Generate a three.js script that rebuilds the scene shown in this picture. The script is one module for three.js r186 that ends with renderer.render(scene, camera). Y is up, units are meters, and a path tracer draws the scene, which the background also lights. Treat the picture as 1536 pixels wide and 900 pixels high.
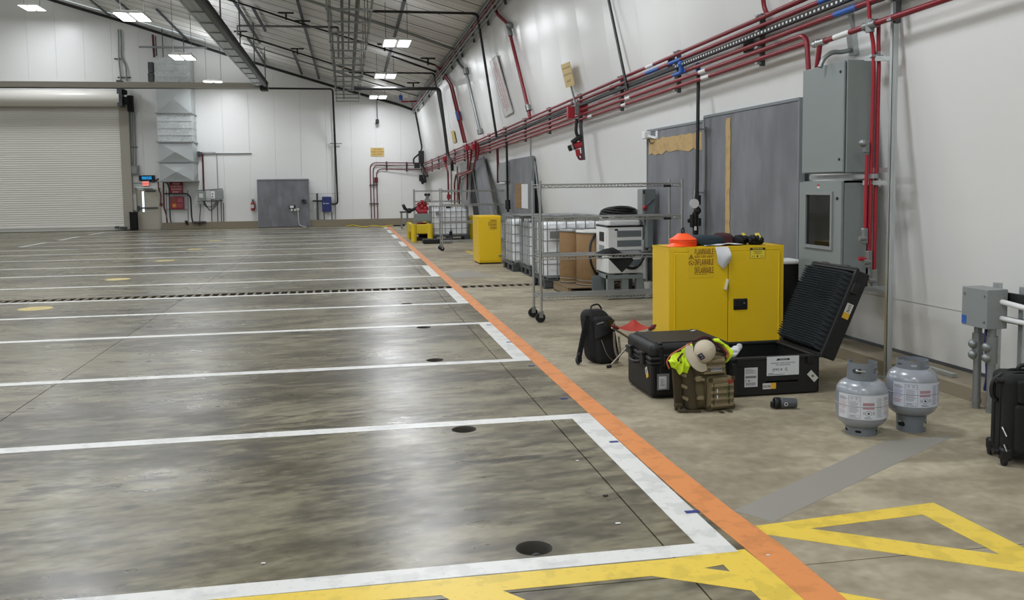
import * as THREE from 'three';
import { RoundedBoxGeometry } from 'three/addons/geometries/RoundedBoxGeometry.js';
import { RectAreaLightUniformsLib } from 'three/addons/lights/RectAreaLightUniformsLib.js';
import { mergeGeometries } from 'three/addons/utils/BufferGeometryUtils.js';
import { Brush, Evaluator, SUBTRACTION } from 'three-bvh-csg';

// ---------------------------------------------------------------- camera, light, exposure
const scene = new THREE.Scene();
scene.background = new THREE.Color(0xd8ecf2); scene.backgroundIntensity = 2.2;          // overcast daylight outside, seen only through the exit door's pane
const H = 1.7, FOCAL = 1349.2, PY = 389.9;              // eye height (m), focal length and principal row (px of 1536x900)
const camera = new THREE.PerspectiveCamera(2 * Math.atan(450 / FOCAL) * 180 / Math.PI, 1536 / 900, 0.05, 200);
camera.position.set(0, H, 0);
camera.rotation.set(-4.6282 * Math.PI / 180, -10.3625 * Math.PI / 180, -0.7587 * Math.PI / 180, 'YXZ');
camera.setViewOffset(1536, 900, 0, 450 - PY, 1536, 900);
camera.updateMatrixWorld(true);
scene.add(camera);
const renderer = new THREE.WebGLRenderer({ antialias: true });
renderer.toneMapping = THREE.LinearToneMapping;
renderer.toneMappingExposure = 1.0;
renderer.shadowMap.enabled = true;
RectAreaLightUniformsLib.init();
const LAMP_POWER = 56;                                   // radiance of one high-bay panel
const UPLIGHT = [2, 26, 10, 10];                         // the weaker slot on top of each housing, per row: dimmer where it hangs close under the roof
const LAMP_GLOW = 6;                                     // what the eye sees of the panel

// ---------------------------------------------------------------- helpers
let seed = 7;
const rnd = () => { seed = (seed * 1664525 + 1013904223) >>> 0; return seed / 4294967296; };
const rr = (a, b) => a + (b - a) * rnd();
const V = (x, y, z) => new THREE.Vector3(x, y, z);
const R = d => d * Math.PI / 180;
// a pixel gives a direction; the distance comes from the surface that is touched
function ray(px, py) { return V((px - 768) / FOCAL, -(py - PY) / FOCAL, -1).applyQuaternion(camera.quaternion); }
const EYE = V(0, H, 0);
function fl(px, py, h = 0) { const d = ray(px, py); return d.multiplyScalar((h - H) / d.y).add(EYE); }
function az(px, py, z) { const d = ray(px, py); return d.multiplyScalar(z / d.z).add(EYE); }
function ax(px, py, x) { const d = ray(px, py); return d.multiplyScalar(x / d.x).add(EYE); }
// right-hand wall: base, knee and eave lines
const FAR = -43;
const xb = z => 5.21 + 0.0235 * z, xk = z => xb(z) - 0.42, hk = z => 3.35 + 0.012 * z, xe = z => xk(z) - 0.55, he = z => 7.3 + 0.0373 * z;
const SLOPE = 0.285;
const roofH = (x, z) => he(z) + SLOPE * (xe(z) - x);
function xw(y, z) { const k = hk(z); return y < k ? xb(z) - 0.42 * y / k : xk(z) - 0.55 * (y - k) / (he(z) - k); }
function wl(px, py, off = 0) {           // where the ray meets the right wall, off metres in front of it
  const d = ray(px, py); let lo = 0.5, hi = 90;
  for (let i = 0; i < 60; i++) { const t = (lo + hi) / 2, p = d.clone().multiplyScalar(t).add(EYE); if (p.x < xw(p.y, p.z) - off) lo = t; else hi = t; }
  return d.multiplyScalar(lo).add(EYE);
}
function rf(px, py, off = 0) {           // where the ray meets the roof, off metres below it
  const d = ray(px, py); let lo = 0.5, hi = 120;
  for (let i = 0; i < 60; i++) { const t = (lo + hi) / 2, p = d.clone().multiplyScalar(t).add(EYE); if (p.y < roofH(p.x, p.z) - off) lo = t; else hi = t; }
  return d.multiplyScalar(lo).add(EYE);
}
const taken = {};
function numbered(n) { if (!(n in taken)) { taken[n] = 0; return n; } taken[n]++; return n + '_' + String(taken[n]).padStart(3, '0'); }
function flat(geos) {
  const list = (Array.isArray(geos) ? geos : [geos]).map(g => {
    let q = g.index ? g.toNonIndexed() : g;
    for (const k of Object.keys(q.attributes)) if (!['position', 'normal', 'uv'].includes(k)) q.deleteAttribute(k);
    if (!q.attributes.uv) q.setAttribute('uv', new THREE.BufferAttribute(new Float32Array(q.attributes.position.count * 2), 2));
    if (!q.attributes.normal) q.computeVertexNormals();
    q.morphAttributes = {}; q.clearGroups();
    return q;
  });
  return list.length === 1 ? list[0] : mergeGeometries(list);
}
function mk(name, geos, mat) { const m = new THREE.Mesh(flat(geos), mat); m.name = name; m.castShadow = m.receiveShadow = true; return m; }
function part(parent, name, geos, mat, label) { const m = mk(name, geos, mat); parent.add(m); if (label) m.userData.label = label; return m; }
function tag(o, label, category, group) { o.userData.label = label; o.userData.category = category; if (group) o.userData.group = group; return o; }
function thing(name, label, category, p = [0, 0, 0], turn = 0, group) {
  const o = new THREE.Group(); o.name = numbered(name); scene.add(o);
  if (p.isVector3) o.position.copy(p); else o.position.set(...p);
  o.rotation.y = turn; return tag(o, label, category, group);
}
// a thing of one mesh, given in world metres; its origin moves to its base
function solo(name, label, category, geos, mat, group) {
  const g = flat(geos); g.computeBoundingBox(); const b = g.boundingBox, c = V((b.min.x + b.max.x) / 2, b.min.y, (b.min.z + b.max.z) / 2);
  g.translate(-c.x, -c.y, -c.z);
  const m = mk(numbered(name), g, mat); m.position.copy(c); scene.add(m); return tag(m, label, category, group);
}
// a thing with parts, given in world metres; base is its origin
function wthing(name, label, category, base, group) {
  const t = thing(name, label, category, base, 0, group);
  t.userData_base = V(...(base.isVector3 ? [base.x, base.y, base.z] : base)); return t;
}
function wpart(t, name, geos, mat, label) { const g = flat(geos); const b = t.userData_base; g.translate(-b.x, -b.y, -b.z); return part(t, name, g, mat, label); }
function struct(name, o, label) { o.name = name; o.userData.kind = 'structure'; if (label) o.userData.label = label; scene.add(o); return o; }
function clone(o, p, turn, label, group) {
  const r = o.clone(); r.name = numbered(o.name.replace(/_\d{3}$/, '')); r.userData = { ...o.userData }; scene.add(r);
  if (p) r.position.copy(p.isVector3 ? p : V(...p)); if (turn !== undefined) r.rotation.y = turn;
  if (label) r.userData.label = label; if (group) r.userData.group = group; return r;
}
// geometry
const bx = (w, h, d, x = 0, y = 0, z = 0) => new THREE.BoxGeometry(w, h, d).translate(x, y, z);
const rb = (w, h, d, r = 0.01, x = 0, y = 0, z = 0, s = 2) => new RoundedBoxGeometry(w, h, d, s, Math.min(r, w / 2.01, h / 2.01, d / 2.01)).translate(x, y, z);
const cy = (r, h, x = 0, y = 0, z = 0, n = 20, r2 = r) => new THREE.CylinderGeometry(r2, r, h, n).translate(x, y, z);
const sp = (r, x = 0, y = 0, z = 0, n = 14) => new THREE.SphereGeometry(r, n, Math.max(6, n / 2 | 0)).translate(x, y, z);
const tor = (R0, r, x = 0, y = 0, z = 0, n = 24, arc = Math.PI * 2) => new THREE.TorusGeometry(R0, r, 8, n, arc).translate(x, y, z);
function span(a, b, w, h = w, up = V(0, 1, 0)) {        // a bar of section w x h from a to b
  const d = b.clone().sub(a), L = d.length(), g = new THREE.BoxGeometry(w, h, L), m = new THREE.Matrix4();
  const zz = d.normalize(); if (Math.abs(zz.dot(up)) > 0.98) up = V(0, 0, 1);
  const xx = V().crossVectors(up, zz).normalize(), yy = V().crossVectors(zz, xx);
  m.makeBasis(xx, yy, zz); m.setPosition(a.clone().add(b).multiplyScalar(0.5)); return g.applyMatrix4(m);
}
function fillet(pts, r) {
  const out = [pts[0]];
  for (let i = 1; i < pts.length - 1; i++) {
    const a = pts[i - 1], b = pts[i], c = pts[i + 1], u = a.clone().sub(b), v = c.clone().sub(b), lu = u.length(), lv = v.length();
    const q = Math.min(r, lu * 0.45, lv * 0.45); u.normalize(); v.normalize();
    if (q < 1e-4 || u.dot(v) < -0.999) { out.push(b); continue; }
    const p0 = b.clone().addScaledVector(u, q), p1 = b.clone().addScaledVector(v, q);
    for (let k = 0; k <= 5; k++) { const t = k / 5; out.push(p0.clone().multiplyScalar((1 - t) * (1 - t)).addScaledVector(b, 2 * t * (1 - t)).addScaledVector(p1, t * t)); }
  }
  out.push(pts[pts.length - 1]); return out;
}
function tube(pts0, r, bend = 0, n = 8) {               // a round bar swept along points, capped
  const pts = bend ? fillet(pts0, bend) : pts0, P = [], N = [], U = [], I = [];
  let prev = null, L = 0; const rad = typeof r === 'function' ? r : () => r;
  for (let i = 0; i < pts.length; i++) {
    const t = V(); if (i > 0) t.add(pts[i].clone().sub(pts[i - 1]).normalize()); if (i < pts.length - 1) t.add(pts[i + 1].clone().sub(pts[i]).normalize()); t.normalize();
    if (!prev) prev = Math.abs(t.y) < 0.9 ? V(0, 1, 0) : V(1, 0, 0);
    const a = prev.clone().addScaledVector(t, -prev.dot(t)).normalize(), b = V().crossVectors(t, a); prev = a;
    if (i) L += pts[i].distanceTo(pts[i - 1]);
    for (let k = 0; k <= n; k++) { const w = k / n * Math.PI * 2, d = a.clone().multiplyScalar(Math.cos(w)).addScaledVector(b, Math.sin(w)), q = rad(i / (pts.length - 1)); P.push(pts[i].x + d.x * q, pts[i].y + d.y * q, pts[i].z + d.z * q); N.push(d.x, d.y, d.z); U.push(k / n, L); }
    if (i) for (let k = 0; k < n; k++) { const o = i * (n + 1) + k, p = o - n - 1; I.push(p, p + 1, o, p + 1, o + 1, o); }
  }
  for (const e of [0, pts.length - 1]) {
    const s = e ? 1 : -1, t = (e ? pts[e].clone().sub(pts[e - 1]) : pts[0].clone().sub(pts[1])).normalize(), c = P.length / 3;
    P.push(pts[e].x, pts[e].y, pts[e].z); N.push(t.x, t.y, t.z); U.push(0, 0);
    for (let k = 0; k <= n; k++) { const o = (e * (n + 1) + k) * 3; P.push(P[o], P[o + 1], P[o + 2]); N.push(t.x, t.y, t.z); U.push(0, 0); }
    for (let k = 0; k < n; k++) s > 0 ? I.push(c, c + 1 + k, c + 2 + k) : I.push(c, c + 2 + k, c + 1 + k);
  }
  const g = new THREE.BufferGeometry(); g.setAttribute('position', new THREE.Float32BufferAttribute(P, 3)); g.setAttribute('normal', new THREE.Float32BufferAttribute(N, 3)); g.setAttribute('uv', new THREE.Float32BufferAttribute(U, 2)); g.setIndex(I); return g;
}
const smooth = (pts, n = 40, closed = false, tension = 0.5) => new THREE.CatmullRomCurve3(pts, closed, 'catmullrom', tension).getPoints(n);
const lathe = (prof, n = 32) => new THREE.LatheGeometry(prof.map(p => new THREE.Vector2(p[0], p[1])), n);
function poly(pts, holes = [], depth = 0.01, bevel = 0) {  // outline in x,y extruded along +z
  const s = new THREE.Shape(pts.map(p => new THREE.Vector2(p[0], p[1])));
  for (const h of holes) s.holes.push(new THREE.Path(h.map(p => new THREE.Vector2(p[0], p[1]))));
  return new THREE.ExtrudeGeometry(s, { depth, bevelEnabled: bevel > 0, bevelSize: bevel, bevelThickness: bevel, bevelSegments: 1, curveSegments: 10 });
}
function floorPoly(pts, holes = [], t = 0.002) {           // outline of floor points (Vector3), t metres thick
  const f = a => a.map(p => [p.x, -p.z]);
  const g = poly(f(pts), holes.map(f), t).rotateX(-Math.PI / 2); worldUV(g); return g;
}
function worldUV(g, how = 'xz') {
  const p = g.attributes.position, u = new Float32Array(p.count * 2);
  for (let i = 0; i < p.count; i++) { const x = p.getX(i), y = p.getY(i), z = p.getZ(i); if (how === 'xz') { u[2 * i] = x; u[2 * i + 1] = z; } else if (how === 'zy') { u[2 * i] = z; u[2 * i + 1] = y; } else { u[2 * i] = x; u[2 * i + 1] = y; } }
  g.setAttribute('uv', new THREE.BufferAttribute(u, 2)); return g;
}
function grid(nu, nv, f) {                                  // a surface sampled from f(u, v)
  const P = [], U = [], I = [];
  for (let j = 0; j <= nv; j++) for (let i = 0; i <= nu; i++) { const p = f(i / nu, j / nv); P.push(p.x, p.y, p.z); U.push(i / nu, j / nv); }
  for (let j = 0; j < nv; j++) for (let i = 0; i < nu; i++) { const a = j * (nu + 1) + i, b = a + 1, c = a + nu + 1, d = c + 1; I.push(a, b, d, a, d, c); }
  const g = new THREE.BufferGeometry(); g.setAttribute('position', new THREE.Float32BufferAttribute(P, 3)); g.setAttribute('uv', new THREE.Float32BufferAttribute(U, 2)); g.setIndex(I); g.computeVertexNormals(); return g;
}
function warp(g, f) { const p = g.attributes.position, v = V(); for (let i = 0; i < p.count; i++) { v.fromBufferAttribute(p, i); f(v); p.setXYZ(i, v.x, v.y, v.z); } g.computeVertexNormals(); return g; }
const csg = new Evaluator(); csg.attributes = ['position', 'normal', 'uv']; csg.useGroups = false;
function cut(g, tools) { let a = new Brush(g.index ? g : g); a.updateMatrixWorld(); for (const t of tools) { const b = new Brush(t); b.updateMatrixWorld(); a = csg.evaluate(a, b, SUBTRACTION); } return a.geometry; }
// noise
function lattice(n, s) { const a = new Float32Array(n * n); let q = s * 7919 + 13; for (let i = 0; i < a.length; i++) { q = (q * 1664525 + 1013904223) >>> 0; a[i] = q / 4294967296; } return (x, y, px = n, py = n) => { let xi = Math.floor(x), yi = Math.floor(y), fx = x - xi, fy = y - yi; fx = fx * fx * (3 - 2 * fx); fy = fy * fy * (3 - 2 * fy); xi = ((xi % px) + px) % px; yi = ((yi % py) + py) % py; const x1 = (xi + 1) % px, y1 = (yi + 1) % py; return (a[yi * n + xi] * (1 - fx) + a[yi * n + x1] * fx) * (1 - fy) + (a[y1 * n + xi] * (1 - fx) + a[y1 * n + x1] * fx) * fy; }; }
const LT = [lattice(256, 1), lattice(256, 2), lattice(256, 3), lattice(256, 4)];
// periodic over u,v in 0..1 as long as fx, fy divide 256
function fbm(u, v, fx, fy, oct = 4, s = 0) { let a = 0, w = 0.5, t = 0; for (let o = 0; o < oct; o++) { a += w * LT[(o + s * 3) % 4](u * fx, v * fy, Math.min(fx, 256), Math.min(fy, 256)); t += w; w *= 0.55; fx *= 2; fy *= 2; } return a / t; }
const sst = (a, b, x) => { x = Math.min(1, Math.max(0, (x - a) / (b - a))); return x * x * (3 - 2 * x); };
const mixc = (a, b, t) => [a[0] + (b[0] - a[0]) * t, a[1] + (b[1] - a[1]) * t, a[2] + (b[2] - a[2]) * t];
function tex(n, m, f, srgb, repeat) {                       // f(u, v) -> [r, g, b] in 0..255 or one grey value
  const d = new Uint8Array(n * m * 4);
  for (let j = 0; j < m; j++) for (let i = 0; i < n; i++) { const c = f((i + 0.5) / n, (j + 0.5) / m), o = (j * n + i) * 4; if (c.length) { d[o] = c[0]; d[o + 1] = c[1]; d[o + 2] = c[2]; } else d[o] = d[o + 1] = d[o + 2] = c; d[o + 3] = 255; }
  const t = new THREE.DataTexture(d, n, m); t.magFilter = t.minFilter = THREE.LinearFilter; t.wrapS = t.wrapT = THREE.RepeatWrapping; if (srgb) t.colorSpace = THREE.SRGBColorSpace; if (repeat) t.repeat.set(...repeat); t.needsUpdate = true; return t;
}
function canvasTex(w, h, draw) { const c = document.createElement('canvas'); c.width = w; c.height = h; const g = c.getContext('2d'); draw(g, w, h); const t = new THREE.CanvasTexture(c); t.colorSpace = THREE.SRGBColorSpace; t.needsUpdate = true; return t; }
const mat = (color, roughness = 0.6, metalness = 0, more = {}) => new THREE.MeshStandardMaterial({ color, roughness, metalness, ...more });
const print = (t, roughness = 0.55, more = {}) => new THREE.MeshStandardMaterial({ map: t, roughness, ...more });

// ---------------------------------------------------------------- materials
const T = {};
T.sealed = tex(2048, 2048, (u, v) => {                      // sealed concrete, 8 m tile: mottling drawn out along the trowel's path, dark worn marks, pale scuffs
  const w = 0.012 * (fbm(u, v, 4, 4, 2, 1) - 0.5), q = v + w + 0.03 * Math.sin(u * 6.2832);
  const a = fbm(u, v, 4, 6, 4, 0), b = fbm(u, q, 14, 44, 5, 1), c = fbm(u, q, 60, 170, 3, 2), d = fbm(u, v, 2, 3, 3, 3);
  const t = 0.34 * a + 0.4 * b + 0.26 * c;
  let k = mixc([70, 65, 49], [130, 124, 101], sst(0.34, 0.66, t));
  k = mixc(k, [50, 46, 36], 0.75 * sst(0.52, 0.66, 0.55 * b + 0.45 * fbm(u, q, 40, 120, 4, 3)) * sst(0.4, 0.6, d));
  k = mixc(k, [146, 140, 117], 0.5 * sst(0.6, 0.74, fbm(u, q, 22, 60, 4, 2)));
  const g = (fbm(u, v, 200, 256, 2, 1) - 0.5) * 20; return [k[0] + g, k[1] + g, k[2] + g];
}, true, [1 / 8, 1 / 8]);
T.sealedRough = tex(1024, 1024, (u, v) => 255 * (0.25 + 0.07 * sst(0.35, 0.7, fbm(u, v, 8, 16, 4, 1)) + 0.07 * fbm(u, v, 64, 128, 2, 2)), false, [1 / 8, 1 / 8]);
T.sealedBump = tex(1024, 1024, (u, v) => 255 * (0.7 * fbm(u, v, 32, 64, 4, 0) + 0.3 * fbm(u, v, 128, 128, 2, 1)), false, [1 / 4, 1 / 4]);
T.bare = tex(1024, 1024, (u, v) => {                         // bare tan concrete, 6 m tile
  const a = fbm(u, v, 4, 4, 5, 2), b = fbm(u, v, 16, 32, 4, 0), c = fbm(u, v, 128, 128, 2, 1);
  let k = mixc([135, 126, 105], [175, 166, 142], sst(0.3, 0.7, 0.6 * a + 0.4 * b));
  k = mixc(k, [112, 102, 82], 0.5 * sst(0.6, 0.76, fbm(u, v, 8, 16, 5, 3)));
  const g = (c - 0.5) * 24; return [k[0] + g, k[1] + g, k[2] + g];
}, true, [1 / 6, 1 / 6]);
T.liner = tex(1024, 1024, (u, v) => 255 * (0.6 * fbm(u, v, 2, 16, 4, 0) + 0.4 * fbm(u, v, 8, 8, 4, 1)), false, [1 / 5, 1 / 5]);
T.roof = tex(1024, 1024, (u, v) => { const a = fbm(u, v, 2, 64, 4, 1), b = fbm(u, v, 4, 4, 4, 2); const k = 214 + 34 * sst(0.25, 0.75, 0.65 * a + 0.35 * b); return [k, k * 0.995, k * 0.975]; }, true, [1 / 6, 1 / 6]);
T.board = tex(512, 512, (u, v) => { const k = 108 + 20 * sst(0.3, 0.75, 0.5 * fbm(u, v, 16, 4, 4, 1) + 0.5 * fbm(u, v, 4, 4, 4, 0)); return [k * 0.97, k * 0.99, k * 1.03]; }, true, [1 / 2.4, 1 / 2.4]);
T.steel = tex(512, 512, (u, v) => 255 * (0.35 + 0.4 * fbm(u, v, 8, 64, 4, 2)), false);
T.galv = tex(512, 512, (u, v) => { const k = 150 + 50 * fbm(u, v, 32, 32, 3, 1) + 30 * fbm(u, v, 4, 4, 2, 0); return [k * 0.97, k, k]; }, true);
T.card = tex(512, 512, (u, v) => { const k = 0.82 + 0.26 * fbm(u, v, 4, 16, 4, 2) + 0.05 * fbm(u, v, 128, 128, 1, 1); return [142 * k, 112 * k, 74 * k]; }, true);
T.wood = tex(512, 512, (u, v) => { const k = 0.7 + 0.5 * fbm(u, v, 4, 64, 4, 3); return [132 * k, 112 * k, 84 * k]; }, true);
T.weave = tex(256, 256, (u, v) => 255 * (0.5 + 0.25 * Math.sin(u * 256 * Math.PI / 2) * Math.sin(v * 256 * Math.PI / 2) + 0.4 * (fbm(u, v, 8, 8, 3, 1) - 0.5)), false, [4, 4]);
T.paint = tex(512, 512, (u, v) => 255 * (0.93 + 0.07 * sst(0.3, 0.5, fbm(u, v, 16, 16, 5, 1)) - 0.05 * sst(0.7, 0.8, fbm(u, v, 64, 64, 3, 2))), true, [1 / 1.5, 1 / 1.5]);
const M = {
  sealed: mat(0xffffff, 1, 0, { map: T.sealed, roughnessMap: T.sealedRough, bumpMap: T.sealedBump, bumpScale: 0.0006 }),
  bare: mat(0xffffff, 0.62, 0, { map: T.bare, bumpMap: T.sealedBump, bumpScale: 0.001 }),
  under: mat(0x3a362e, 0.9),
  patch: mat(0x8b887f, 0.6, 0, { bumpMap: T.sealedBump, bumpScale: 0.001 }),
  curb: mat(0x887f6c, 0.8, 0, { bumpMap: T.sealedBump, bumpScale: 0.002 }),
  white: mat(0xdddeda, 0.4, 0, { map: T.paint }),
  orange: mat(0xd88a4c, 0.5, 0, { map: T.paint }),
  yellowPaint: mat(0xe4c648, 0.42, 0, { map: T.paint }),
  dot: mat(0xc9b878, 0.6, 0, { map: T.paint }),
  blueTape: mat(0x25357a, 0.6),
  liner: new THREE.MeshPhysicalMaterial({ color: 0xe4e5e3, roughness: 0.3, bumpMap: T.liner, bumpScale: 0.006 }),
  endwall: new THREE.MeshPhysicalMaterial({ color: 0xe4e5e3, roughness: 0.33, bumpMap: T.liner, bumpScale: 0.003 }),
  roof: mat(0xffffff, 0.42, 0, { map: T.roof, bumpMap: T.liner, bumpScale: 0.004 }),
  dark: mat(0x191a1b, 0.6), black: mat(0x0a0b0c, 0.5), blackMatte: mat(0x08090a, 0.85), rubber: mat(0x141414, 0.8),
  blackPipe: mat(0x161718, 0.4), red: mat(0x7e1423, 0.38), redDark: mat(0x5c141f, 0.5), redBright: mat(0x9c1d2b, 0.4),
  galv: mat(0xffffff, 0.42, 0.75, { map: T.galv }), duct: mat(0xffffff, 0.4, 0.55, { map: T.galv }), chrome: mat(0xb9bcbc, 0.3, 0.9), strut: mat(0x8d9190, 0.45, 0.7), strutDark: mat(0x55585a, 0.5, 0.6),
  grey: mat(0x818a88, 0.5), greyDark: mat(0x6a7274, 0.55), greyBox: mat(0x868b8a, 0.5), board: mat(0xffffff, 0.6, 0, { map: T.board }), frameGrey: mat(0x7a8084, 0.55),
  plasticWhite: mat(0xdfe1df, 0.4), offwhite: mat(0xcfcfc8, 0.55), rollDoor: mat(0xe6e4dc, 0.3), doorTan: mat(0xb9b5a6, 0.5), trimTan: mat(0xa8a497, 0.5),
  blue: mat(0x1c2a66, 0.45), blueTag: mat(0x2f5fae, 0.5), yellow: mat(0xe2bd14, 0.4), yellowGuard: mat(0xd8bd1e, 0.5),
  poly: new THREE.MeshPhysicalMaterial({ color: 0xeff1f3, roughness: 0.4 }),
  card: mat(0xffffff, 0.75, 0, { map: T.card }), wood: mat(0xffffff, 0.8, 0, { map: T.wood }), plywood: mat(0xb89c6a, 0.75, 0, { map: T.paint }),
  ply: mat(0xffffff, 0.75, 0, { map: T.wood }),
  tan: mat(0x6e6346, 0.9, 0, { bumpMap: T.weave, bumpScale: 0.002 }), tanDark: mat(0x443b27, 0.9, 0, { bumpMap: T.weave, bumpScale: 0.002 }), tanWeb: mat(0x83765a, 0.85),
  hivis: mat(0xc9e625, 0.7, 0, { emissive: 0x000000 }), hiOrange: mat(0xb4603c, 0.7), cap: mat(0xbcb29c, 0.85, 0, { bumpMap: T.weave, bumpScale: 0.0006 }), navy: mat(0x2a2745, 0.8),
  nylon: mat(0x070809, 0.78, 0, { bumpMap: T.weave, bumpScale: 0.001 }), nylonGloss: mat(0x141516, 0.3), caseBlack: mat(0x0a0b0c, 0.58, 0, { bumpMap: T.weave, bumpScale: 0.0006 }), foam: mat(0x23292c, 0.85),
  tank: new THREE.MeshPhysicalMaterial({ color: 0x8a9097, roughness: 0.3, clearcoat: 0.7, clearcoatRoughness: 0.2 }), tankDark: mat(0x6f757b, 0.4),
  brass: mat(0xb79a5a, 0.35, 0.9), paper: mat(0xd6d8da, 0.7), coneOrange: mat(0xff5a1f, 0.45), teal: mat(0x213038, 0.9), maroon: mat(0x3a1116, 0.8), redCloth: mat(0xa02a1d, 0.8), alu: mat(0x8f8a80, 0.4, 0.6),
  glassDark: new THREE.MeshPhysicalMaterial({ color: 0x222422, roughness: 0.08, transmission: 0.55, thickness: 0 }),
  pane: new THREE.MeshPhysicalMaterial({ color: 0xffffff, roughness: 0.02, transmission: 1, thickness: 0 }),
};
// ---------------------------------------------------------------- the setting
{ // floor: concrete slabs with sawn joints, sockets cut through, a trench left open for the drain
  const floor = new THREE.Group(); struct('floor', floor, 'concrete slab floor, sealed and shiny inside the orange line, bare tan beside it');
  const xs = [-26, -17.9, -12.8, -7.7, -2.6, 1.43, 1.82, 5.6], zs = [8, 2.5, -3.6, -8.68, -13.75, -15.14, -15.5, -20.3, -25.4, -30.4, -35.5, -43.4], g = 0.004;
  const sock = [[0.826, -4.04], [0.772, -6.195], [0.82, -8.81], [0.89, -10.95], [0.834, -13.26]];
  for (let i = 0; i < xs.length - 1; i++) for (let j = 0; j < zs.length - 1; j++) {
    if (zs[j] === -15.14) continue;
    const x0 = xs[i] + (xs[i] === 1.82 ? 0 : g), x1 = xs[i + 1] - (xs[i + 1] === 1.82 ? 0 : g), a = zs[j] - g, b = zs[j + 1] + g;
    const holes = sock.filter(s => s[0] > x0 && s[0] < x1 && s[1] < a && s[1] > b).map(s => Array.from({ length: 24 }, (_, k) => V(s[0] + 0.088 * Math.cos(k / 12 * Math.PI), 0, s[1] + 0.088 * Math.sin(k / 12 * Math.PI))));
    const m = part(floor, 'slab', floorPoly([V(x0, 0, a), V(x1, 0, a), V(x1, 0, b), V(x0, 0, b)], holes, 0.12).translate(0, -0.12, 0), x0 > 1.7 ? M.bare : M.sealed);
  }
  part(floor, 'subfloor', bx(33, 0.2, 53, -10.2, -0.24, -17.7), M.under);
  const sl = ['dark round anchor socket just inside the white line bordering the yellow hatching', 'dark round anchor socket by the far white line of the bay bordering the hatching', 'dark round anchor socket just inside the near white line of the second bay', 'dark round anchor socket by the far white line of the second bay', 'dark round anchor socket in the bay touching the trench drain'];
  sock.forEach(([x, z], i) => {
    const t = thing('floor_socket', sl[i], 'floor socket', [x, -0.118, z], 0, 'anchor sockets along the orange line');
    part(t, 'cup', lathe([[0.0, 0.0], [0.062, 0.0], [0.068, 0.03], [0.08, 0.1], [0.0875, 0.119], [0.0835, 0.119], [0.074, 0.1], [0.06, 0.035], [0.055, 0.006], [0, 0.006]], 28), M.under);
    part(t, 'insert', [cy(0.03, 0.05, 0.01, 0.03, 0), tor(0.028, 0.006, 0.01, 0.06, 0).rotateX(0)], M.strutDark);
  });
  const d = thing('trench_drain', 'trench drain with concrete crossbars running across the whole floor', 'drain', [0, -0.11, -15.32]);
  part(d, 'channel', [bx(30.6, 0.01, 0.37, -10.9, 0.005, 0), bx(30.6, 0.1, 0.012, -10.9, 0.05, 0.172), bx(30.6, 0.1, 0.012, -10.9, 0.05, -0.172)], M.under);
  const bar = flat(rb(0.036, 0.05, 0.33, 0.004, 0, 0.083, 0, 1));
  for (let k = 0; k < 84; k++) { const m = new THREE.Mesh(bar, M.curb); m.name = 'crossbar'; m.position.set(-7.2 + k * 0.138, 0, 0); m.castShadow = m.receiveShadow = true; d.add(m); }
}
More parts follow.
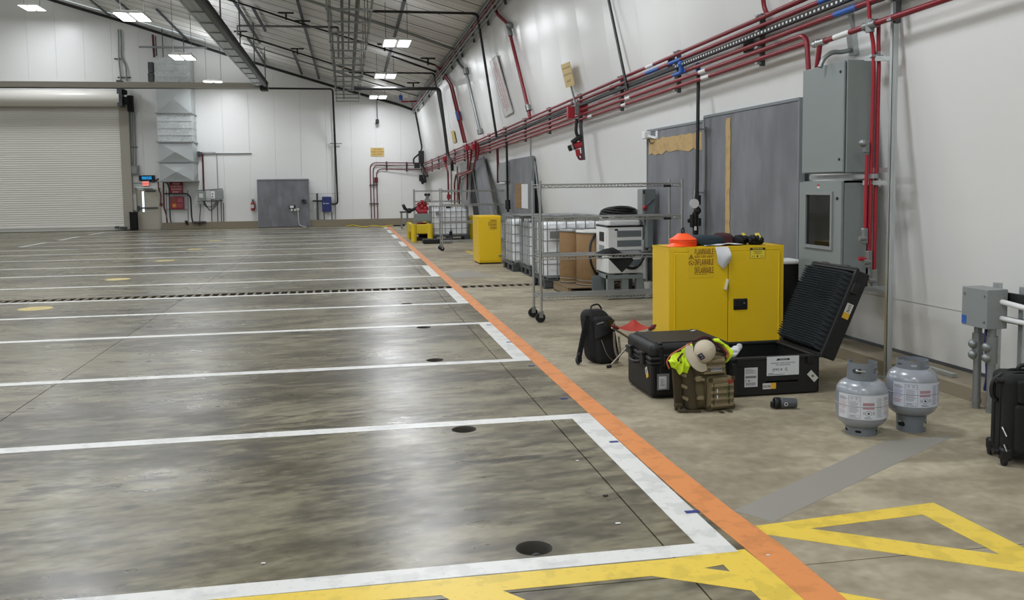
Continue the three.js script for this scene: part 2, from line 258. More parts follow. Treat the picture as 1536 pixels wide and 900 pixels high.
{ // painted markings
  const bays = [[-3.80, -6.43, 'nearest the yellow hatching'], [-8.55, -11.17], [-13.08, -15.12], [-17.25, -19.83], [-21.83, -24.48], [-26.67, -29.07], [-30.98, -33.6], [-34.9, -37.5], [-38.8, -41.2]];
  const lab = ['white painted bay outline bordering the yellow hatching', 'white painted bay outline next after the one bordering the hatching', 'white painted bay outline touching the camera side of the trench drain', 'white painted bay outline first beyond the trench drain', 'white painted bay outline second beyond the trench drain', 'white painted bay outline third beyond the trench drain', 'white painted bay outline fourth beyond the trench drain', 'white painted bay outline second from the end wall', 'white painted bay outline closest to the end wall'];
  bays.forEach(([a, b], i) => {
    const w = 0.13, x0 = -10.35, x1 = 1.745, q = 0.158;
    const out = [V(x0, 0, a), V(x1, 0, a), V(x1, 0, b), V(x0, 0, b)], inn = [V(x0 + q, 0, a - w), V(x1 - q, 0, a - w), V(x1 - q, 0, b + w), V(x0 + q, 0, b + w)];
    solo('bay_marking', lab[i], 'floor marking', floorPoly(out, [inn], 0.0015), M.white, 'white bay outlines');
  });
  const L = [[-3.0, 1.80], [-3.84, 1.79], [-4.6, 1.757], [-6.4, 1.745], [-20, 1.735], [-42.3, 1.735]], Rr = [[-42.3, 1.9], [-12, 1.89], [-7, 1.9], [-5.7, 1.915], [-4.3, 1.94], [-3.84, 1.972], [-3.0, 1.965]];
  solo('lane_line', 'long orange painted line running from the yellow hatching to the end wall', 'floor marking', floorPoly([...[[-1.5, 1.80], ...L], ...Rr, [-1.5, 1.965]].map(p => V(p[1], 0, p[0])), [], 0.0022), M.orange);
  const f = a => a.map(p => fl(...p));
  solo('hatch_marking', 'yellow painted triangle hatching right of the orange line', 'floor marking', floorPoly(f([[1133, 789], [1400, 754], [1536, 822], [1640, 874], [1150, 802]]), [f([[1215, 793], [1384, 772], [1500, 832]])], 0.0014), M.yellowPaint, 'yellow hatching');
  solo('hatch_marking', 'yellow painted hatching under the white bay corner, with a small bare triangle in it', 'floor marking', floorPoly(f([[280, 903], [460, 887.5], [1000, 839], [1117, 824], [1163, 861], [1240, 930], [1240, 985], [280, 985]]), [f([[754, 886], [977, 864], [1127, 886], [1215, 970], [960, 970]]), f([[1055.7, 852.3], [1085, 847], [1095.3, 857.6]]), f([[500, 906], [662, 893], [800, 970], [600, 970]])], 0.0012), M.yellowPaint, 'yellow hatching');
  solo('hatch_marking', 'tip of yellow hatching cut off beside the orange line, at the bottom', 'floor marking', floorPoly(f([[1257, 888.5], [1300, 896], [1420, 916], [1400, 940], [1310, 935]]), [], 0.0013), M.yellowPaint, 'yellow hatching');
  for (const p of [[53, 463, 'just before the trench drain'], [176, 419, 'first beyond the trench drain'], [247, 391, 'second beyond the trench drain'], [293, 374, 'third beyond the trench drain'], [322, 361, 'fourth beyond the trench drain']]) { const c = fl(p[0], p[1]); solo('floor_dot', `pale yellow painted disc on the sealed floor, ${p[2]}`, 'floor marking', cy(0.235, 0.002, c.x, 0.001, c.z, 36), M.dot, 'yellow floor discs'); }
  const tapes = [[923, 663, 0.06, 'blue tape scrap on the white stripe midway along the bay bordering the hatching'], [1041, 768, 0.075, 'blue tape scrap on the white stripe nearest the yellow hatching'], [848, 598, 0.06, 'blue tape scrap on bare concrete at the edge of the orange line'], [765, 513.3, 0.06, 'faded blue tape scrap midway on the white stripe of the second bay'], [735, 487.4, 0.06, 'blue tape scrap at the far corner of the second bay'], [799, 548.9, 0.06, 'blue tape scrap on concrete at the near corner of the second bay']];
  for (const [px, py, w, l] of tapes) { const c = fl(px, py); solo('tape_scrap', l, 'tape', bx(w, 0.0015, 0.035, c.x - 0.01, 0.003, c.z), M.blueTape, 'blue tape scraps'); }
  solo('concrete_patch', 'smooth grey repair strip in the tan floor leading to the gas tanks', 'floor patch', floorPoly(f([[1100, 766], [1330, 660], [1432, 654], [1160, 783]]), [], 0.001), M.patch);
  solo('concrete_patch', 'pale grey repair patch beside the orange line, in front of the farther yellow cabinet', 'floor patch', floorPoly(f([[672, 409], [706, 405], [745, 415], [684, 416]]), [], 0.001), M.patch);
  const ye = f([[696, 376], [720, 376], [720, 377.5], [702, 377.5], [718, 381.5], [725, 383], [712, 383.5]]);
  solo('floor_corner_mark', 'small yellow corner mark on the floor beside the farther yellow cabinet', 'floor marking', floorPoly(ye, [], 0.0015), M.yellowPaint);
}
{ // right wall: liner panels below and above the knee, a curb at its foot
  const w = new THREE.Group(); struct('wall_right', w, 'white glossy liner wall leaning in above the pipe run');
  const edges = [8, 4.5, 1.5, -1.5, -4.4, -7.3, -10.2, -13.1, -16, -18.9, -21.8, -24.7, -27.6, -30.5, -33.4, -36.3, -39.2, FAR + 0.002];
  for (let i = 0; i < edges.length - 1; i++) {
    const a = edges[i] - 0.001, b = edges[i + 1] + 0.001, bulge = 0.02;
    // lower panel in two sheets with a lap joint
    for (const [y0, y1] of [[0.1, 0.622], [0.626, 1]]) part(w, 'lower_panel', grid(6, 6, (u, v) => { const z = a + (b - a) * u, k = hk(z), y = y1 === 1 ? 0.626 + (k - 0.626) * v : y0 + (y1 - y0) * v; return V(xw(Math.min(y, k - 1e-4), z), y, z); }), M.liner);
    for (let s = 0; s < 2; s++) {
      const za = a + (b - a) * s / 2 - (s ? 0.001 : 0), zb = a + (b - a) * (s + 1) / 2 + (s ? 0 : 0.001);
      part(w, 'upper_panel', grid(8, 10, (u, v) => { const z = za + (zb - za) * u, k = hk(z), y = k + 0.01 + (he(z) - k) * v; return V(xw(y, z) - bulge * Math.sin(u * Math.PI) - 0.012 * Math.sin(v * 7 + z * 1.3), y, z); }), M.liner);
    }
  }
  // outer skin that closes the building behind the panels
  const o = (z, s) => [V(xb(z) + 0.12, -0.2, z), V(xb(z) + 0.12, 0.1, z), V(xk(z) + 0.12, hk(z), z), V(xe(z) + 0.12, he(z) + 0.3, z)];
  part(w, 'outer_skin', grid(1, 3, (u, v) => o(u ? FAR - 0.4 : 8.4)[Math.round(v * 3)]), M.offwhite);
  const c = new THREE.Group(); struct('baseboard_right', c, 'low concrete curb along the foot of the right wall');
  const prof = z => { const q = xb(z); return [V(q - 0.36, 0, z), V(q - 0.36, 0.105, z), V(q - 0.345, 0.12, z), V(q + 0.06, 0.12, z)]; };
  part(c, 'curb', grid(16, 3, (u, v) => prof(8 + (FAR - 8) * u)[Math.round(v * 3)]).toNonIndexed(), M.curb);
  c.children[0].geometry.computeVertexNormals(); worldUV(c.children[0].geometry, 'zy');
  part(c, 'sill_strip', grid(4, 2, (u, v) => { const z = 8 + (FAR - 8) * u, q = xb(z); return [V(q - 0.03, 0.1, z), V(q - 0.03, 0.145, z), V(q, 0.15, z)][Math.round(v * 2)]; }), M.strutDark);
}
{ // roof liner: ribbed sheets running up the slope
  const r = new THREE.Group(); struct('ceiling', r, 'ribbed grey metal roof liner rising to the left');
  const n = 50, z0 = 8, z1 = FAR - 0.3, RX = -17;
  for (let i = 0; i < n; i++) {
    const a = z0 + (z1 - z0) * i / n, b = z0 + (z1 - z0) * (i + 1) / n, prof = [[0, 0], [0.3, 0], [0.33, 0.03], [0.36, 0.03], [0.39, 0], [0.63, 0], [0.66, 0.03], [0.69, 0.03], [0.72, 0], [0.94, 0], [0.96, 0.03], [1, 0.03]];
    const g = grid(prof.length - 1, 2, (u, v) => { const q = prof[Math.round(u * (prof.length - 1))], z = a + (b - a) * q[0], xa = xe(z) + 0.05, y = x => roofH(x, z) + 0.0; const x = v === 0 ? xa : v === 0.5 ? RX : -26.3; const yy = x >= RX ? y(x) : y(RX) - SLOPE * (RX - x); return V(x, yy + q[1], z); }).toNonIndexed();
    g.computeVertexNormals(); worldUV(g, 'xz'); part(r, 'roof_sheet', g, M.roof);
  }
  part(r, 'outer_roof', grid(2, 1, (u, v) => { const z = v ? FAR - 0.5 : 8.5, x = [xe(z) + 0.4, RX, -26.6][Math.round(u * 2)]; return V(x, (x >= RX ? roofH(x, z) : roofH(RX, z) - SLOPE * (RX - x)) + 0.25, z); }), M.under);
}
{ // side and back walls that the camera does not see
  const lw = mk('wall_left', bx(0.2, 14, 52, -26.2, 6, -17.7), M.endwall); struct('wall_left', lw, 'white side wall far to the left');
  const bw = mk('wall_back', bx(33, 14, 0.2, -10.4, 6, 8.1), M.endwall); struct('wall_back', bw, 'white wall behind the camera');
}
// end wall: vertical liner panels cut round the exit door, a curb at its foot
const DOOR = (() => { const a = az(206, 344, FAR), b = az(239.5, 281.5, FAR); return { x0: a.x, x1: b.x, y1: b.y }; })();
{
  const w = new THREE.Group(); struct('wall_end', w, 'white panelled end wall of the hangar');
  const top = x => x >= -17 ? roofH(x, FAR) + 0.1 : roofH(-17, FAR) - SLOPE * (-17 - x) + 0.1, g = 0.003;
  let xs = []; for (let x = 4.9; x > -26; x -= 1.15) xs.push(x);
  for (let i = 0; i < xs.length - 1; i++) {
    const x1 = xs[i] - g, x0 = xs[i + 1] + g;
    const seg = []; // split horizontally round the door
    if (x0 < DOOR.x1 && x1 > DOOR.x0) { if (x0 < DOOR.x0) seg.push([x0, DOOR.x0 - 0.02, -0.1]); if (x1 > DOOR.x1) seg.push([DOOR.x1 + 0.02, x1, -0.1]); seg.push([Math.max(x0, DOOR.x0 - 0.02), Math.min(x1, DOOR.x1 + 0.02), DOOR.y1 + 0.02]); } else seg.push([x0, x1, -0.1]);
    for (const [a, b, y] of seg) { const q = poly([[a, y], [b, y], [b, top(b)], [a, top(a)]], [], 0.05); q.translate(0, 0, FAR - 0.05); worldUV(q, 'xy'); part(w, 'wall_panel', q, M.endwall); }
  }
  part(w, 'joint_backing', [(() => { const q = poly([[DOOR.x1 + 0.02, -0.2], [5.2, -0.2], [5.2, 5], [3.6, top(3.2)], [DOOR.x1 + 0.02, top(DOOR.x1)]], [], 0.1); return q.translate(0, 0, FAR - 0.17); })(), (() => { const q = poly([[-26.3, -0.2], [DOOR.x0 - 0.02, -0.2], [DOOR.x0 - 0.02, top(DOOR.x0)], [-17, top(-17)], [-26.3, top(-26.3)]], [], 0.1); return q.translate(0, 0, FAR - 0.17); })(), bx(DOOR.x1 - DOOR.x0 + 0.04, 7, 0.1, (DOOR.x0 + DOOR.x1) / 2, DOOR.y1 + 0.02 + 3.5, FAR - 0.12)], M.trimTan);
  const c = new THREE.Group(); struct('baseboard_end', c, 'low concrete curb along the foot of the end wall');
  const xa = az(246, 340, FAR).x;
  part(c, 'curb', bx(xb(FAR) - xa, 0.3, 0.35, (xb(FAR) + xa) / 2, 0.15, FAR + 0.175), M.curb);
}
{ // high-bay lamps in three rows
  const rows = [[1.5, 5.7, 'row over the orange line side'], [-5.42, 6.28, 'row over the middle of the floor'], [-12.45, 9.25, 'row high under the ridge'], [-20.5, 8.6, 'row beyond the ridge']];
  const zs = [-40.5, -33, -25.6, -18.4, -12.4, -6.4, -0.4, 5.6];
  const labs = ['twin-panel high-bay lamp in the row beside the right wall', 'twin-panel high-bay lamp hung on rods in the middle row', 'twin-panel high-bay lamp high under the roof ridge', 'twin-panel high-bay lamp in the row beyond the ridge'];
  const nth = ['closest to', 'second from', 'third from', 'fourth from', 'fifth from', 'sixth from', 'seventh from', 'eighth from'];
  rows.forEach(([x, y, ], i) => zs.forEach((z, n) => {
    const t = thing('high_bay_lamp', `${labs[i]}, ${nth[n]} the end wall`, 'ceiling lamp', [x, y, z], 0, labs[i].replace('lamp', 'lamps')), top = (x > -17 ? roofH(x, z) : roofH(-17, z) - SLOPE * (-17 - x)) - y;
    part(t, 'housing', [rb(0.78, 0.06, 1.2, 0.02, 0, 0.06, 0)], M.plasticWhite);
    part(t, 'uplight_slot', bx(0.5, 0.008, 1.1, 0, 0.096, 0), new THREE.MeshStandardMaterial({ color: 0xffffff, emissive: 0xfbfdff, emissiveIntensity: UPLIGHT[i] / 40, roughness: 0.5 }));
    { const l = new THREE.RectAreaLight(0xf6f9ff, UPLIGHT[i], 0.5, 1.1); l.position.set(0, 0.19, 0); l.rotation.x = Math.PI / 2; t.add(l); }
    for (const s of [-1, 1]) {
      part(t, 'light_panel', bx(0.3, 0.016, 1.12, s * 0.2, 0.022, 0), new THREE.MeshStandardMaterial({ color: 0xffffff, emissive: 0xfbfdff, emissiveIntensity: LAMP_GLOW, roughness: 0.5 }));
      const l = new THREE.RectAreaLight(0xf6f9ff, LAMP_POWER, 0.3, 1.12); l.position.set(s * 0.2, 0.008, 0); l.rotation.x = -Math.PI / 2; t.add(l);
      part(t, 'hanger_rod', tube([V(s * 0.3, 0.08, 0), V(s * 0.3, top - 0.1, 0)], 0.008, 0, 6), M.strutDark);
    }
  }));
}
// ---------------------------------------------------------------- things on and before the end wall
const Wp = (px, py, off = 0) => az(px, py, FAR + off);
function wbox(a, b, c, d, depth, off = 0, r = 0.012) {      // a box on the end wall whose front face fills the pixel rectangle
  const p = Wp(a, d, off + depth), q = Wp(c, b, off + depth); return rb(q.x - p.x, q.y - p.y, depth, r, (p.x + q.x) / 2, (p.y + q.y) / 2, FAR + off + depth / 2, 1);
}
const wtube = (pts, r, off = 0.06, bend = 0.15, n = 6) => tube(pts.map(p => Wp(p[0], p[1], p[2] ?? off)), r * 0.72, bend, n);
const plate = (a, b, c, d, off, t = 0.006) => { const p = Wp(a, d, off), q = Wp(c, b, off); const g = bx(q.x - p.x, q.y - p.y, t, (p.x + q.x) / 2, (p.y + q.y) / 2, FAR + off - t / 2); return g; };
const baseOf = (px, py, off = 0.1) => { const p = Wp(px, py, off); return V(p.x, Math.max(0, p.y), p.z); };

{ // roll-up door
  const yb = 0.02, l = Wp(-140, 345, 0.2).x, r = Wp(187, 345, 0.2).x, top = Wp(100, 160, 0.2).y + 0.1;
  const t = wthing('roll_up_door', 'wide off-white roll-up door filling the left of the end wall', 'roller door', V((l + r) / 2, 0, FAR + 0.2));
  const n = 56, hgt = (top - 0.18) / n, prof = s => 0.009 * Math.sin(s * Math.PI);
  const slat = flat(grid(1, 5, (u, v) => V(u ? (r - l) / 2 : -(r - l) / 2, v * hgt * 0.97, prof(v))));
  for (let k = 0; k < n; k++) { const m = new THREE.Mesh(slat, M.rollDoor); m.name = 'slat'; m.position.set(0, 0.18 + k * hgt, 0); t.add(m); }
  wpart(t, 'bottom_bar', [rb(r - l, 0.17, 0.1, 0.015, (l + r) / 2, 0.095, FAR + 0.2), bx(r - l, 0.03, 0.14, (l + r) / 2, 0.17, FAR + 0.2)], M.offwhite);
  wpart(t, 'curtain_backing', bx(r - l, top, 0.02, (l + r) / 2, top / 2 + 0.02, FAR + 0.17), M.rollDoor);
  const hb = Wp(100, 159, 0.9).y, ht = Wp(100, 134, 0.9).y, hr = Wp(177, 140, 0.9).x, R0 = (ht - hb) / 2;
  wpart(t, 'hood', tube([V(l, (ht + hb) / 2, FAR + 0.5), V(hr, (ht + hb) / 2, FAR + 0.5)], R0, 0, 20), M.rollDoor);
  wpart(t, 'hood_lip', bx(hr - l, 0.08, 0.5, (l + hr) / 2, hb + 0.02, FAR + 0.35), M.trimTan);
  wpart(t, 'guide_rail', wbox(186.5, 158, 192, 344.5, 0.28), M.trimTan);
  wpart(t, 'end_bracket', wbox(176, 120, 181.5, 159, 0.5, 0.3), M.strutDark);
  wpart(t, 'motor', [wbox(183, 145, 192, 156, 0.4, 0.3, 0.05), wbox(191, 143, 198, 167, 0.3, 0.2), wbox(179, 134, 188, 141, 0.4, 0.3, 0.04)], M.blackMatte);
  wpart(t, 'latch', [wbox(172, 339.5, 178, 342.5, 0.2, 0.2), wbox(180, 340, 190, 343.5, 0.14, 0.24)], M.strutDark);
}
{ // conduit bundles beside the roll-up door
  const cb = wthing('conduit_bundle', 'grey steel conduits clipped in a bundle between roll-up door and exit door', 'conduit', V(Wp(199, 340, 0.08).x, 0, FAR + 0.08)), ub = wthing('conduit_bundle', 'pair of grey conduits, one kinked, climbing from the roll-up door motor to the roof', 'conduit', baseOf(182, 128, 0.08)); let cn = 0;
  const c = (name, label, pts, r, m = M.strut, off = 0.08) => wpart(cn++ < 3 ? cb : ub, name, wtube(pts, r, off), m);
  c('conduit', 'grey steel conduit closest to the roll-up door guide', [[195.5, 168], [197, 290]], 0.035);
  c('conduit', 'middle grey steel conduit running down beside the roll-up door', [[199, 166], [200, 250]], 0.03);
  c('conduit', 'grey steel conduit nearest the exit door beside the roll-up door', [[202, 168], [204, 250]], 0.03);
  c('conduit', 'straight grey conduit climbing from the roll-up door motor to the roof', [[177, 44], [178, 86], [182, 128]], 0.045);
  c('conduit', 'kinked grey conduit climbing beside the straight one above the roll-up door', [[180.5, 44], [181.5, 86], [188.5, 98], [190, 122]], 0.045);
  for (const [a, b, y, l] of [[171, 183, 88, 'upper strut clip across conduits above the roll-up door'], [176, 196, 116, 'lower strut clip across conduits above the roll-up door'], [185, 201, 166, 'strut clip under the roll-up door motor'], [190, 206, 221, 'strut clip halfway up the conduits beside the roll-up door']]) wpart(y < 150 ? ub : cb, 'strut_clip', wbox(a, y - 0.8, b, y + 0.8, 0.06), M.strutDark);
  const b = wthing('junction_box', 'grey junction box on conduits left of the exit door', 'electrical box', baseOf(199, 262)); wpart(b, 'body', wbox(192, 248, 207, 262, 0.2, 0.02), M.greyBox); wpart(b, 'cover', wbox(194, 250, 205, 260, 0.02, 0.22), M.strut);
  const k = wthing('door_control_station', 'small control station with pale face between roll-up door and exit door', 'control box', baseOf(199, 320)); wpart(k, 'body', wbox(195, 291, 204, 316, 0.14), M.offwhite); wpart(k, 'button', [wbox(197, 298, 199.5, 303, 0.04, 0.14), wbox(197, 307, 199.5, 311, 0.04, 0.14)], M.black);
  const g = wthing('black_bin', 'tall black bin standing between the roll-up door and the exit door', 'bin', V(Wp(199.5, 344, 0.35).x, 0, FAR + 0.35)); const q = Wp(204.5, 318, 0.5), p = Wp(195, 345, 0.5);
  wpart(g, 'body', rb(q.x - p.x, q.y - 0.03, 0.3, 0.03, (q.x + p.x) / 2, q.y / 2, FAR + 0.35), M.blackMatte); wpart(g, 'lid', rb(q.x - p.x + 0.03, 0.05, 0.33, 0.02, (q.x + p.x) / 2, q.y - 0.02, FAR + 0.35), M.black);
}
{ // exit door with a narrow pane of daylight
  const { x0, x1, y1 } = DOOR, cx = (x0 + x1) / 2, w = x1 - x0;
  const d = new THREE.Group(); struct('door_1', d, 'tan steel exit door with a narrow daylight pane and push bar'); d.position.set(cx, 0, FAR);
  const pa = Wp(212.2, 287, 0.03), pb = Wp(217, 318, 0.03), wx0 = pa.x - cx, wx1 = pb.x - cx, wy0 = pb.y, wy1 = pa.y, lw = w / 2 - 0.02;
  const leaf = poly([[-lw, -0.02], [lw, -0.02], [lw, y1 - 0.06], [-lw, y1 - 0.06]], [[[wx0, wy0], [wx1, wy0], [wx1, wy1], [wx0, wy1]]], 0.05); leaf.translate(0, 0, -0.05);
  part(d, 'leaf', leaf, M.doorTan);
  part(d, 'pane', bx(wx1 - wx0, wy1 - wy0, 0.006, (wx0 + wx1) / 2, (wy0 + wy1) / 2, -0.025), M.pane);
  part(d, 'pane_trim', [bx(0.03, wy1 - wy0 + 0.06, 0.02, wx0 - 0.015, (wy0 + wy1) / 2, 0.005), bx(0.03, wy1 - wy0 + 0.06, 0.02, wx1 + 0.015, (wy0 + wy1) / 2, 0.005), bx(wx1 - wx0, 0.03, 0.02, (wx0 + wx1) / 2, wy1 + 0.015, 0.005), bx(wx1 - wx0, 0.03, 0.02, (wx0 + wx1) / 2, wy0 - 0.015, 0.005)], M.trimTan);
  part(d, 'frame', [bx(0.07, y1 + 0.02, 0.16, -w / 2 + 0.02, y1 / 2, -0.02), bx(0.07, y1 + 0.02, 0.16, w / 2 - 0.02, y1 / 2, -0.02), bx(w, 0.07, 0.16, 0, y1 - 0.02, -0.02)], M.trimTan);
  part(d, 'push_bar', [rb(w * 0.78, 0.07, 0.06, 0.015, 0.02, 0.98, 0.06), rb(0.1, 0.22, 0.07, 0.02, -lw + 0.09, 0.96, 0.05)], M.strutDark);
  part(d, 'closer', [rb(0.42, 0.08, 0.07, 0.02, 0.12, y1 - 0.14, 0.05), bx(0.4, 0.02, 0.02, 0.05, y1 - 0.05, 0.16)], M.strutDark);
}
{ // lit signs over the exit door
  const led = thing('message_sign', 'blue lit message sign above the exit door', 'lit sign', Wp(220.5, 267, 0.1));
  part(led, 'housing', rb(0.68, 0.24, 0.1, 0.02, 0, 0, 0), M.black);
  part(led, 'display', bx(0.58, 0.15, 0.006, 0, 0, 0.052), new THREE.MeshStandardMaterial({ color: 0x000000, emissive: 0xffffff, emissiveIntensity: 1.6, emissiveMap: canvasTex(256, 64, (g, w, h) => { g.fillStyle = '#04101f'; g.fillRect(0, 0, w, h); g.fillStyle = '#2fb4ff'; g.font = 'bold 30px sans-serif'; g.textAlign = 'center'; g.fillText('HANGAR BAY', 128, 28); g.fillText('FOAM CLEAR', 128, 58); }) }));
  const bl = new THREE.RectAreaLight(0x35a8ff, 3, 0.58, 0.15); bl.position.set(0, 0, 0.06); bl.rotation.y = Math.PI; led.add(bl);
  const ex = thing('exit_sign', 'red lit exit sign just above the exit door', 'lit sign', Wp(218.7, 275.5, 0.08));
  part(ex, 'housing', rb(0.3, 0.22, 0.08, 0.02, 0, 0, 0), M.offwhite);
  part(ex, 'display', bx(0.27, 0.19, 0.006, 0, 0, 0.042), new THREE.MeshStandardMaterial({ color: 0x000000, emissive: 0xffffff, emissiveIntensity: 0.9, emissiveMap: canvasTex(128, 96, (g, w, h) => { g.fillStyle = '#ff9a90'; g.fillRect(0, 0, w, h); g.fillStyle = '#e01818'; g.font = 'bold 54px sans-serif'; g.textAlign = 'center'; g.fillText('EXIT', 64, 68); }) }));
  const rl = new THREE.RectAreaLight(0xff5a50, 2, 0.27, 0.19); rl.position.set(0, 0, 0.05); rl.rotation.y = Math.PI; ex.add(rl);
  solo('sign_conduit', 'thin grey conduit feeding the exit sign', 'conduit', wtube([[200, 274.5], [214, 275]], 0.02, 0.06), M.strut);
  solo('sign_cable', 'dark sagging cable from the blue message sign to the duct', 'cable', tube(smooth([[224, 271], [229, 273], [234, 271], [238, 268]].map(p => Wp(p[0], p[1], 0.08)), 12), 0.025, 0, 6), M.dark);
}
{ // sheet-metal duct standing off the wall
  const dz = 1.3, s = (a, b) => { const p0 = Wp(a[0], a[1], dz), p1 = Wp(b[0], b[1], dz); return [p0.x, p1.y, p1.x, p0.y]; };
  const t = wthing('air_duct', 'tall galvanised sheet-metal duct with creased panels left of the red signs', 'duct', V(Wp(264, 272, dz).x, Wp(264, 272, dz).y, FAR + dz / 2));
  const X0 = Wp(238.3, 250, dz).x, X1 = Wp(289.8, 250, dz).x, Y = y => Wp(262, y, dz).y;
  const sec = [[86, 124, 'rib'], [124.5, 170, 'x'], [170.5, 213, 'rib'], [213.5, 243, 'x'], [243.5, 272, 'x']];
  for (const [ya, yb_, kind] of sec) {
    const y1 = Y(ya), y0 = Y(yb_), cx = (X0 + X1) / 2, cyy = (y0 + y1) / 2, gs = [bx(X1 - X0, y1 - y0, dz - 0.05, cx, cyy, FAR + dz / 2)];
    if (kind === 'x') {
      const pyr = (A, B, C, Dd, apex) => { const g = new THREE.BufferGeometry(), q = []; for (const [m, n] of [[A, B], [B, C], [C, Dd], [Dd, A]]) q.push(...m, ...n, ...apex); g.setAttribute('position', new THREE.Float32BufferAttribute(q, 3)); g.computeVertexNormals(); return g; };
      const zf = FAR + dz - 0.025, e = 0.02; gs.push(pyr([X0 + e, y0 + e, zf], [X1 - e, y0 + e, zf], [X1 - e, y1 - e, zf], [X0 + e, y1 - e, zf], [cx, cyy, zf + 0.09]));
      gs.push(pyr([X1 - 0.025, y0 + e, FAR + dz - 0.05], [X1 - 0.025, y0 + e, FAR + 0.05], [X1 - 0.025, y1 - e, FAR + 0.05], [X1 - 0.025, y1 - e, FAR + dz - 0.05], [X1 + 0.06, cyy, FAR + dz / 2]).translate(0.025, 0, 0));
    } else for (let k = 1; k < 4; k++) { gs.push(bx(X1 - X0 + 0.02, 0.035, dz, cx, y0 + (y1 - y0) * k / 4, FAR + dz / 2)); }
    wpart(t, 'duct_section', gs, M.duct);
    wpart(t, 'flange', [bx(X1 - X0 + 0.1, 0.04, dz + 0.08, cx, y0, FAR + dz / 2 + 0.04)], M.strut);
  }
  wpart(t, 'side_damper', [wbox(222, 93, 229, 108, 0.3, 0.9), wbox(222, 109, 229.5, 122, 0.3, 0.9)], M.strutDark);
  for (const x of [X0 + 0.25, X1 - 0.3]) wpart(t, 'hanger_rod', tube([V(x, Y(86), FAR + 0.6), V(x, roofH(x, FAR + 0.6), FAR + 0.6)], 0.02, 0, 6), M.strutDark);
  solo('duct_riser_pipe', 'red pipe rising from the top of the duct to the roof', 'pipe', wtube([[231.5, 86], [229, 52]], 0.07, 0.5), M.redDark);
  solo('duct_riser_conduit', 'grey pipe rising beside the red one above the duct', 'pipe', wtube([[235, 84], [233, 54]], 0.04, 0.5), M.strutDark);
  solo('wall_strut', 'long grey strut across the end wall above the duct', 'strut', wbox(208, 70.2, 310, 71.6, 0.06, 0.6), M.strut);
}
{ // red signs and their stand of pipes
  const sg = (name, label, rect, draw, off = 0.35) => { const p = Wp(rect[0], rect[3], off), q = Wp(rect[2], rect[1], off), t = thing(name, label, 'sign', V((p.x + q.x) / 2, p.y, p.z)); const w = q.x - p.x, h = q.y - p.y; part(t, 'panel', bx(w, h, 0.03, 0, h / 2, -0.02), M.redDark); part(t, 'face', bx(w * 0.98, h * 0.98, 0.004, 0, h / 2, -0.002), print(canvasTex(256, Math.round(256 * h / w), draw), 0.45)); return t; };
  sg('red_sign', 'red sign with four lines of white lettering under the duct', [255, 273, 274, 290.5], (g, w, h) => { g.fillStyle = '#8d1425'; g.fillRect(0, 0, w, h); g.fillStyle = '#e8c8c8'; g.font = 'bold 50px sans-serif'; g.textAlign = 'center'; ['FOAM', 'CONTROL', 'STATION', 'ZONE 1'].forEach((s, i) => g.fillText(s, w / 2, h * (0.22 + i * 0.24))); });
  sg('red_sign', 'red board with four square notices, one orange, below the red lettered sign', [256, 295, 276, 314], (g, w, h) => { g.fillStyle = '#861323'; g.fillRect(0, 0, w, h); g.fillStyle = '#7d3d33'; g.fillRect(20, 20, 90, 88); g.fillStyle = '#9a5560'; g.fillRect(130, 24, 100, 84); g.fillStyle = '#b8642c'; g.fillRect(30, 128, 80, 84); g.fillStyle = '#d8a437'; g.fillRect(45, 150, 40, 40); g.fillStyle = '#8f4750'; g.fillRect(130, 130, 100, 80); });
  const ps = wthing('pipe_stand', 'strut frame and bent dark pipes around the red signs', 'pipes', baseOf(266, 338, 0.3));
  wpart(ps, 'pipe', wtube([[237, 272], [238, 285], [241.5, 291], [241, 306]], 0.03, 0.1), M.redDark);
  wpart(ps, 'pipe', wtube([[245, 272], [246, 312], [249.5, 321], [251, 337, 0.3]], 0.05, 0.2), M.redDark);
  wpart(ps, 'pipe', wtube([[244, 272.5], [251, 274], [253.5, 281], [254.5, 315], [256, 333], [260, 338, 0.3]], 0.045, 0.25), M.strutDark);
  wpart(ps, 'pipe', wtube([[247, 290.5], [281, 290.5], [286, 296], [287.5, 326], [290, 337, 0.3]], 0.045, 0.35), M.dark);
  for (const x of [249.5, 281.5]) wpart(ps, 'post', wtube([[x, 285], [x + 1, 337]], 0.03, 0.25), M.strut); for (const y of [294, 314]) wpart(ps, 'rail', wtube([[249, y], [282, y]], 0.025, 0.25), M.strut);
  wpart(ps, 'pull_box', wbox(239.5, 304.5, 243, 309, 0.1, 0.02), M.redDark);
  solo('black_wedge', 'black wedge leaning on the curb under the red signs', 'wedge', (() => { const a = Wp(277, 331, 0.4), b = Wp(280.5, 331, 0.4), c = Wp(283, 337, 0.4), d = Wp(279, 337, 0.4); return poly([[d.x, d.y], [c.x, c.y], [b.x, b.y], [a.x, a.y]], [], 0.12).translate(0, 0, FAR + 0.3); })(), M.blackMatte);
}
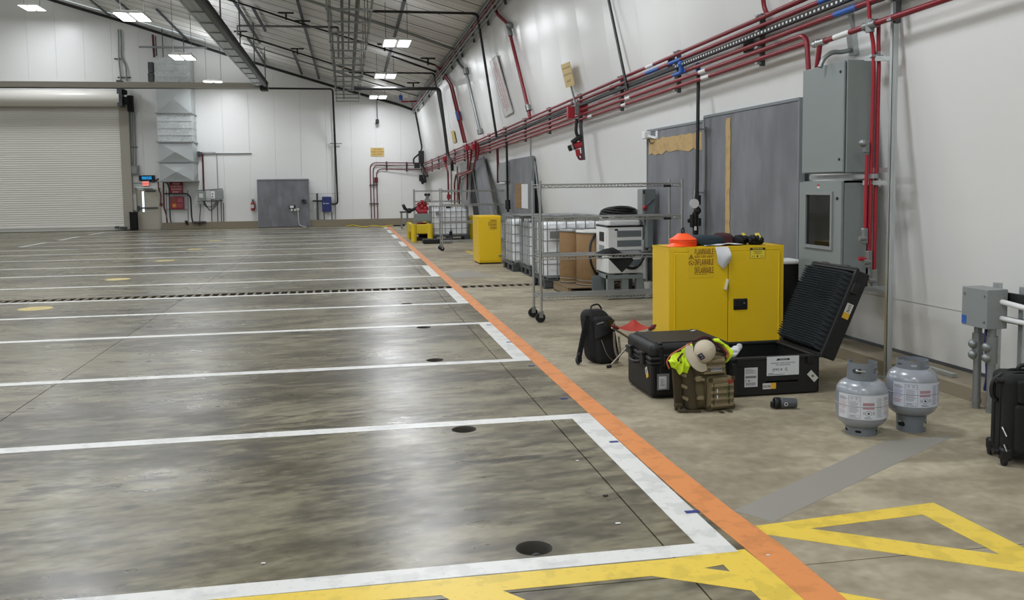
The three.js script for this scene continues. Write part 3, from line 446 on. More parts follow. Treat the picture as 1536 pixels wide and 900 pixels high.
{ // instrument panels on struts
  const t = wthing('instrument_stand', 'strut stand with two grey instrument boxes and looping cables', 'instrument stand', V(Wp(316, 336, 0.3).x, 0.3, FAR + 0.25));
  for (const [a, y0, y1] of [[317, 284, 336], [326, 302, 336], [331.5, 288, 336], [335, 304, 336]]) wpart(t, 'post', wtube([[a, y0], [a + 0.8, y1 - 1]], 0.028, 0.28), M.strutDark);
  wpart(t, 'pedestal', [wtube([[301, 306], [299, 339]], 0.03, 0.4), bx(0.6, 0.05, 0.25, Wp(299, 341, 0.45).x, 0.32, FAR + 0.45)], M.strutDark);
  wpart(t, 'rail', [wtube([[296, 286], [334, 283.5]], 0.03, 0.22), wtube([[296, 302], [334, 301]], 0.03, 0.22)], M.strutDark);
  const b1 = wpart(t, 'box', wbox(296, 287, 307.5, 300, 0.2, 0.24), M.grey), b2 = wpart(t, 'box', wbox(315.5, 285, 334, 299, 0.22, 0.24), M.greyBox);
  wpart(t, 'cover', wbox(298.5, 290, 304.5, 297, 0.02, 0.44), M.offwhite); wpart(t, 'cover', wbox(316, 286.5, 322, 298, 0.02, 0.46), M.plasticWhite); wpart(t, 'gauge', [wbox(318, 290, 319.5, 292, 0.02, 0.48), wbox(318, 294, 319.5, 296, 0.02, 0.48)], M.dark);
  wpart(t, 'lower_box', wbox(297, 301, 306, 307, 0.15, 0.24), M.greyBox);
  for (let k = 0; k < 4; k++) wpart(t, 'cable', tube(smooth([[303 + k, 301], [307 + k * 2, 308 + k * 2], [318, 309 + k * 2.2], [325 + k, 301 + k]].map(p => Wp(p[0], p[1], 0.35 + k * 0.03)), 16), 0.014, 0, 5), M.dark);
  solo('riser_pipe', 'dark red vertical pipe above the instrument stand', 'pipe', wtube([[304, 231], [306, 291]], 0.05, 0.12), M.redDark);
  const s = wthing('wall_strut', 'long grey strut with a clamp, above the instrument stand', 'strut', baseOf(336, 231)); wpart(s, 'rail', wbox(297, 229.3, 377.5, 231, 0.08), M.strut); wpart(s, 'clamp', [wbox(294.5, 227, 298.5, 234, 0.25, 0.02), wbox(299, 228, 303, 233, 0.2, 0.02)], M.strutDark);
  solo('small_conduit', 'thin grey conduit bending down from the strut arm to the instrument stand', 'conduit', wtube([[296, 228.5], [323, 228.5], [325, 232], [327, 284]], 0.02, 0.12, 0.2), M.strut);
}
{ // fire extinguisher on the end wall
  const c = Wp(379.3, 316, 0.14), t = thing('fire_extinguisher', 'red fire extinguisher hung on the end wall left of the grey board', 'extinguisher', V(c.x, c.y, c.z)); const u = 0.0325;
  part(t, 'cylinder', lathe([[0, 0], [0.075, 0.005], [0.085, 0.02], [0.085, 0.33], [0.06, 0.39], [0.03, 0.41], [0, 0.41]].map(p => [p[0], p[1]]), 20), M.redBright);
  part(t, 'valve', [cy(0.025, 0.07, 0, 0.44, 0, 12), bx(0.12, 0.02, 0.03, 0.02, 0.49, 0), bx(0.11, 0.02, 0.03, 0.02, 0.52, 0)], M.strutDark);
  part(t, 'hose', tube(smooth([V(0.02, 0.46, 0.02), V(0.11, 0.42, 0.03), V(0.12, 0.25, 0.04), V(0.1, 0.1, 0.05)], 14), 0.012, 0, 6), M.black);
  part(t, 'wall_bracket', [bx(0.05, 0.3, 0.14, 0, 0.3, -0.11)], M.strutDark);
  part(t, 'label', new THREE.CylinderGeometry(0.0865, 0.0865, 0.16, 16, 1, true, -0.9, 1.8).translate(0, 0.2, 0), M.offwhite);
}
{ // grey board with devices, blue box on legs
  const t = wthing('equipment_board', 'large grey painted board standing against the end wall', 'board', V(Wp(426, 340, 0.35).x, 0, FAR + 0.3)); const p = Wp(388.5, 341, 0.4), q = Wp(462.5, 269, 0.4);
  wpart(t, 'board', worldUV(bx(q.x - p.x, q.y - 0.02, 0.1, (p.x + q.x) / 2, q.y / 2 + 0.01, FAR + 0.35), 'xy'), M.board);
  wpart(t, 'edge', [bx(0.05, q.y, 0.14, p.x, q.y / 2 + 0.005, FAR + 0.35), bx(0.05, q.y, 0.14, q.x, q.y / 2 + 0.005, FAR + 0.35), bx(q.x - p.x, 0.05, 0.14, (p.x + q.x) / 2, q.y, FAR + 0.35)], M.frameGrey);
  const d = wthing('socket_panel', 'small dark panel with pale sockets on the grey board', 'electrical box', baseOf(440, 316, 0.42)); wpart(d, 'body', wbox(434, 307.5, 443, 313.5, 0.08, 0.4), M.dark); wpart(d, 'screen_plate', wbox(435, 308.3, 440.5, 312, 0.01, 0.48), M.paper); wpart(d, 'socket', [wbox(436, 313, 439, 316.5, 0.08, 0.4), wbox(441, 313, 444.5, 316.5, 0.08, 0.4), wbox(445, 312.5, 449, 316, 0.08, 0.4)], M.offwhite);
  solo('hanging_cord', 'pale cord looping from the sockets of the grey board to the floor', 'cord', tube(smooth([[447, 316], [447.5, 325], [449, 336], [453, 339], [460, 340.5]].map(a => Wp(a[0], a[1], 0.48)), 24), 0.016, 0, 6), M.offwhite);
  const v = wthing('hydrant_valve', 'dark wall valve at the right edge of the grey board', 'valve', baseOf(456, 306, 0.42)); wpart(v, 'body', wbox(453.5, 299, 459, 305.5, 0.16, 0.4, 0.04), M.dark); wpart(v, 'wheel', tor(0.09, 0.02).translate(...Wp(455, 302, 0.62).toArray()), M.strutDark);
  const b = wthing('blue_box', 'dark blue wall box with pale lettering on two posts beside the black pipe', 'electrical box', V(Wp(491, 337, 0.3).x, 0.3, FAR + 0.25)); wpart(b, 'body', wbox(483.5, 295, 497, 318, 0.25, 0.15, 0.02), M.blue);
  for (const x of [487, 498.5]) wpart(b, 'post', wtube([[x - 1, 318], [x, 337]], 0.035, 0.28), M.strutDark);
  const pf = plate(485, 303, 496, 307.5, 0.408); wpart(b, 'lettering', pf, print(canvasTex(128, 48, (g, w, h) => { g.fillStyle = '#1c2a66'; g.fillRect(0, 0, w, h); g.fillStyle = '#d5dae8'; g.fillRect(4, 14, 18, 18); g.font = 'italic bold 26px sans-serif'; g.fillText('Allen', 34, 32); })));
  solo('strut_bar', 'thin dark strut across the posts above the blue box', 'strut', wbox(459, 289.8, 510, 290.8, 0.05, 0.2), M.dark);
  solo('strut_post', 'thin dark post left of the blue box', 'strut', wbox(475.5, 290, 477, 333, 0.05, 0.15), M.strutDark);
  solo('black_feed_pipe', 'short black pipe reaching left from the blue box', 'pipe', wtube([[469, 301.5], [484, 301.5]], 0.05, 0.25), M.blackPipe);
  solo('black_main', 'black pipe along the crane girder and down the end wall to the blue box', 'pipe', tube([[-60, 130.5, 2.8], [400, 132.5, 2.8], [499, 133.5, 1.2], [503, 222, 0.2], [506.5, 306, 0.2], [496, 306, 0.25]].map(a => Wp(a[0], a[1], a[2])), 0.042, 0.15, 8), M.blackPipe);
  solo('thin_conduit', 'thin grey conduit beside the black pipe on the end wall', 'conduit', wtube([[499, 150], [502, 240], [503.5, 334]], 0.03, 0.1), M.strut);
  solo('strut_clip', 'strut clip across the black pipe high on the end wall', 'bracket', wbox(495, 214.6, 513, 216, 0.06, 0.12), M.strut);
}
{ // signs and conduits at the right of the end wall
  const p = Wp(556, 234.5, 0.02), q = Wp(576, 221.5, 0.02), t = thing('yellow_sign', 'yellow warning sign with red lettering high on the end wall', 'sign', V((p.x + q.x) / 2, p.y, p.z));
  part(t, 'panel', bx(q.x - p.x, q.y - p.y, 0.02, 0, (q.y - p.y) / 2, -0.011), M.offwhite);
  part(t, 'face', bx(q.x - p.x, q.y - p.y, 0.004, 0, (q.y - p.y) / 2, 0.001), print(canvasTex(256, 166, (g, w, h) => { g.fillStyle = '#c8b068'; g.fillRect(0, 0, w, h); g.fillStyle = '#8a3a20'; g.font = 'bold 34px sans-serif'; g.textAlign = 'center'; ['CAUTION', 'FOAM SYSTEM', 'DISCHARGE'].forEach((s, i) => g.fillText(s, w / 2, 46 + i * 46, w - 20)); })));
  const rc = wthing('conduit_run', 'three dark red conduits bending down the end wall to the curb', 'conduit', baseOf(560, 331, 0.1));
  for (const [k, x, y, yb_] of [[0, 555, 244, 331.5], [1, 559.5, 247.5, 331.5], [2, 564.5, 253.5, 330.5]]) wpart(rc, 'conduit', wtube([[632, y + 0.5, 0.25], [x, y, 0.06], [x + 2.5, yb_ - 0.5, 0.06], [x - 8, yb_ + 0.5, 0.12], k ? [540, 332.3, 0.15 + k * 0.06] : [512, 332.6, 0.12]], 0.032, 0.05, 0.3), M.redDark);
  for (const [p, q, y] of [[554, 566.5, 277.5], [554, 568, 305.5]]) wpart(rc, 'strut_clip', wbox(p, y - 0.8, q, y + 0.8, 0.05, 0.02), M.strutDark);
  for (const [x, y0, y1] of [[579, 242, 256], [609, 243, 257]]) wpart(rc, 'strut_clip', wbox(x, y0, x + 2, y1, 0.05, 0.02), M.strutDark);
  wpart(rc, 'alarm_box', wbox(561.5, 266, 567, 274, 0.12, 0.06), M.redDark);
  const c = wthing('wall_camera', 'small black camera hanging on a rod high on the end wall', 'camera', baseOf(566, 186)); wpart(c, 'rod', wtube([[565, 150], [566, 180]], 0.022, 0.25), M.dark); wpart(c, 'body', wbox(563.5, 178.5, 568.5, 185.5, 0.2, 0.2, 0.05), M.black);
  solo('curb_pipe', 'dark red pipe lying along the top of the end wall curb', 'pipe', wtube([[290, 337.2, 0.3], [386, 334.5, 0.3]], 0.035, 0.3), M.redDark);
  const b = wthing('cable_cluster', 'dark gland boxes with looping cables in the corner of end wall and right wall', 'cables', baseOf(637, 275, 0.6)); for (const q of [wbox(622, 245, 630, 252, 0.3, 0.3), wbox(628.5, 226, 636, 246, 0.25, 0.35, 0.03), wbox(629, 262, 635, 272, 0.2, 0.35, 0.03), wbox(635, 269, 640, 274, 0.2, 0.35, 0.03)]) wpart(b, 'gland_box', q, M.dark);
  for (let k = 0; k < 4; k++) wpart(b, 'cable', tube(smooth([[631 + k, 246], [633 + k * 3, 258 + k * 2], [636 + k * 1.2, 264], [634 + k, 276 - k], [630, 268]].map(a => Wp(a[0], a[1], 0.6 + k * 0.04)), 24), 0.022, 0, 5), M.dark);
  solo('corner_hose', 'dark pipe curving from the roof edge down to the cable cluster in the corner', 'pipe', tube([[622, 164, 0.5], [625, 178, 0.4], [633, 222, 0.4], [630, 230, 0.5], [620, 238, 0.5], [621, 246, 0.5]].map(a => Wp(...a)), 0.04, 0.3, 6), M.dark);
}
// ---------------------------------------------------------------- overhead: roof pipes, trapeze rack, crane
{
  const rt = (pts, r, off = 0.3, bend = 0.15, n = 6) => tube(pts.map(p => rf(p[0], p[1], off)), r, bend, n);
  const up = (name, label, cat, g, m, group) => solo(name, label, cat, g, m, group);
  { const t = wthing('sprinkler_line', 'black sprinkler pipe with drop tees crossing the roof above the right-row lamps', 'pipe', rf(530, 59, 0.35));
    wpart(t, 'pipe', rt([[318, -8], [379.6, 11], [453.8, 35.9], [530.5, 59.4], [587, 76.7], [652, 97]], 0.03, 0.35), M.blackPipe);
    for (const p of [[429, 24], [454, 36], [577, 71], [642, 92]]) { const q = rf(p[0], p[1], 0.3); wpart(t, 'sprinkler_tee', [bx(0.5, 0.05, 0.05, q.x, q.y + 0.1, q.z), cy(0.03, 0.25, q.x, q.y, q.z, 8)], M.dark); } }
  { const t = wthing('sprinkler_line', 'black sprinkler pipe with drop tees crossing the roof close to the end wall', 'pipe', rf(500, 97, 0.35));
    wpart(t, 'pipe', rt([[356, 50.7], [440, 77], [530, 106], [608, 130.5]], 0.032, 0.35), M.blackPipe);
    for (const p of [[361, 51], [446, 77], [620, 128]]) { const q = rf(p[0], p[1], 0.3); wpart(t, 'sprinkler_tee', [bx(0.5, 0.05, 0.05, q.x, q.y + 0.1, q.z), cy(0.03, 0.25, q.x, q.y, q.z, 8)], M.dark); } }
  up('roof_edge_pipe', 'black pipe following the roof line where it meets the end wall', 'pipe', tube([[70, -2], [200, 37], [340, 82], [380, 93.5], [505, 131], [600, 157.5], [620, 165]].map(p => Wp(p[0], p[1], 0.25)), 0.06, 0.2, 6), M.dark);
  up('roof_pipe', 'thick grey pipe running down the roof slope to the right wall', 'pipe', rt([[455, -2], [620, 52], [682, 74.5]], 0.045, 0.2), M.strut);
  up('roof_pipe', 'thin grey pipe running down the roof slope between the two sprinkler pipes', 'pipe', rt([[365, 65], [560, 125], [640, 148]], 0.03, 0.15), M.strut);
  up('roof_pipe', 'thin dark pipe running down the roof slope under the right-row lamps', 'pipe', rt([[587, 84], [655, 108]], 0.035, 0.2), M.dark);
  const rails = [[[446, 0], [478.5, 118], 'steel rail under the roof left of the pipe trapeze'], [[607, 0], [577, 109], 'steel rail under the roof carrying the right-row lamps'], [[350, 0], [390, 64], 'steel rail under the roof beside the crane runway'], [[379, 11], [398, 46], 'short steel rail under the roof between sprinkler pipes, by the crane runway'], [[372, 57], [397, 95], 'short steel rail under the roof at the end of the crane runway'], [[440, 78], [454, 114], 'short steel rail near the end wall left of the pipe trapeze']];
  for (const [a, b, l] of rails) { const p = rf(a[0], a[1], 0.12), q = rf(b[0], b[1], 0.12); const m = V(p.x * 0.5 + q.x * 0.5, 0, 0); up('roof_rail', l, 'rail', span(p, q, 0.085, 0.07), M.strutDark); }
  for (const [a, l] of [[[60, -4, 100, 20], 'dark roof rail seen left of the middle lamp row'], [[130, -4, 165, 24], 'dark roof rail over the middle lamp row'], [[170, -4, 196, 18], 'dark roof rail right of the middle lamp row'], [[235, 14, 285, 64], 'dark roof rail beside the air duct']]) up('roof_rail', l, 'rail', span(rf(a[0], a[1], 0.1), rf(a[2], a[3], 0.1), 0.08, 0.06), M.strutDark);
  { // thin black drop line
    up('black_branch', 'thin black pipe branching from the crane runway and dropping inside the pipe trapeze', 'pipe', rt([[356, 52], [356, 38.5], [490, 40.5], [507, 41], [508, 85]], 0.035, 0.5), M.blackPipe); }
  { // trapeze rack
    const y = 5.68, x0 = -0.3, x1 = 0.66, t = wthing('pipe_trapeze', 'long hanging trapeze of cross struts with two black pipes, ladder-like, over the floor', 'pipe rack', V(0.18, y, -28));
    for (const x of [x0, x1]) wpart(t, 'side_rail', bx(0.045, 0.045, 40, x, y, -21.5), M.strut);
    for (let k = 0; k < 27; k++) wpart(t, 'cross_strut', bx(x1 - x0 + 0.08, 0.042, 0.042, 0.18, y - 0.05, -41.4 + k * 1.5), M.strut);
    for (let k = 0; k < 14; k++) for (const x of [x0, x1]) { const z = -41.4 + k * 3; wpart(t, 'hanger_rod', tube([V(x, y, z), V(x, roofH(x, z), z)], 0.012, 0, 5), M.strutDark); }
    wpart(t, 'black_pipe', tube([V(0.02, y + 0.05, -1.5), V(0.02, y + 0.05, -41.2)], 0.035, 0, 8), M.blackPipe); wpart(t, 'black_pipe', tube([V(0.36, y + 0.07, -1.5), V(0.36, y + 0.07, -38)], 0.05, 0, 8), M.blackPipe);
    wpart(t, 'black_pipe', tube([V(0.18, y + 0.05, -1.5), V(0.18, y + 0.05, -27)], 0.02, 0, 8), M.blackPipe);
  }
  { // crane runway and girder
    const t = wthing('crane_runway', 'dark overhead crane runway beam with a pale cable tray, running toward the end wall', 'crane beam', V(-3.3, 6.0, -20)); const y = 6.1;
    wpart(t, 'top_flange', bx(0.15, 0.02, 40, -3.2, y + 0.16, -20.3), M.strutDark); wpart(t, 'bottom_flange', bx(0.15, 0.02, 40, -3.2, y - 0.06, -20.3), M.strutDark); wpart(t, 'web', bx(0.02, 0.22, 40, -3.2, y + 0.05, -20.3), M.strutDark);
    wpart(t, 'cable_tray', [bx(0.3, 0.012, 39.5, -3.46, y, -20.3), bx(0.012, 0.1, 39.5, -3.61, y + 0.05, -20.3), bx(0.012, 0.1, 39.5, -3.31, y + 0.05, -20.3)], M.galv);
    for (let k = 0; k < 26; k++) wpart(t, 'tray_bracket', bx(0.4, 0.025, 0.04, -3.44, y - 0.02, -40 + k * 1.5), M.strut);
    wpart(t, 'conduit', tube([V(-3.68, y + 0.06, -40), V(-3.68, y + 0.06, -1)], 0.05, 0, 8), M.galv);
    for (let k = 0; k < 9; k++) { const z = -39.5 + k * 4.6; wpart(t, 'hanger', tube([V(-3.2, y + 0.16, z), V(-3.2, roofH(-3.2, z), z)], 0.02, 0, 6), M.strutDark); }
    const zg = -39.9, a = az(-80, 127, zg), b = az(398, 129.5, zg), g = wthing('crane_girder', 'grey crane girder spanning before the end wall, ending at the runway', 'crane beam', V((a.x + b.x) / 2, 6.05, zg));
    wpart(g, 'girder', bx(b.x - a.x, 0.2, 0.22, (a.x + b.x) / 2, 6.13, zg), M.trimTan); wpart(g, 'bottom_flange', bx(b.x - a.x, 0.02, 0.34, (a.x + b.x) / 2, 6.02, zg), M.trimTan);
    const p = az(396, 128, zg + 0.3); wpart(g, 'end_truck', rb(0.3, 0.35, 0.6, 0.03, -3.3, 6.08, zg + 0.05), M.dark);
  }
  { const t = wthing('wall_light_pendant', 'white rods with a blue box and red pipe hanging by the end wall', 'pendant', az(601, 150, -40.5)); const Q = (x, y) => az(x, y, -40.5);
    wpart(t, 'rod', tube([Q(600.7, 98), Q(601, 146)], 0.03, 0, 6), M.plasticWhite); wpart(t, 'rod', tube([Q(611, 105), Q(615, 107), Q(613, 120), Q(613.5, 154)], 0.025, 0.1, 6), M.plasticWhite);
    const b = Q(601, 146.5); wpart(t, 'box', rb(0.16, 0.22, 0.16, 0.02, b.x, b.y, b.z), M.blueTag); wpart(t, 'pipe', tube([Q(602, 150), Q(602.5, 152.5), Q(628, 152), Q(641, 147)], 0.035, 0.1, 6), M.red); }
  { // black drops from roof level down the right wall
    const cn = z => V(xe(z) - 0.14, he(z) - 0.12, z), across = (px, z) => V(az(px, 100, z).x, cn(z).y, z);
    const zA = wl(745, 206, 0.22).z, zB = wl(667, 200, 0.2).z, zC = wl(672, 234, 0.3).z;
    up('black_drop', 'thin black pipe down the leaning wall left of the red-lettered plate', 'pipe', tube([across(555, zA), cn(zA), wl(745, 206, 0.22)], 0.034, 0.12, 8), M.blackPipe);
    up('black_drop', 'thin black pipe crossing near the end wall, then down the right wall', 'pipe', tube([across(523, zB), cn(zB), wl(667, 200, 0.2)], 0.03, 0.12, 8), M.blackPipe);
    up('black_drop', 'thick black pipe near the end wall dropping to a black elbow', 'pipe', tube([V(az(531, 131, zC).x, he(zC) - 0.75, zC), V(xw(he(zC) - 0.75, zC) - 0.14, he(zC) - 0.75, zC), wl(672, 234, 0.3), wl(678, 244, 0.3), wl(678.5, 255, 0.3)], 0.06, 0.12, 8), M.blackPipe);
    up('black_drop', 'black pipe running down the leaning wall right of the tilted yellow sign', 'pipe', tube([wl(909, -20, 0.1), wl(913, 0, 0.1), wl(941, 134, 0.2)], 0.024, 0, 8), M.blackPipe);
    const t = wthing('conduit_drop', 'pair of red conduits with a blue band running down the upper right wall', 'conduit', wl(697, 214, 0.1));
    for (const d of [-1.6, 1.6]) wpart(t, 'conduit', tube([rf(652, 97, 0.35), wl(661 + d, 105, 0.1), wl(676.5 + d, 127, 0.1), wl(697.5 + d, 214, 0.15)], 0.035, 0.2, 6), M.red);
    wpart(t, 'blue_band', tube([wl(686.5, 168, 0.1), wl(689.5, 180, 0.1)], 0.09, 0, 8), M.blueTag);
    up('conduit_drop', 'grey conduit with fittings running down the upper right wall between red pair and black pipe', 'conduit', [tube([rf(682, 74.5, 0.2), wl(686, 92, 0.1), wl(699, 107, 0.1), wl(720.5, 199, 0.12)], 0.05, 0.25, 6), tube([wl(698, 103, 0.1), wl(700, 111, 0.1)], 0.09, 0, 8), tube([wl(719.5, 194, 0.12), wl(721, 201, 0.12)], 0.09, 0, 8)], M.strut);
    const u = wthing('conduit_drop', 'single red conduit with a grey fitting running down beside the red-lettered plate', 'conduit', wl(792, 163, 0.1));
    wpart(u, 'conduit', tube([wl(737, -8, 0.1), wl(744.4, 20, 0.1), wl(761.7, 36, 0.1), wl(766, 55, 0.1), wl(793, 165, 0.12), wl(795, 178, 0.14)], 0.042, 0.25, 8), M.red); wpart(u, 'fitting', [tube([wl(761.7, 36, 0.1), wl(766, 54, 0.1)], 0.06, 0, 8), sp(0.09, ...wl(764, 38, 0.1).toArray())], M.strut); wpart(u, 'clamp', tube([wl(791.5, 158, 0.12), wl(793.5, 166, 0.12)], 0.07, 0, 8), M.strut);
  }
  { // conduits along the eave
    const t = wthing('eave_conduits', 'bundle of grey and red conduits running along the roof eave on the right wall', 'conduit', V(xe(-30), he(-30) - 0.4, -30));
    const E = (z, d, o) => V(xw(he(z) - d, z) - o, he(z) - d, z);
    [[0.06, 0.1, 0.035, M.strut], [0.16, 0.12, 0.035, M.strut], [0.28, 0.14, 0.03, M.red], [0.38, 0.14, 0.035, M.strut], [0.5, 0.14, 0.03, M.strut]].forEach(([d, o, r, m]) => wpart(t, 'conduit', tube([E(-10, d, o), E(-42.8, d, o)], r, 0, 6), m));
    for (let k = 0; k < 14; k++) { const z = -12 - k * 2.25; wpart(t, 'bracket', span(E(z, 0.02, 0.06), E(z, 0.58, 0.07), 0.06, 0.05), M.strutDark); }
  }
}
// ---------------------------------------------------------------- right wall: the pipe run
const ht = z => 3.64 + 0.018 * z;
const Rk = (z, dy, out = 0) => V(xk(z) - 0.14 - out, ht(z) - dy, z);
{
  const t = wthing('pipe_run', 'run of parallel dark red pipes on strut brackets along the right wall', 'pipes', Rk(-20, 0.5));
  const zN = -5.2, zF = -42.6;
  [[0, zN], [0.085, zN], [0.26, zN], [0.345, zN - 3.2], [0.43, -8.25]].forEach(([d, z]) => wpart(t, 'pipe', tube([Rk(z, d), Rk(-14, d), Rk(-25, d), Rk(zF, d)], 0.026, 0, 8), M.red));
  // perforated dark strut with its row of holes
  const tr = wpart(t, 'cable_strut', [span(Rk(zN, 0.17, 0.02), Rk(-30, 0.17, 0.02), 0.05, 0.05)], M.dark);
  { const base = t.userData_base; const hole = flat(bx(0.004, 0.022, 0.03)); const gs = []; for (let k = 0; k < 70; k++) { const p = Rk(-6.3 - k * 0.075, 0.17, 0.048); gs.push(hole.clone().translate(p.x, p.y, p.z)); } const m = wpart(t, 'strut_slots', gs, M.plasticWhite); m.userData.kind = 'stuff'; }
  for (let k = 0; k < 15; k++) { const z = -6.9 - k * 2.35; wpart(t, 'bracket', [span(Rk(z, -0.06, -0.05), Rk(z, 0.5, -0.05), 0.05, 0.04, V(0, 0, 1))], M.strutDark); for (const d of [-0.035, 0.13, 0.3, 0.47]) wpart(t, 'clamp', bx(0.05, 0.022, 0.06, ...Rk(z, d).toArray()), M.strut); }
  for (const [z, d, L] of [[-7.6, 0.085, 0.42], [-7.4, 0.26, 0.35], [-12.2, 0.085, 0.5], [-11.4, 0.085, 0.4], [-11.2, 0.26, 0.45], [-16.2, 0.26, 0.7]]) wpart(t, 'blue_label', tube([Rk(z, d), Rk(z - L, d)], 0.0285, 0, 8), M.blueTag, 'blue pipe label');
  for (const [z, d, L] of [[-10.6, 0.345, 0.2], [-10.5, 0.43, 0.22], [-13.4, 0.345, 0.22], [-13.6, 0.43, 0.2], [-15.4, 0.43, 0.25], [-12.4, 0, 0.3]]) wpart(t, 'white_label', tube([Rk(z, d), Rk(z - L, d)], 0.0285, 0, 8), M.plasticWhite, 'white pipe label');
  for (const [z, d] of [[-11.9, 0.05], [-9.6, 0.22], [-14.5, 0.1]]) wpart(t, 'tag_plate', bx(0.03, 0.14, 0.2, ...Rk(z, d, -0.06).toArray()), M.strutDark);
  wpart(t, 'blue_elbow', [sp(0.05, ...Rk(-11.3, 0.17, 0.04).toArray()), tube([Rk(-11.3, 0.17, 0.04), Rk(-11.3, 0.28, 0.04)], 0.035, 0, 8)], M.blueTag);
  // lower pipe that carries on past the cabinets, and the drops into the upper cabinet
  const low = z => V(xk(z) - 0.16, ht(z) - 0.5, z), zq = -8.35;
  wpart(t, 'elbow_drop', tube([Rk(-8.8, 0.345), Rk(-8.25, 0.345), V(Rk(-8.2, 0).x, 2.79, -8.2)], 0.026, 0.12, 8), M.red);
  wpart(t, 'elbow_drop', tube([V(Rk(-8, 0).x, ht(-8) - 0.47, -8.0), V(Rk(-8, 0).x, 2.79, -8.05)], 0.026, 0.1, 8), M.red);
  wpart(t, 'pipe', tube([Rk(-8.0, 0.47), Rk(-7.22, 0.46)], 0.026, 0, 8), M.red); wpart(t, 'pipe', tube([Rk(-7.25, 0.46), Rk(-3.5, 0.44)], 0.026, 0, 8), M.red);
  wpart(t, 'fitting', [sp(0.045, ...Rk(-8.02, 0.47).toArray()), tube([Rk(-8.1, 0.47), Rk(-7.9, 0.47)], 0.036, 0, 8)], M.chrome);
  wpart(t, 'fitting', [tube([Rk(-7.2, 0.41), Rk(-7.2, 0.52)], 0.038, 0, 8), tube([Rk(-7.28, 0.46), Rk(-7.1, 0.46)], 0.038, 0, 8)], M.strut);
  wpart(t, 'white_wrap', tube([Rk(-7.75, 0.466), Rk(-7.5, 0.462)], 0.028, 0, 8), M.plasticWhite);
  // loop pipe high at the top edge
  wpart(t, 'loop_pipe', tube([wl(1143, -20, 0.14), wl(1146, 10, 0.14), wl(1151, 23, 0.14), wl(1165, 16, 0.14), wl(1210, -4, 0.14)], 0.026, 0.12, 8), M.red);
}
function quad(pts, thick) {                                  // a plate through four corners (tl, tr, br, bl) with uv on its face
  const n = V().crossVectors(pts[1].clone().sub(pts[0]), pts[3].clone().sub(pts[0])).normalize().multiplyScalar(thick); // points away from the viewer's side
  const [a, b, c, d] = pts, [e, f, g, h] = pts.map(p => p.clone().add(n)), P = [], U = [], q = (p0, p1, p2, p3) => { for (const [p, u] of [[p0, [0, 1]], [p3, [0, 0]], [p2, [1, 0]], [p0, [0, 1]], [p2, [1, 0]], [p1, [1, 1]]]) { P.push(p.x, p.y, p.z); U.push(...u); } };
  q(a, b, c, d); q(f, e, h, g); q(b, f, g, c); q(e, a, d, h); q(e, f, b, a); q(d, c, g, h);
  const G = new THREE.BufferGeometry(); G.setAttribute('position', new THREE.Float32BufferAttribute(P, 3)); G.setAttribute('uv', new THREE.Float32BufferAttribute(U, 2)); G.computeVertexNormals(); return G;
}
{ // plates on the leaning wall
  const txt = (lines, bg, fg, w, h, size) => canvasTex(w, h, (g) => { g.fillStyle = bg; g.fillRect(0, 0, w, h); g.fillStyle = fg; g.font = `bold ${size}px sans-serif`; g.textAlign = 'center'; lines.forEach((s, i) => g.fillText(s, w / 2, h * (i + 0.85) / (lines.length + 0.5), w * 0.86)); });
  const t = wthing('tilted_sign', 'yellow hose sign with three lines on a post above the pipe run', 'sign', wl(867, 158, 0.15));
  const cs = [[841, 97.5], [854, 92.5], [861.5, 127], [849, 132]].map(p => wl(p[0], p[1], 0.14));
  wpart(t, 'plate', quad(cs, 0.01), print(txt(['HANGAR', 'FOAM HOSE', 'UNIT'], '#c4ad74', '#6b4a2a', 128, 256, 28))); wpart(t, 'post', tube([wl(856, 128, 0.12), wl(864, 158, 0.15)], 0.02, 0, 6), M.strut);
  const u = wthing('lettered_plate', 'white plate with red lettering in a long frame on the leaning wall', 'sign', wl(757, 176, 0.05));
  const c2 = [[734, 92], [744.7, 83], [769, 169], [757, 176.5]].map(p => wl(p[0], p[1], 0.06));
  wpart(u, 'plate', quad(c2, 0.02), print(canvasTex(128, 512, (g, w, h) => { g.fillStyle = '#d6d6d4'; g.fillRect(0, 0, w, h); g.strokeStyle = '#8d9190'; g.lineWidth = 5; g.strokeRect(3, 3, w - 6, h - 6); g.fillStyle = '#b5636a'; g.save(); g.translate(64, 256); g.rotate(Math.PI / 2); g.font = 'bold 26px sans-serif'; g.textAlign = 'center'; ['NO SMOKING WITHIN FIFTY FEET', 'AUTOMATIC FOAM DISCHARGE AREA', 'WARNING  EVACUATE  ALARM'].forEach((s, i) => g.fillText(s, 0, -20 + i * 30, 440)); g.restore(); }), 0.35));
  const s = [[676, 197], [680, 195], [684, 213], [680, 215]].map(p => wl(p[0], p[1], 0.06)); solo('small_wall_sign', 'small yellow sign low on the leaning wall beside the red conduit pair', 'sign', quad(s, 0.01), M.dot);
}
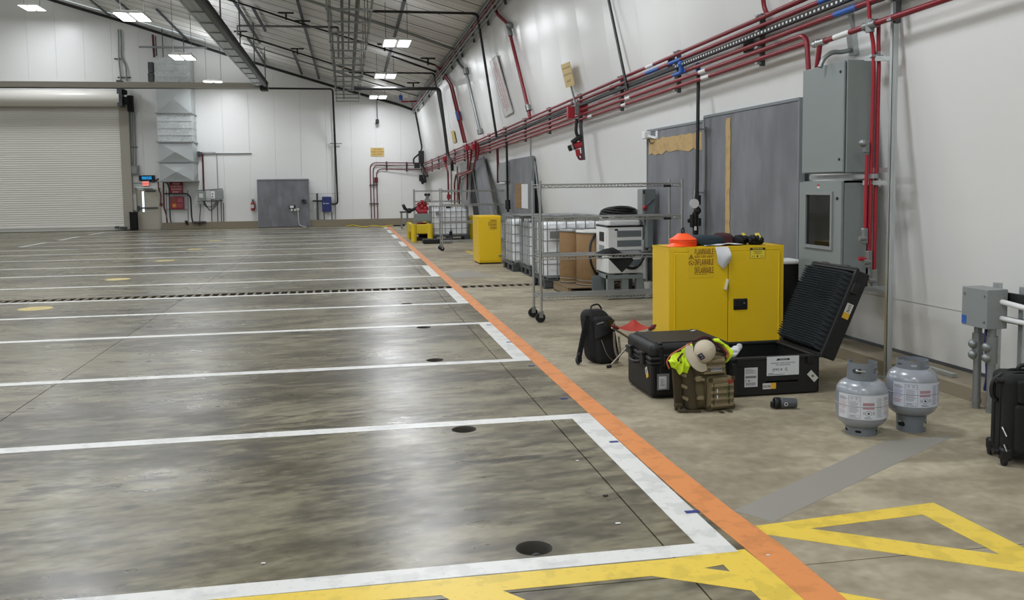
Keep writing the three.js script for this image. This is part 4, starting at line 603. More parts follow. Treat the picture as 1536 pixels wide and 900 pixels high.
{ // hose nozzle station on the pipe run
  const t = wthing('nozzle_station', 'red valve boxes and hanging black hose with a red spray nozzle', 'nozzle', wl(874, 236, 0.2)); const z = wl(866, 166, 0.2).z, Q = (x, y, dz = 0) => az(x, y, z + dz);
  const b = (x0, y0, x1, y1, d) => { const p = Q(x0, y1), q = Q(x1, y0); return rb(q.x - p.x, q.y - p.y, d, 0.015, (p.x + q.x) / 2, (p.y + q.y) / 2, z); };
  wpart(t, 'valve_box', b(851, 160, 861, 178, 0.12), M.redBright); wpart(t, 'valve_box', b(868, 153, 880, 173, 0.12), M.redBright); wpart(t, 'center_block', [b(861, 158, 868, 172, 0.1), b(856, 151, 859, 156, 0.06), b(864, 149, 867, 155, 0.06)], M.strut);
  wpart(t, 'strut', span(Q(870, 176), Q(875.5, 240), 0.06, 0.03), M.strutDark);
  wpart(t, 'hose', tube(smooth([Q(865, 178), Q(864, 195), Q(866, 203), Q(872, 212)], 16), 0.03, 0, 8), M.black);
  wpart(t, 'grip', [tube([Q(858, 214), Q(866, 208), Q(872, 204)], 0.045, 0, 8)], M.black);
  wpart(t, 'nozzle_body', [tube([Q(861, 220), Q(872, 216)], 0.06, 0, 10), tube([Q(866, 224), Q(868, 234)], 0.045, 0, 8)], M.redBright); wpart(t, 'nozzle_tip', tube([Q(853, 223), Q(861, 220)], 0.055, 0, 10), M.black);
  wpart(t, 'nozzle_rim', tube([Q(856.5, 221.6), Q(859, 220.8)], 0.06, 0, 10), M.chrome); wpart(t, 'loop', tube(smooth([Q(866, 232), Q(869, 238), Q(873, 238), Q(872, 230)], 12), 0.022, 0, 6), M.redDark);
}
{ // big grey board behind the wire rack and cabinet
  const t = thing('wall_board', 'tall grey painted plywood board with bare strips, behind the yellow cabinet', 'board', [4.6, 0.12, -10.92], Math.atan2(4.65 - 4.54, -8.69 + 13.16)); const len = 4.47, h = 2.42;
  const L = (zz) => zz + 10.92;                               // along the board
  for (const [a, b, hh] of [[-13.16, -11.1, h - 0.02], [-11.07, -8.69, h + 0.03]]) { part(t, 'board_panel', worldUV(bx(0.05, hh, b - a, 0, hh / 2, L((a + b) / 2)), 'zy'), M.board); part(t, 'board_edge', [bx(0.07, hh, 0.03, 0, hh / 2, L(a)), bx(0.07, hh, 0.03, 0, hh / 2, L(b)), bx(0.07, 0.03, b - a, 0, hh, L((a + b) / 2))], M.frameGrey); }
  const ragged = (x0, x1, y0, y1, n, vert) => { const A = [], B = []; for (let i = 0; i <= n; i++) { const q = i / n; if (vert) { A.push([x0 + rr(-0.012, 0.012), y0 + (y1 - y0) * q]); B.unshift([x1 + rr(-0.012, 0.012), y0 + (y1 - y0) * q]); } else { A.push([x0 + (x1 - x0) * q, y0 + rr(-0.03, 0.03)]); B.unshift([x0 + (x1 - x0) * q, y1 + rr(-0.02, 0.02)]); } } return poly([...A, ...B], [], 0.004).rotateY(-Math.PI / 2); };
  const sh = (g, z, y) => g.translate(-0.0285, y, z);
  part(t, 'bare_strip', sh(ragged(0, 1.95, 0, 0.21, 14, false), L(-13.08), 2.05), M.plywood, 'bare plywood strip lying across the grey board'); part(t, 'bare_strip', sh(ragged(0, 0.12, 0, 2.2, 24, true), L(-10.42), 0.18), M.plywood, 'bare plywood strip standing up the grey board');
  part(t, 'conduit', tube([V(-0.05, 0.1, L(-11.0)), V(-0.05, h - 0.1, L(-11.0))], 0.018, 0, 8), M.strut);
  const c = wthing('wall_camera', 'small white camera on the top corner of the grey board', 'camera', ax(975, 212, 4.5)); const q = ax(970, 203, 4.48); wpart(c, 'body', rb(0.12, 0.11, 0.14, 0.015, q.x, q.y, q.z), M.plasticWhite); wpart(c, 'bracket', [span(V(q.x, q.y, q.z), ax(985, 207, 4.52), 0.03), rb(0.03, 0.14, 0.08, 0.005, ...ax(986, 203, 4.54).toArray())], M.plasticWhite); wpart(c, 'cable', tube(smooth([ax(973, 208, 4.48), ax(976, 215, 4.5), ax(984, 211, 4.53), ax(986, 205, 4.53)], 12), 0.006, 0, 5), M.black);
}
{ // black riser with its valves
  const x = 4.44, z = -10.95, t = wthing('black_riser', 'black vertical riser with valve cluster in front of the grey board', 'pipe', V(x, 0.9, z)); const Y = y => az(1047, y, z).y, X = px => az(px, 300, z).x;
  wpart(t, 'pipe', tube([V(X(1047), Y(97), z), V(X(1045.5), Y(300), z), V(X(1045), 0.9, z)], 0.023, 0, 10), M.blackPipe); wpart(t, 'blue_cap', [sp(0.035, X(1046.5), Y(98), z), cy(0.03, 0.1, X(1046.5), Y(105), z, 10)], M.blueTag);
  wpart(t, 'valve', [cy(0.045, 0.12, X(1046), Y(300), z, 12), sp(0.05, X(1046), Y(316), z), cy(0.05, 0.1, X(1046), Y(333), z, 12)], M.dark); wpart(t, 'regulator', [cy(0.035, 0.2, X(1041), Y(330), z + 0.03, 12), cy(0.03, 0.16, X(1036), Y(331), z + 0.05, 12).rotateX(0), tube([V(X(1032), Y(331), z), V(X(1046), Y(331), z)], 0.025, 0, 8), cy(0.028, 0.12, X(1041), Y(345), z + 0.03, 12)], M.black);
  wpart(t, 'gauge', [new THREE.CylinderGeometry(0.06, 0.06, 0.03, 20).rotateX(Math.PI / 2).translate(X(1039), Y(305), z + 0.05)], M.paper); wpart(t, 'lever', [tube([V(X(1039), Y(298), z + 0.05), V(X(1040), Y(285), z + 0.05)], 0.01, 0, 6), tube([V(X(1037), Y(298), z), V(X(1046), Y(298), z)], 0.015, 0, 6)], M.chrome);
  for (const y of [194, 289]) wpart(t, 'standoff', [bx(0.12, 0.02, 0.02, X(1050), Y(y), z), bx(0.02, 0.07, 0.03, X(1056), Y(y), z)], M.strut);
  wpart(t, 'tag', bx(0.03, 0.05, 0.01, X(1040), Y(342), z + 0.07), M.paper);
}
{ // disconnect switch at the board's edge
  const z = -12.75, t = wthing('disconnect_switch', 'grey disconnect switch box with red lever left of the grey board', 'electrical box', az(970, 345, z)); const Q = (x, y) => az(x, y, z); const b = (x0, y0, x1, y1, d, dz = 0) => { const p = Q(x0, y1), q = Q(x1, y0); return rb(q.x - p.x, q.y - p.y, d, 0.01, (p.x + q.x) / 2, (p.y + q.y) / 2, z + dz); };
  wpart(t, 'body', b(960, 283, 980, 325, 0.2), M.greyDark); wpart(t, 'side_plate', b(959.5, 284, 964, 325, 0.22), M.greyBox); wpart(t, 'lever', [tube([Q(962, 311), Q(976, 298)], 0.012, 0, 6).translate(0, 0, 0.13)], M.strutDark); wpart(t, 'knob', sp(0.035, Q(962.5, 311).x, Q(962.5, 311).y, z + 0.14), M.redBright); wpart(t, 'lower_box', b(970, 326, 979, 372, 0.12, -0.03), M.greyDark); wpart(t, 'label', b(961, 285, 963.5, 291, 0.005, 0.112), M.dark);
}
{ // strut frame: pole and cross struts
  const b = fl(1331, 567), t = thing('strut_post', 'tall galvanised strut post standing at the curb beside the grey cabinets', 'post', [b.x, 0, b.z]);
  part(t, 'channel', [bx(0.05, 3.4, 0.01, 0, 1.71, 0.018), bx(0.01, 3.4, 0.045, -0.02, 1.71, 0), bx(0.01, 3.4, 0.045, 0.02, 1.71, 0)], M.galv); part(t, 'foot', [bx(0.14, 0.012, 0.12, 0, 0.007, 0), bx(0.05, 0.1, 0.012, 0, 0.06, 0.03)], M.galv);
  const X = 4.46; // plane of the red drops, just in front of the post
  const d = wthing('red_drops', 'three red vertical pipes with grey fittings beside the grey cabinets', 'pipes', V(4.4, 0.95, -7.25)); const Q = (x, y) => az(x, y, -7.2);
  wpart(d, 'pipe', tube([Q(1304, -40), Q(1303, 8), Q(1305, 38), Q(1310.5, 68), Q(1310.5, 92), Q(1303.5, 378)], 0.0175, 0.1, 8), M.redBright);
  wpart(d, 'pipe', tube([Q(1318, 34), Q(1317.5, 62), Q(1318.5, 90), Q(1311, 406)], 0.0175, 0.1, 8), M.redBright);
  wpart(d, 'pipe', tube([Q(1300.5, 232), Q(1297.3, 342)], 0.016, 0, 8), M.redBright);
  for (const [x, y0, y1] of [[1296.5, 342, 366], [1303, 376, 402], [1310.7, 404, 430]]) { const p = Q(x, (y0 + y1) / 2), h = Q(x, y0).y - Q(x, y1).y; wpart(d, 'fitting', [rb(0.05, h, 0.05, 0.012, p.x, p.y, p.z), new THREE.CylinderGeometry(0.022, 0.022, 0.06, 12).rotateZ(Math.PI / 2).translate(p.x - 0.03, p.y - 0.02, p.z + 0.02)], M.strut); }
  { const p = Q(1299, 220); wpart(d, 'fitting', [rb(0.05, 0.11, 0.05, 0.012, p.x, p.y, p.z), sp(0.035, p.x - 0.04, p.y + 0.03, p.z + 0.02)], M.strut); }
  for (const [x, y] of [[1290, 388], [1293, 418]]) wpart(d, 'stub', tube([Q(x - 2, y), Q(x + 9, y + 1)], 0.018, 0, 8), M.redBright);
  for (const y of [84, 274]) wpart(d, 'clamp', [bx(0.11, 0.02, 0.05, Q(1314, y).x, Q(1314, y).y, -7.2), bx(0.02, 0.07, 0.06, Q(1314.5, y).x, Q(1314.5, y).y, -7.18)], M.chrome);
  const c = wthing('cross_struts', 'short galvanised cross struts fixed to the strut post', 'struts', V(4.55, 1.0, -7.15)); for (const [a, y, b2] of [[1299, 88, 1341], [1312, 255, 1336], [1296, 274, 1337], [1286, 433, 1331]]) wpart(c, 'strut', span(az(a, y, -7.28), az(b2, y, -7.04), 0.04, 0.04), M.galv);
}
function cabinetBox(t, x0, x1, z0, z1, y0, y1, seamAt) {      // front faces -x; far end z0, near end z1
  const w = z1 - z0, h = y1 - y0, d = x1 - x0;
  part(t, 'body', rb(d - 0.03, h, w, 0.008, (d - 0.03) / 2 + 0.03, h / 2, 0), M.grey);
  return { w, h, d };
}
{ // two grey control cabinets
  const x0 = 4.37, a = ax(1204, 106, x0), b = ax(1267, 89, x0), y0 = ax(1265, 259, x0).y, y1 = b.y, zc = (a.z + b.z) / 2;
  const t = thing('control_cabinet', 'large grey steel control cabinet with plain door, mounted above the windowed one', 'cabinet', [x0, y0, zc]); const { w, h } = cabinetBox(t, x0, 4.64, a.z, b.z, y0, y1);
  part(t, 'door', rb(0.022, h - 0.012, w - 0.012, 0.008, 0.011, h / 2, 0), M.grey); for (const y of [0.12, h - 0.1]) part(t, 'latch', [new THREE.CylinderGeometry(0.012, 0.012, 0.01, 12).rotateZ(Math.PI / 2).translate(-0.003, y, w / 2 - 0.06)], M.dark);
  const a2 = ax(1199, 275, x0), b2 = ax(1263, 271, x0), y2 = b2.y, yb = 0.74, hh = y2 - yb;
  const u = thing('control_cabinet', 'grey steel control cabinet with a window in its door, below the plain one', 'cabinet', [x0, yb, (a2.z + b2.z) / 2]); const w2 = b2.z - a2.z;
  part(u, 'body', [bx(0.24, 0.02, w2, 0.15, 0.01, 0), bx(0.24, 0.02, w2, 0.15, hh - 0.01, 0), bx(0.24, hh, 0.02, 0.15, hh / 2, w2 / 2 - 0.01), bx(0.24, hh, 0.02, 0.15, hh / 2, -w2 / 2 + 0.01), bx(0.02, hh, w2, 0.26, hh / 2, 0)], M.grey);
  const wy0 = ax(1210, 366, x0).y - yb, wy1 = ax(1210, 292, x0).y - yb, wz0 = ax(1210, 330, x0).z - u.position.z, wz1 = ax(1247, 330, x0).z - u.position.z;
  part(u, 'door', poly([[-w2 / 2 + 0.006, 0.006], [w2 / 2 - 0.006, 0.006], [w2 / 2 - 0.006, hh - 0.006], [-w2 / 2 + 0.006, hh - 0.006]], [[[wz0, wy0], [wz1, wy0], [wz1, wy1], [wz0, wy1]]], 0.022).rotateY(-Math.PI / 2).translate(0.022, 0, 0), M.grey);
  const fr = (z0, z1, y0, y1) => bx(0.02, y1 - y0, z1 - z0, -0.006, (y0 + y1) / 2, (z0 + z1) / 2), f = 0.03; part(u, 'window_frame', [fr(wz0 - f, wz0, wy0 - f, wy1 + f), fr(wz1, wz1 + f, wy0 - f, wy1 + f), fr(wz0, wz1, wy1, wy1 + f), fr(wz0, wz1, wy0 - f, wy0)], M.greyBox);
  part(u, 'window_pane', bx(0.006, wy1 - wy0, wz1 - wz0, 0.008, (wy0 + wy1) / 2, (wz0 + wz1) / 2), M.glassDark);
  part(u, 'inner_plate', [bx(0.02, wy1 - wy0 + 0.2, wz1 - wz0 + 0.16, 0.2, (wy0 + wy1) / 2, (wz0 + wz1) / 2)], M.greyBox); part(u, 'component', [rb(0.08, 0.12, 0.12, 0.01, 0.15, wy0 + 0.09, wz0 + 0.1)], M.yellowGuard); part(u, 'component', [rb(0.08, 0.1, 0.2, 0.01, 0.15, wy0 + 0.36, wz0 + 0.16)], M.strutDark);
  part(u, 'logo', bx(0.003, 0.035, 0.04, -0.0015, hh - 0.05, -0.02), print(canvasTex(64, 48, (g) => { g.fillStyle = '#e8e4e2'; g.fillRect(0, 0, 64, 48); g.fillStyle = '#b02030'; g.fillRect(0, 0, 64, 20); g.fillRect(26, 20, 12, 20); })), 'small red and white logo tag'); part(u, 'lock', new THREE.CylinderGeometry(0.014, 0.014, 0.012, 12).rotateZ(Math.PI / 2).translate(-0.004, hh - 0.16, w2 / 2 - 0.07), M.dark);
  // strut shelf between the two and a cable box above
  solo('mounting_strut', 'galvanised strut between the two grey cabinets', 'strut', bx(0.05, 0.04, w + 0.35, 4.52, y2 + 0.035, zc + 0.1), M.galv);
  const z = -7.7, k = wthing('cable_box', 'small pale conduit box tilted above the plain grey cabinet', 'electrical box', az(1288, 83, z)); const q = az(1284, 66, z); wpart(k, 'body', rb(0.12, 0.2, 0.1, 0.01).rotateZ(0.18).translate(q.x, q.y, q.z), M.galv); wpart(k, 'strut', span(az(1276, 20, z), az(1292, 76, z), 0.05, 0.04), M.galv); wpart(k, 'flexible_conduit', tube(smooth([az(1230, 101, z), az(1236, 88, z), az(1248, 79, z), az(1262, 78, z), az(1277, 75, z)], 24), 0.022, 0, 10), M.strut);
}
{ // junction box on legs at the right edge
  const x0 = 4.52, a = ax(1444.5, 427.5, x0), b = ax(1483, 435, x0), y0 = ax(1483, 495, x0).y, y1 = b.y, w = b.z - a.z, h = y1 - y0, t = thing('junction_box', 'grey steel junction box on conduit legs with pale conduits leaving right', 'electrical box', [x0, 0, (a.z + b.z) / 2]);
  part(t, 'body', rb(0.16, h, w, 0.006, 0.08, y0 + h / 2, 0), M.greyBox); part(t, 'cover', rb(0.008, h - 0.004, w - 0.004, 0.003, -0.002, y0 + h / 2, 0), M.greyBox); part(t, 'blue_sticker', bx(0.003, 0.06, 0.05, -0.007, y0 + 0.045, -w / 2 + 0.03), M.blueTag);
  for (const [z, y] of [[w / 2 - 0.03, h - 0.05], [w / 2 - 0.03, 0.05], [-w / 2 + 0.03, h - 0.05]]) part(t, 'screw', new THREE.CylinderGeometry(0.008, 0.008, 0.01, 8).rotateZ(Math.PI / 2).translate(-0.007, y0 + y, z), M.strut);
  for (const s of [-1, 1]) { const l = part(t, 'conduit_leg', [cy(0.028, y0, 0.09, y0 / 2, s * w * 0.27, 14)], M.strut); part(l, 'seal_fitting', [cy(0.04, 0.2, 0.09, y0 - 0.16, s * w * 0.27, 14), sp(0.035, 0.05, y0 - 0.14, s * w * 0.27), sp(0.035, 0.05, y0 - 0.22, s * w * 0.27), ], M.strut); part(l, 'foot_coupling', cy(0.035, 0.03, 0.09, 0.06, s * w * 0.27, 14), M.strut); }
  part(t, 'outlet_conduit', tube([V(0.11, y0 + h - 0.09, w / 2 - 0.01), V(0.12, y0 + h - 0.1, w / 2 + 0.1), V(0.14, y0 + h - 0.16, w / 2 + 0.9), V(0.2, y0 + h - 0.16, w / 2 + 9)], 0.02, 0.05, 10), M.plasticWhite); part(t, 'outlet_conduit', tube([V(0.11, y0 + 0.08, w / 2 - 0.01), V(0.12, y0 + 0.075, w / 2 + 0.1), V(0.14, y0 + 0.07, w / 2 + 0.9), V(0.2, y0 + 0.07, w / 2 + 9)], 0.018, 0.05, 10), M.plasticWhite);
  part(t, 'blue_wire', tube(smooth([V(0.1, y0, 0), V(0.08, y0 - 0.12, 0.02), V(0.1, y0 - 0.35, 0.02), V(0.1, 0.15, 0)], 20), 0.012, 0, 6), M.blue);
  part(t, 'back_post', [bx(0.045, y1 + 0.02, 0.045, 0.24, (y1 + 0.02) / 2 , w / 2 + 0.06), bx(0.045, y1 - 0.1, 0.045, 0.2, (y1 - 0.1) / 2 + 0.13, -0.02)], M.galv); part(t, 'back_rail', [0.06, 0.2, h - 0.05].map(y => bx(0.03, 0.04, w + 0.2, 0.19, y0 + y, 0.03)), M.dark);
  solo('curb_channel', 'short grey channel lying on the curb left of the junction box legs', 'channel', [bx(0.05, 0.03, 0.32, 4.78, 0.138, -6.55)], M.galv);
}
{ // boards and boxes farther along the right wall
  const xT = wl(791, 236, 0.09), z1 = ax(797, 250, xT.x).z, z0 = ax(764, 250, xT.x).z;
  const t = thing('wall_board', 'grey board with dark edge and posters beyond the wire rack, standing off the leaning wall', 'board', [xT.x, 0.12, (z0 + z1) / 2]); const h = xT.y - 0.12, w = z1 - z0;
  part(t, 'board_panel', worldUV(bx(0.06, h, w, 0, h / 2, 0), 'zy'), M.board); part(t, 'board_edge', [bx(0.09, h + 0.02, 0.05, 0.02, h / 2 + 0.01, w / 2), bx(0.09, 0.03, w, 0.02, h, 0)], M.frameGrey); part(t, 'brace', span(V(0.08, h - 0.1, w / 2 - 0.05), V(0.3, 0.2, w / 2 - 0.05), 0.04, 0.04), M.galv);
  const pr = (x0, y0, x1, y1, m, n, l) => { const p = ax(x0, y1, xT.x - 0.036), q = ax(x1, y0, xT.x - 0.036); part(t, n, bx(0.006, q.y - p.y, q.z - p.z, -0.035, (p.y + q.y) / 2 - 0.12, (p.z + q.z) / 2 - t.position.z), m, l); };
  pr(774, 275, 782, 312, M.card, 'cardboard_sheet', 'tan cardboard sheet'); pr(782, 276, 791.5, 312, M.paper, 'white_sheet', 'white sheet');
  const box = (name, label, x0, y0, x1, y1, d, m, off = 0.12) => { const f = wl((x0 + x1) / 2, y0, off), p = ax(x0, y1, f.x), q = ax(x1, y0, f.x), k = thing(name, label, 'electrical box', [f.x, p.y, (p.z + q.z) / 2]); const W = q.z - p.z, Hh = q.y - p.y; part(k, 'body', rb(d, Hh, W, 0.01, d / 2, Hh / 2, 0), m); part(k, 'door', rb(0.012, Hh - 0.03, W - 0.05, 0.004, -0.006, Hh / 2, 0), m); return k; };
  box('wall_enclosure', 'grey upper enclosure beside the farther wall board', 748, 242, 761, 273, 0.12, M.greyBox); box('wall_enclosure', 'taller grey enclosure under the small one beside the farther wall board', 746, 275, 764, 322, 0.2, M.greyBox); box('wall_enclosure', 'tall narrow grey enclosure behind the farthest wire racks', 692, 244, 703, 306, 0.15, M.greyBox); box('wall_enclosure', 'small pale enclosure hung beneath the red conduit drop near the end wall', 679, 258, 686, 292, 0.1, M.offwhite);
  solo('wall_riser', 'dark red conduit dropping from the pipe run to the upper enclosure', 'conduit', tube([wl(746, 222, 0.12), wl(747, 250, 0.14), wl(747, 274, 0.18)], 0.035, 0, 8), M.redDark);
  solo('wall_riser', 'black pipe dropping from the pipe run between enclosure and farther wall board', 'pipe', [tube([wl(760, 212, 0.2), wl(761.5, 300, 0.35), wl(762, 318, 0.38)], 0.03, 0, 8), tube([wl(761.5, 300, 0.35), wl(762, 314, 0.38)], 0.07, 0, 8)], M.blackPipe);
  solo('wall_riser', 'thin grey pipe dropping from the pipe run in front of the farther wall board', 'pipe', tube([wl(796, 205, 0.16), wl(796.5, 320, 0.4)], 0.02, 0, 8), M.strut);
  const r = wthing('red_valve_tree', 'cluster of red looping pipes and valve boxes near the end of the pipe run', 'pipes', wl(690, 305, 0.3)); const Q = (x, y, o = 0.3) => wl(x, y, o);
  for (const pts of [[[708, 214], [706, 240], [703, 256], [684, 262], [682, 275], [682, 305]], [[713, 212], [714, 235], [709, 256], [690, 264], [688, 280], [689, 306]], [[700, 216], [702, 240], [701, 260], [701, 300]], [[666, 235], [668, 245], [672, 258], [673, 300]], [[716, 214], [718, 228], [715, 240]]]) wpart(r, 'pipe', tube(pts.map(p => Q(p[0], p[1])), 0.035, 0.15, 6), M.red);
  for (const [x, y] of [[667, 238], [701, 222], [711, 220], [673, 295]]) wpart(r, 'valve_box', rb(0.14, 0.17, 0.14, 0.02, ...Q(x, y).toArray()), M.redBright);
  for (const [x, y0, y1] of [[677, 250, 304], [686, 250, 304], [706, 244, 306]]) wpart(r, 'grey_riser', tube([Q(x, y0, 0.2), Q(x, y1, 0.3)], 0.03, 0, 6), M.strut);
  const s = thing('leaning_panel', 'perforated grey panel leaning against the right wall behind the farthest wire rack', 'panel', wl(728, 318, 0.55)); const A = wl(712, 241, 0.1), B = wl(725, 236, 0.1), C = wl(742, 322, 0.5), D = wl(722, 326, 0.5), o = s.position; part(s, 'sheet', quad([A, B, C, D].map(p => p.clone().sub(o)), 0.03), M.board); part(s, 'edge_rail', [span(A.clone().sub(o), D.clone().sub(o), 0.05), span(B.clone().sub(o), C.clone().sub(o), 0.05)], M.strut);
  const s2 = thing('leaning_panel', 'black panel leaning against the right wall behind the perforated grey one', 'panel', wl(714, 322, 0.45)); { const o = s2.position, P = [[701, 256], [708, 250], [720, 322], [711, 326]].map((p, i) => wl(p[0], p[1], i < 2 ? 0.08 : 0.42).sub(o)); part(s2, 'sheet', quad(P, 0.04), M.blackMatte); part(s2, 'edge_rail', span(P[1], P[2], 0.04), M.strut); }
}
// ---------------------------------------------------------------- storage along the wall
function wireRack(label, p, len, dep, hgt, levels, group) {   // origin at the front left foot; x to the right, z back is negative
  const t = thing('wire_rack', label, 'shelving', p, 0, group);
  for (const [x, z] of [[0, 0], [len, 0], [0, -dep], [len, -dep]]) {
    part(t, 'post', [cy(0.017, hgt - 0.14, x, 0.14 + (hgt - 0.14) / 2, z, 10), cy(0.019, 0.012, x, hgt, z, 10)], M.chrome);
    const c = part(t, 'caster', [cy(0.012, 0.03, x, 0.14, z, 8), bx(0.06, 0.014, 0.05, x, 0.132, z), bx(0.05, 0.08, 0.004, x - 0.006, 0.1, z - 0.022), bx(0.05, 0.08, 0.004, x - 0.006, 0.1, z + 0.022)], M.strut); part(c, 'wheel', [new THREE.CylinderGeometry(0.062, 0.062, 0.032, 24).rotateX(Math.PI / 2).translate(x - 0.012, 0.062, z), new THREE.CylinderGeometry(0.035, 0.035, 0.036, 20).rotateX(Math.PI / 2).translate(x - 0.012, 0.062, z)], M.rubber);
  }
  for (const y of levels) {
    const g = [], r = 0.0038;
    for (const z of [0, -dep]) { g.push(tube([V(0, y, z), V(len, y, z)], 0.008, 0, 6), tube([V(0, y - 0.04, z), V(len, y - 0.04, z)], 0.007, 0, 6)); const zz = []; for (let k = 0; k <= len / 0.045; k++) zz.push(V(k * 0.045, y - (k % 2 ? 0.04 : 0), z)); g.push(tube(zz, 0.005, 0, 4)); }
    for (const x of [0, len]) g.push(tube([V(x, y, 0), V(x, y, -dep)], 0.005, 0, 6), tube([V(x, y - 0.032, 0), V(x, y - 0.032, -dep)], 0.005, 0, 6));
    part(t, 'shelf', g, M.chrome); const w = []; for (let k = 1; k * 0.026 < dep; k++) w.push(tube([V(0, y + 0.004, -k * 0.026), V(len, y + 0.004, -k * 0.026)], 0.0022, 0, 4)); for (let k = 1; k < 5; k++) w.push(tube([V(len * k / 5, y - 0.004, 0), V(len * k / 5, y - 0.004, -dep)], 0.004, 0, 4));
    part(t, 'wire_deck', w, M.chrome).userData.kind = 'stuff';
  }
  return t;
}
{
  const a = fl(812, 483), z = a.z + 0.03, Y = y => az(812, y, z).y, xr = az(1023, 300, z).x;
  const t = wireRack('chrome wire rack on casters beside the yellow cabinet with inflammable lettering', [az(812, 470, z).x, 0, z], xr - az(812, 470, z).x, 0.46, Y(272), [Y(277), Y(327), Y(385), Y(446)]);
  for (const y of [Y(279) - 0.01, Y(329) - 0.01]) part(t, 'name_tag', bx(0.1, 0.03, 0.004, (xr - az(812, 470, z).x) - 0.2, y - 0.01, 0.01), M.black);
  const f = fl(664, 376.5), zf = f.z, Yf = y => az(664, y, zf).y;
  wireRack('chrome wire rack on casters between the far white tank and the second yellow cabinet', [f.x, 0, zf], 1.83, 0.5, Yf(283), [Yf(286), Yf(307), Yf(333), Yf(362)]);
  const z3 = -31.6, x3 = az(622, 300, z3).x; wireRack('chrome wire rack standing beyond the far white tank and yellow guard', [x3, 0, z3], 1.83, 0.5, az(622, 284, z3).y, [az(622, 286, z3).y, az(622, 302, z3).y, 0.7, 0.25]);
}
function tote(name, label, p, turn, w, d, h, group) {           // caged liquid tote; origin at its base centre
  const t = thing(name, label, 'liquid tote', p, turn, group), y0 = 0.16, top = h;
  part(t, 'pallet', [rb(w, 0.035, d, 0.01, 0, 0.14, 0), ...[-1, 0, 1].flatMap(i => [-1, 0, 1].map(j => rb(0.14, 0.12, 0.14, 0.01, i * (w / 2 - 0.08), 0.065, j * (d / 2 - 0.08)))), bx(w, 0.02, 0.1, 0, 0.012, d / 2 - 0.06), bx(w, 0.02, 0.1, 0, 0.012, -d / 2 + 0.06)], M.strutDark);
  const b = rb(w - 0.09, top - y0 - 0.1, d - 0.09, 0.08, 0, y0 + (top - y0 - 0.1) / 2, 0, 4); part(t, 'bottle', b, M.poly); const cap = part(t, 'filler_cap', [cy(0.09, 0.05, 0, top - 0.06, 0, 20), cy(0.075, 0.03, 0, top - 0.03, 0, 20)], M.black);
  const g = [], r = 0.0095; for (let k = 0; k < 6; k++) { const y = y0 + 0.06 + (top - y0 - 0.07) * k / 5; const q = fillet([V(-w / 2, y, -d / 2), V(w / 2, y, -d / 2), V(w / 2, y, d / 2), V(-w / 2, y, d / 2), V(-w / 2, y, -d / 2), V(-w / 2 + 0.2, y, -d / 2)], 0.07); g.push(tube(q, r, 0, 6)); }
  const nx = 6, nz = 5; for (let i = 0; i <= nx; i++) for (const s of [-1, 1]) g.push(tube([V(-w / 2 + 0.06 + (w - 0.12) * i / nx, y0, s * d / 2), V(-w / 2 + 0.06 + (w - 0.12) * i / nx, top, s * d / 2)], r, 0, 6)); for (let i = 0; i <= nz; i++) for (const s of [-1, 1]) g.push(tube([V(s * w / 2, y0, -d / 2 + 0.06 + (d - 0.12) * i / nz), V(s * w / 2, top, -d / 2 + 0.06 + (d - 0.12) * i / nz)], r, 0, 6));
  part(t, 'cage', g, M.strut); part(t, 'top_bar', [bx(0.04, 0.02, d, -w / 5, top, 0), bx(0.04, 0.02, d, w / 5, top, 0)], M.strut); part(t, 'valve', [cy(0.05, 0.12, 0, 0.24, 0, 12).rotateX(0).translate(0, 0, d / 2 - 0.02), bx(0.02, 0.12, 0.02, 0, 0.33, d / 2 + 0.03)], M.black); part(t, 'plate', bx(0.16, 0.12, 0.004, -w / 3, 0.9, d / 2 + 0.012), M.strut);
  return t;
}
{
  const f = fl(675, 361); tote('liquid_tote', 'white caged liquid tote beside the yellow guard frame near the end wall', [fl(647, 361).x + 0.61, 0, f.z - 0.5], 0, 1.2, 1.0, 1.12);
  tote('liquid_tote', 'white caged liquid tote just behind the second yellow cabinet', [3.25 + 0.5, 0, -18.3], Math.PI / 2, 1.15, 1.0, 1.13); tote('liquid_tote', 'white caged liquid tote between the other tote and the wire rack', [3.38 + 0.5, 0, -17.12], Math.PI / 2, 1.0, 1.0, 1.13); tote('liquid_tote', 'white caged liquid tote behind the cardboard drums', [3.2 + 0.55, 0, -15.02], 0, 1.1, 0.95, 1.2);
  solo('tote_lid_sheet', 'flat grey sheet lying on the tote tops behind the wire rack', 'sheet', rb(1.3, 0.015, 1.1, 0.004, 3.9, 1.157, -17.15), M.strut);
}
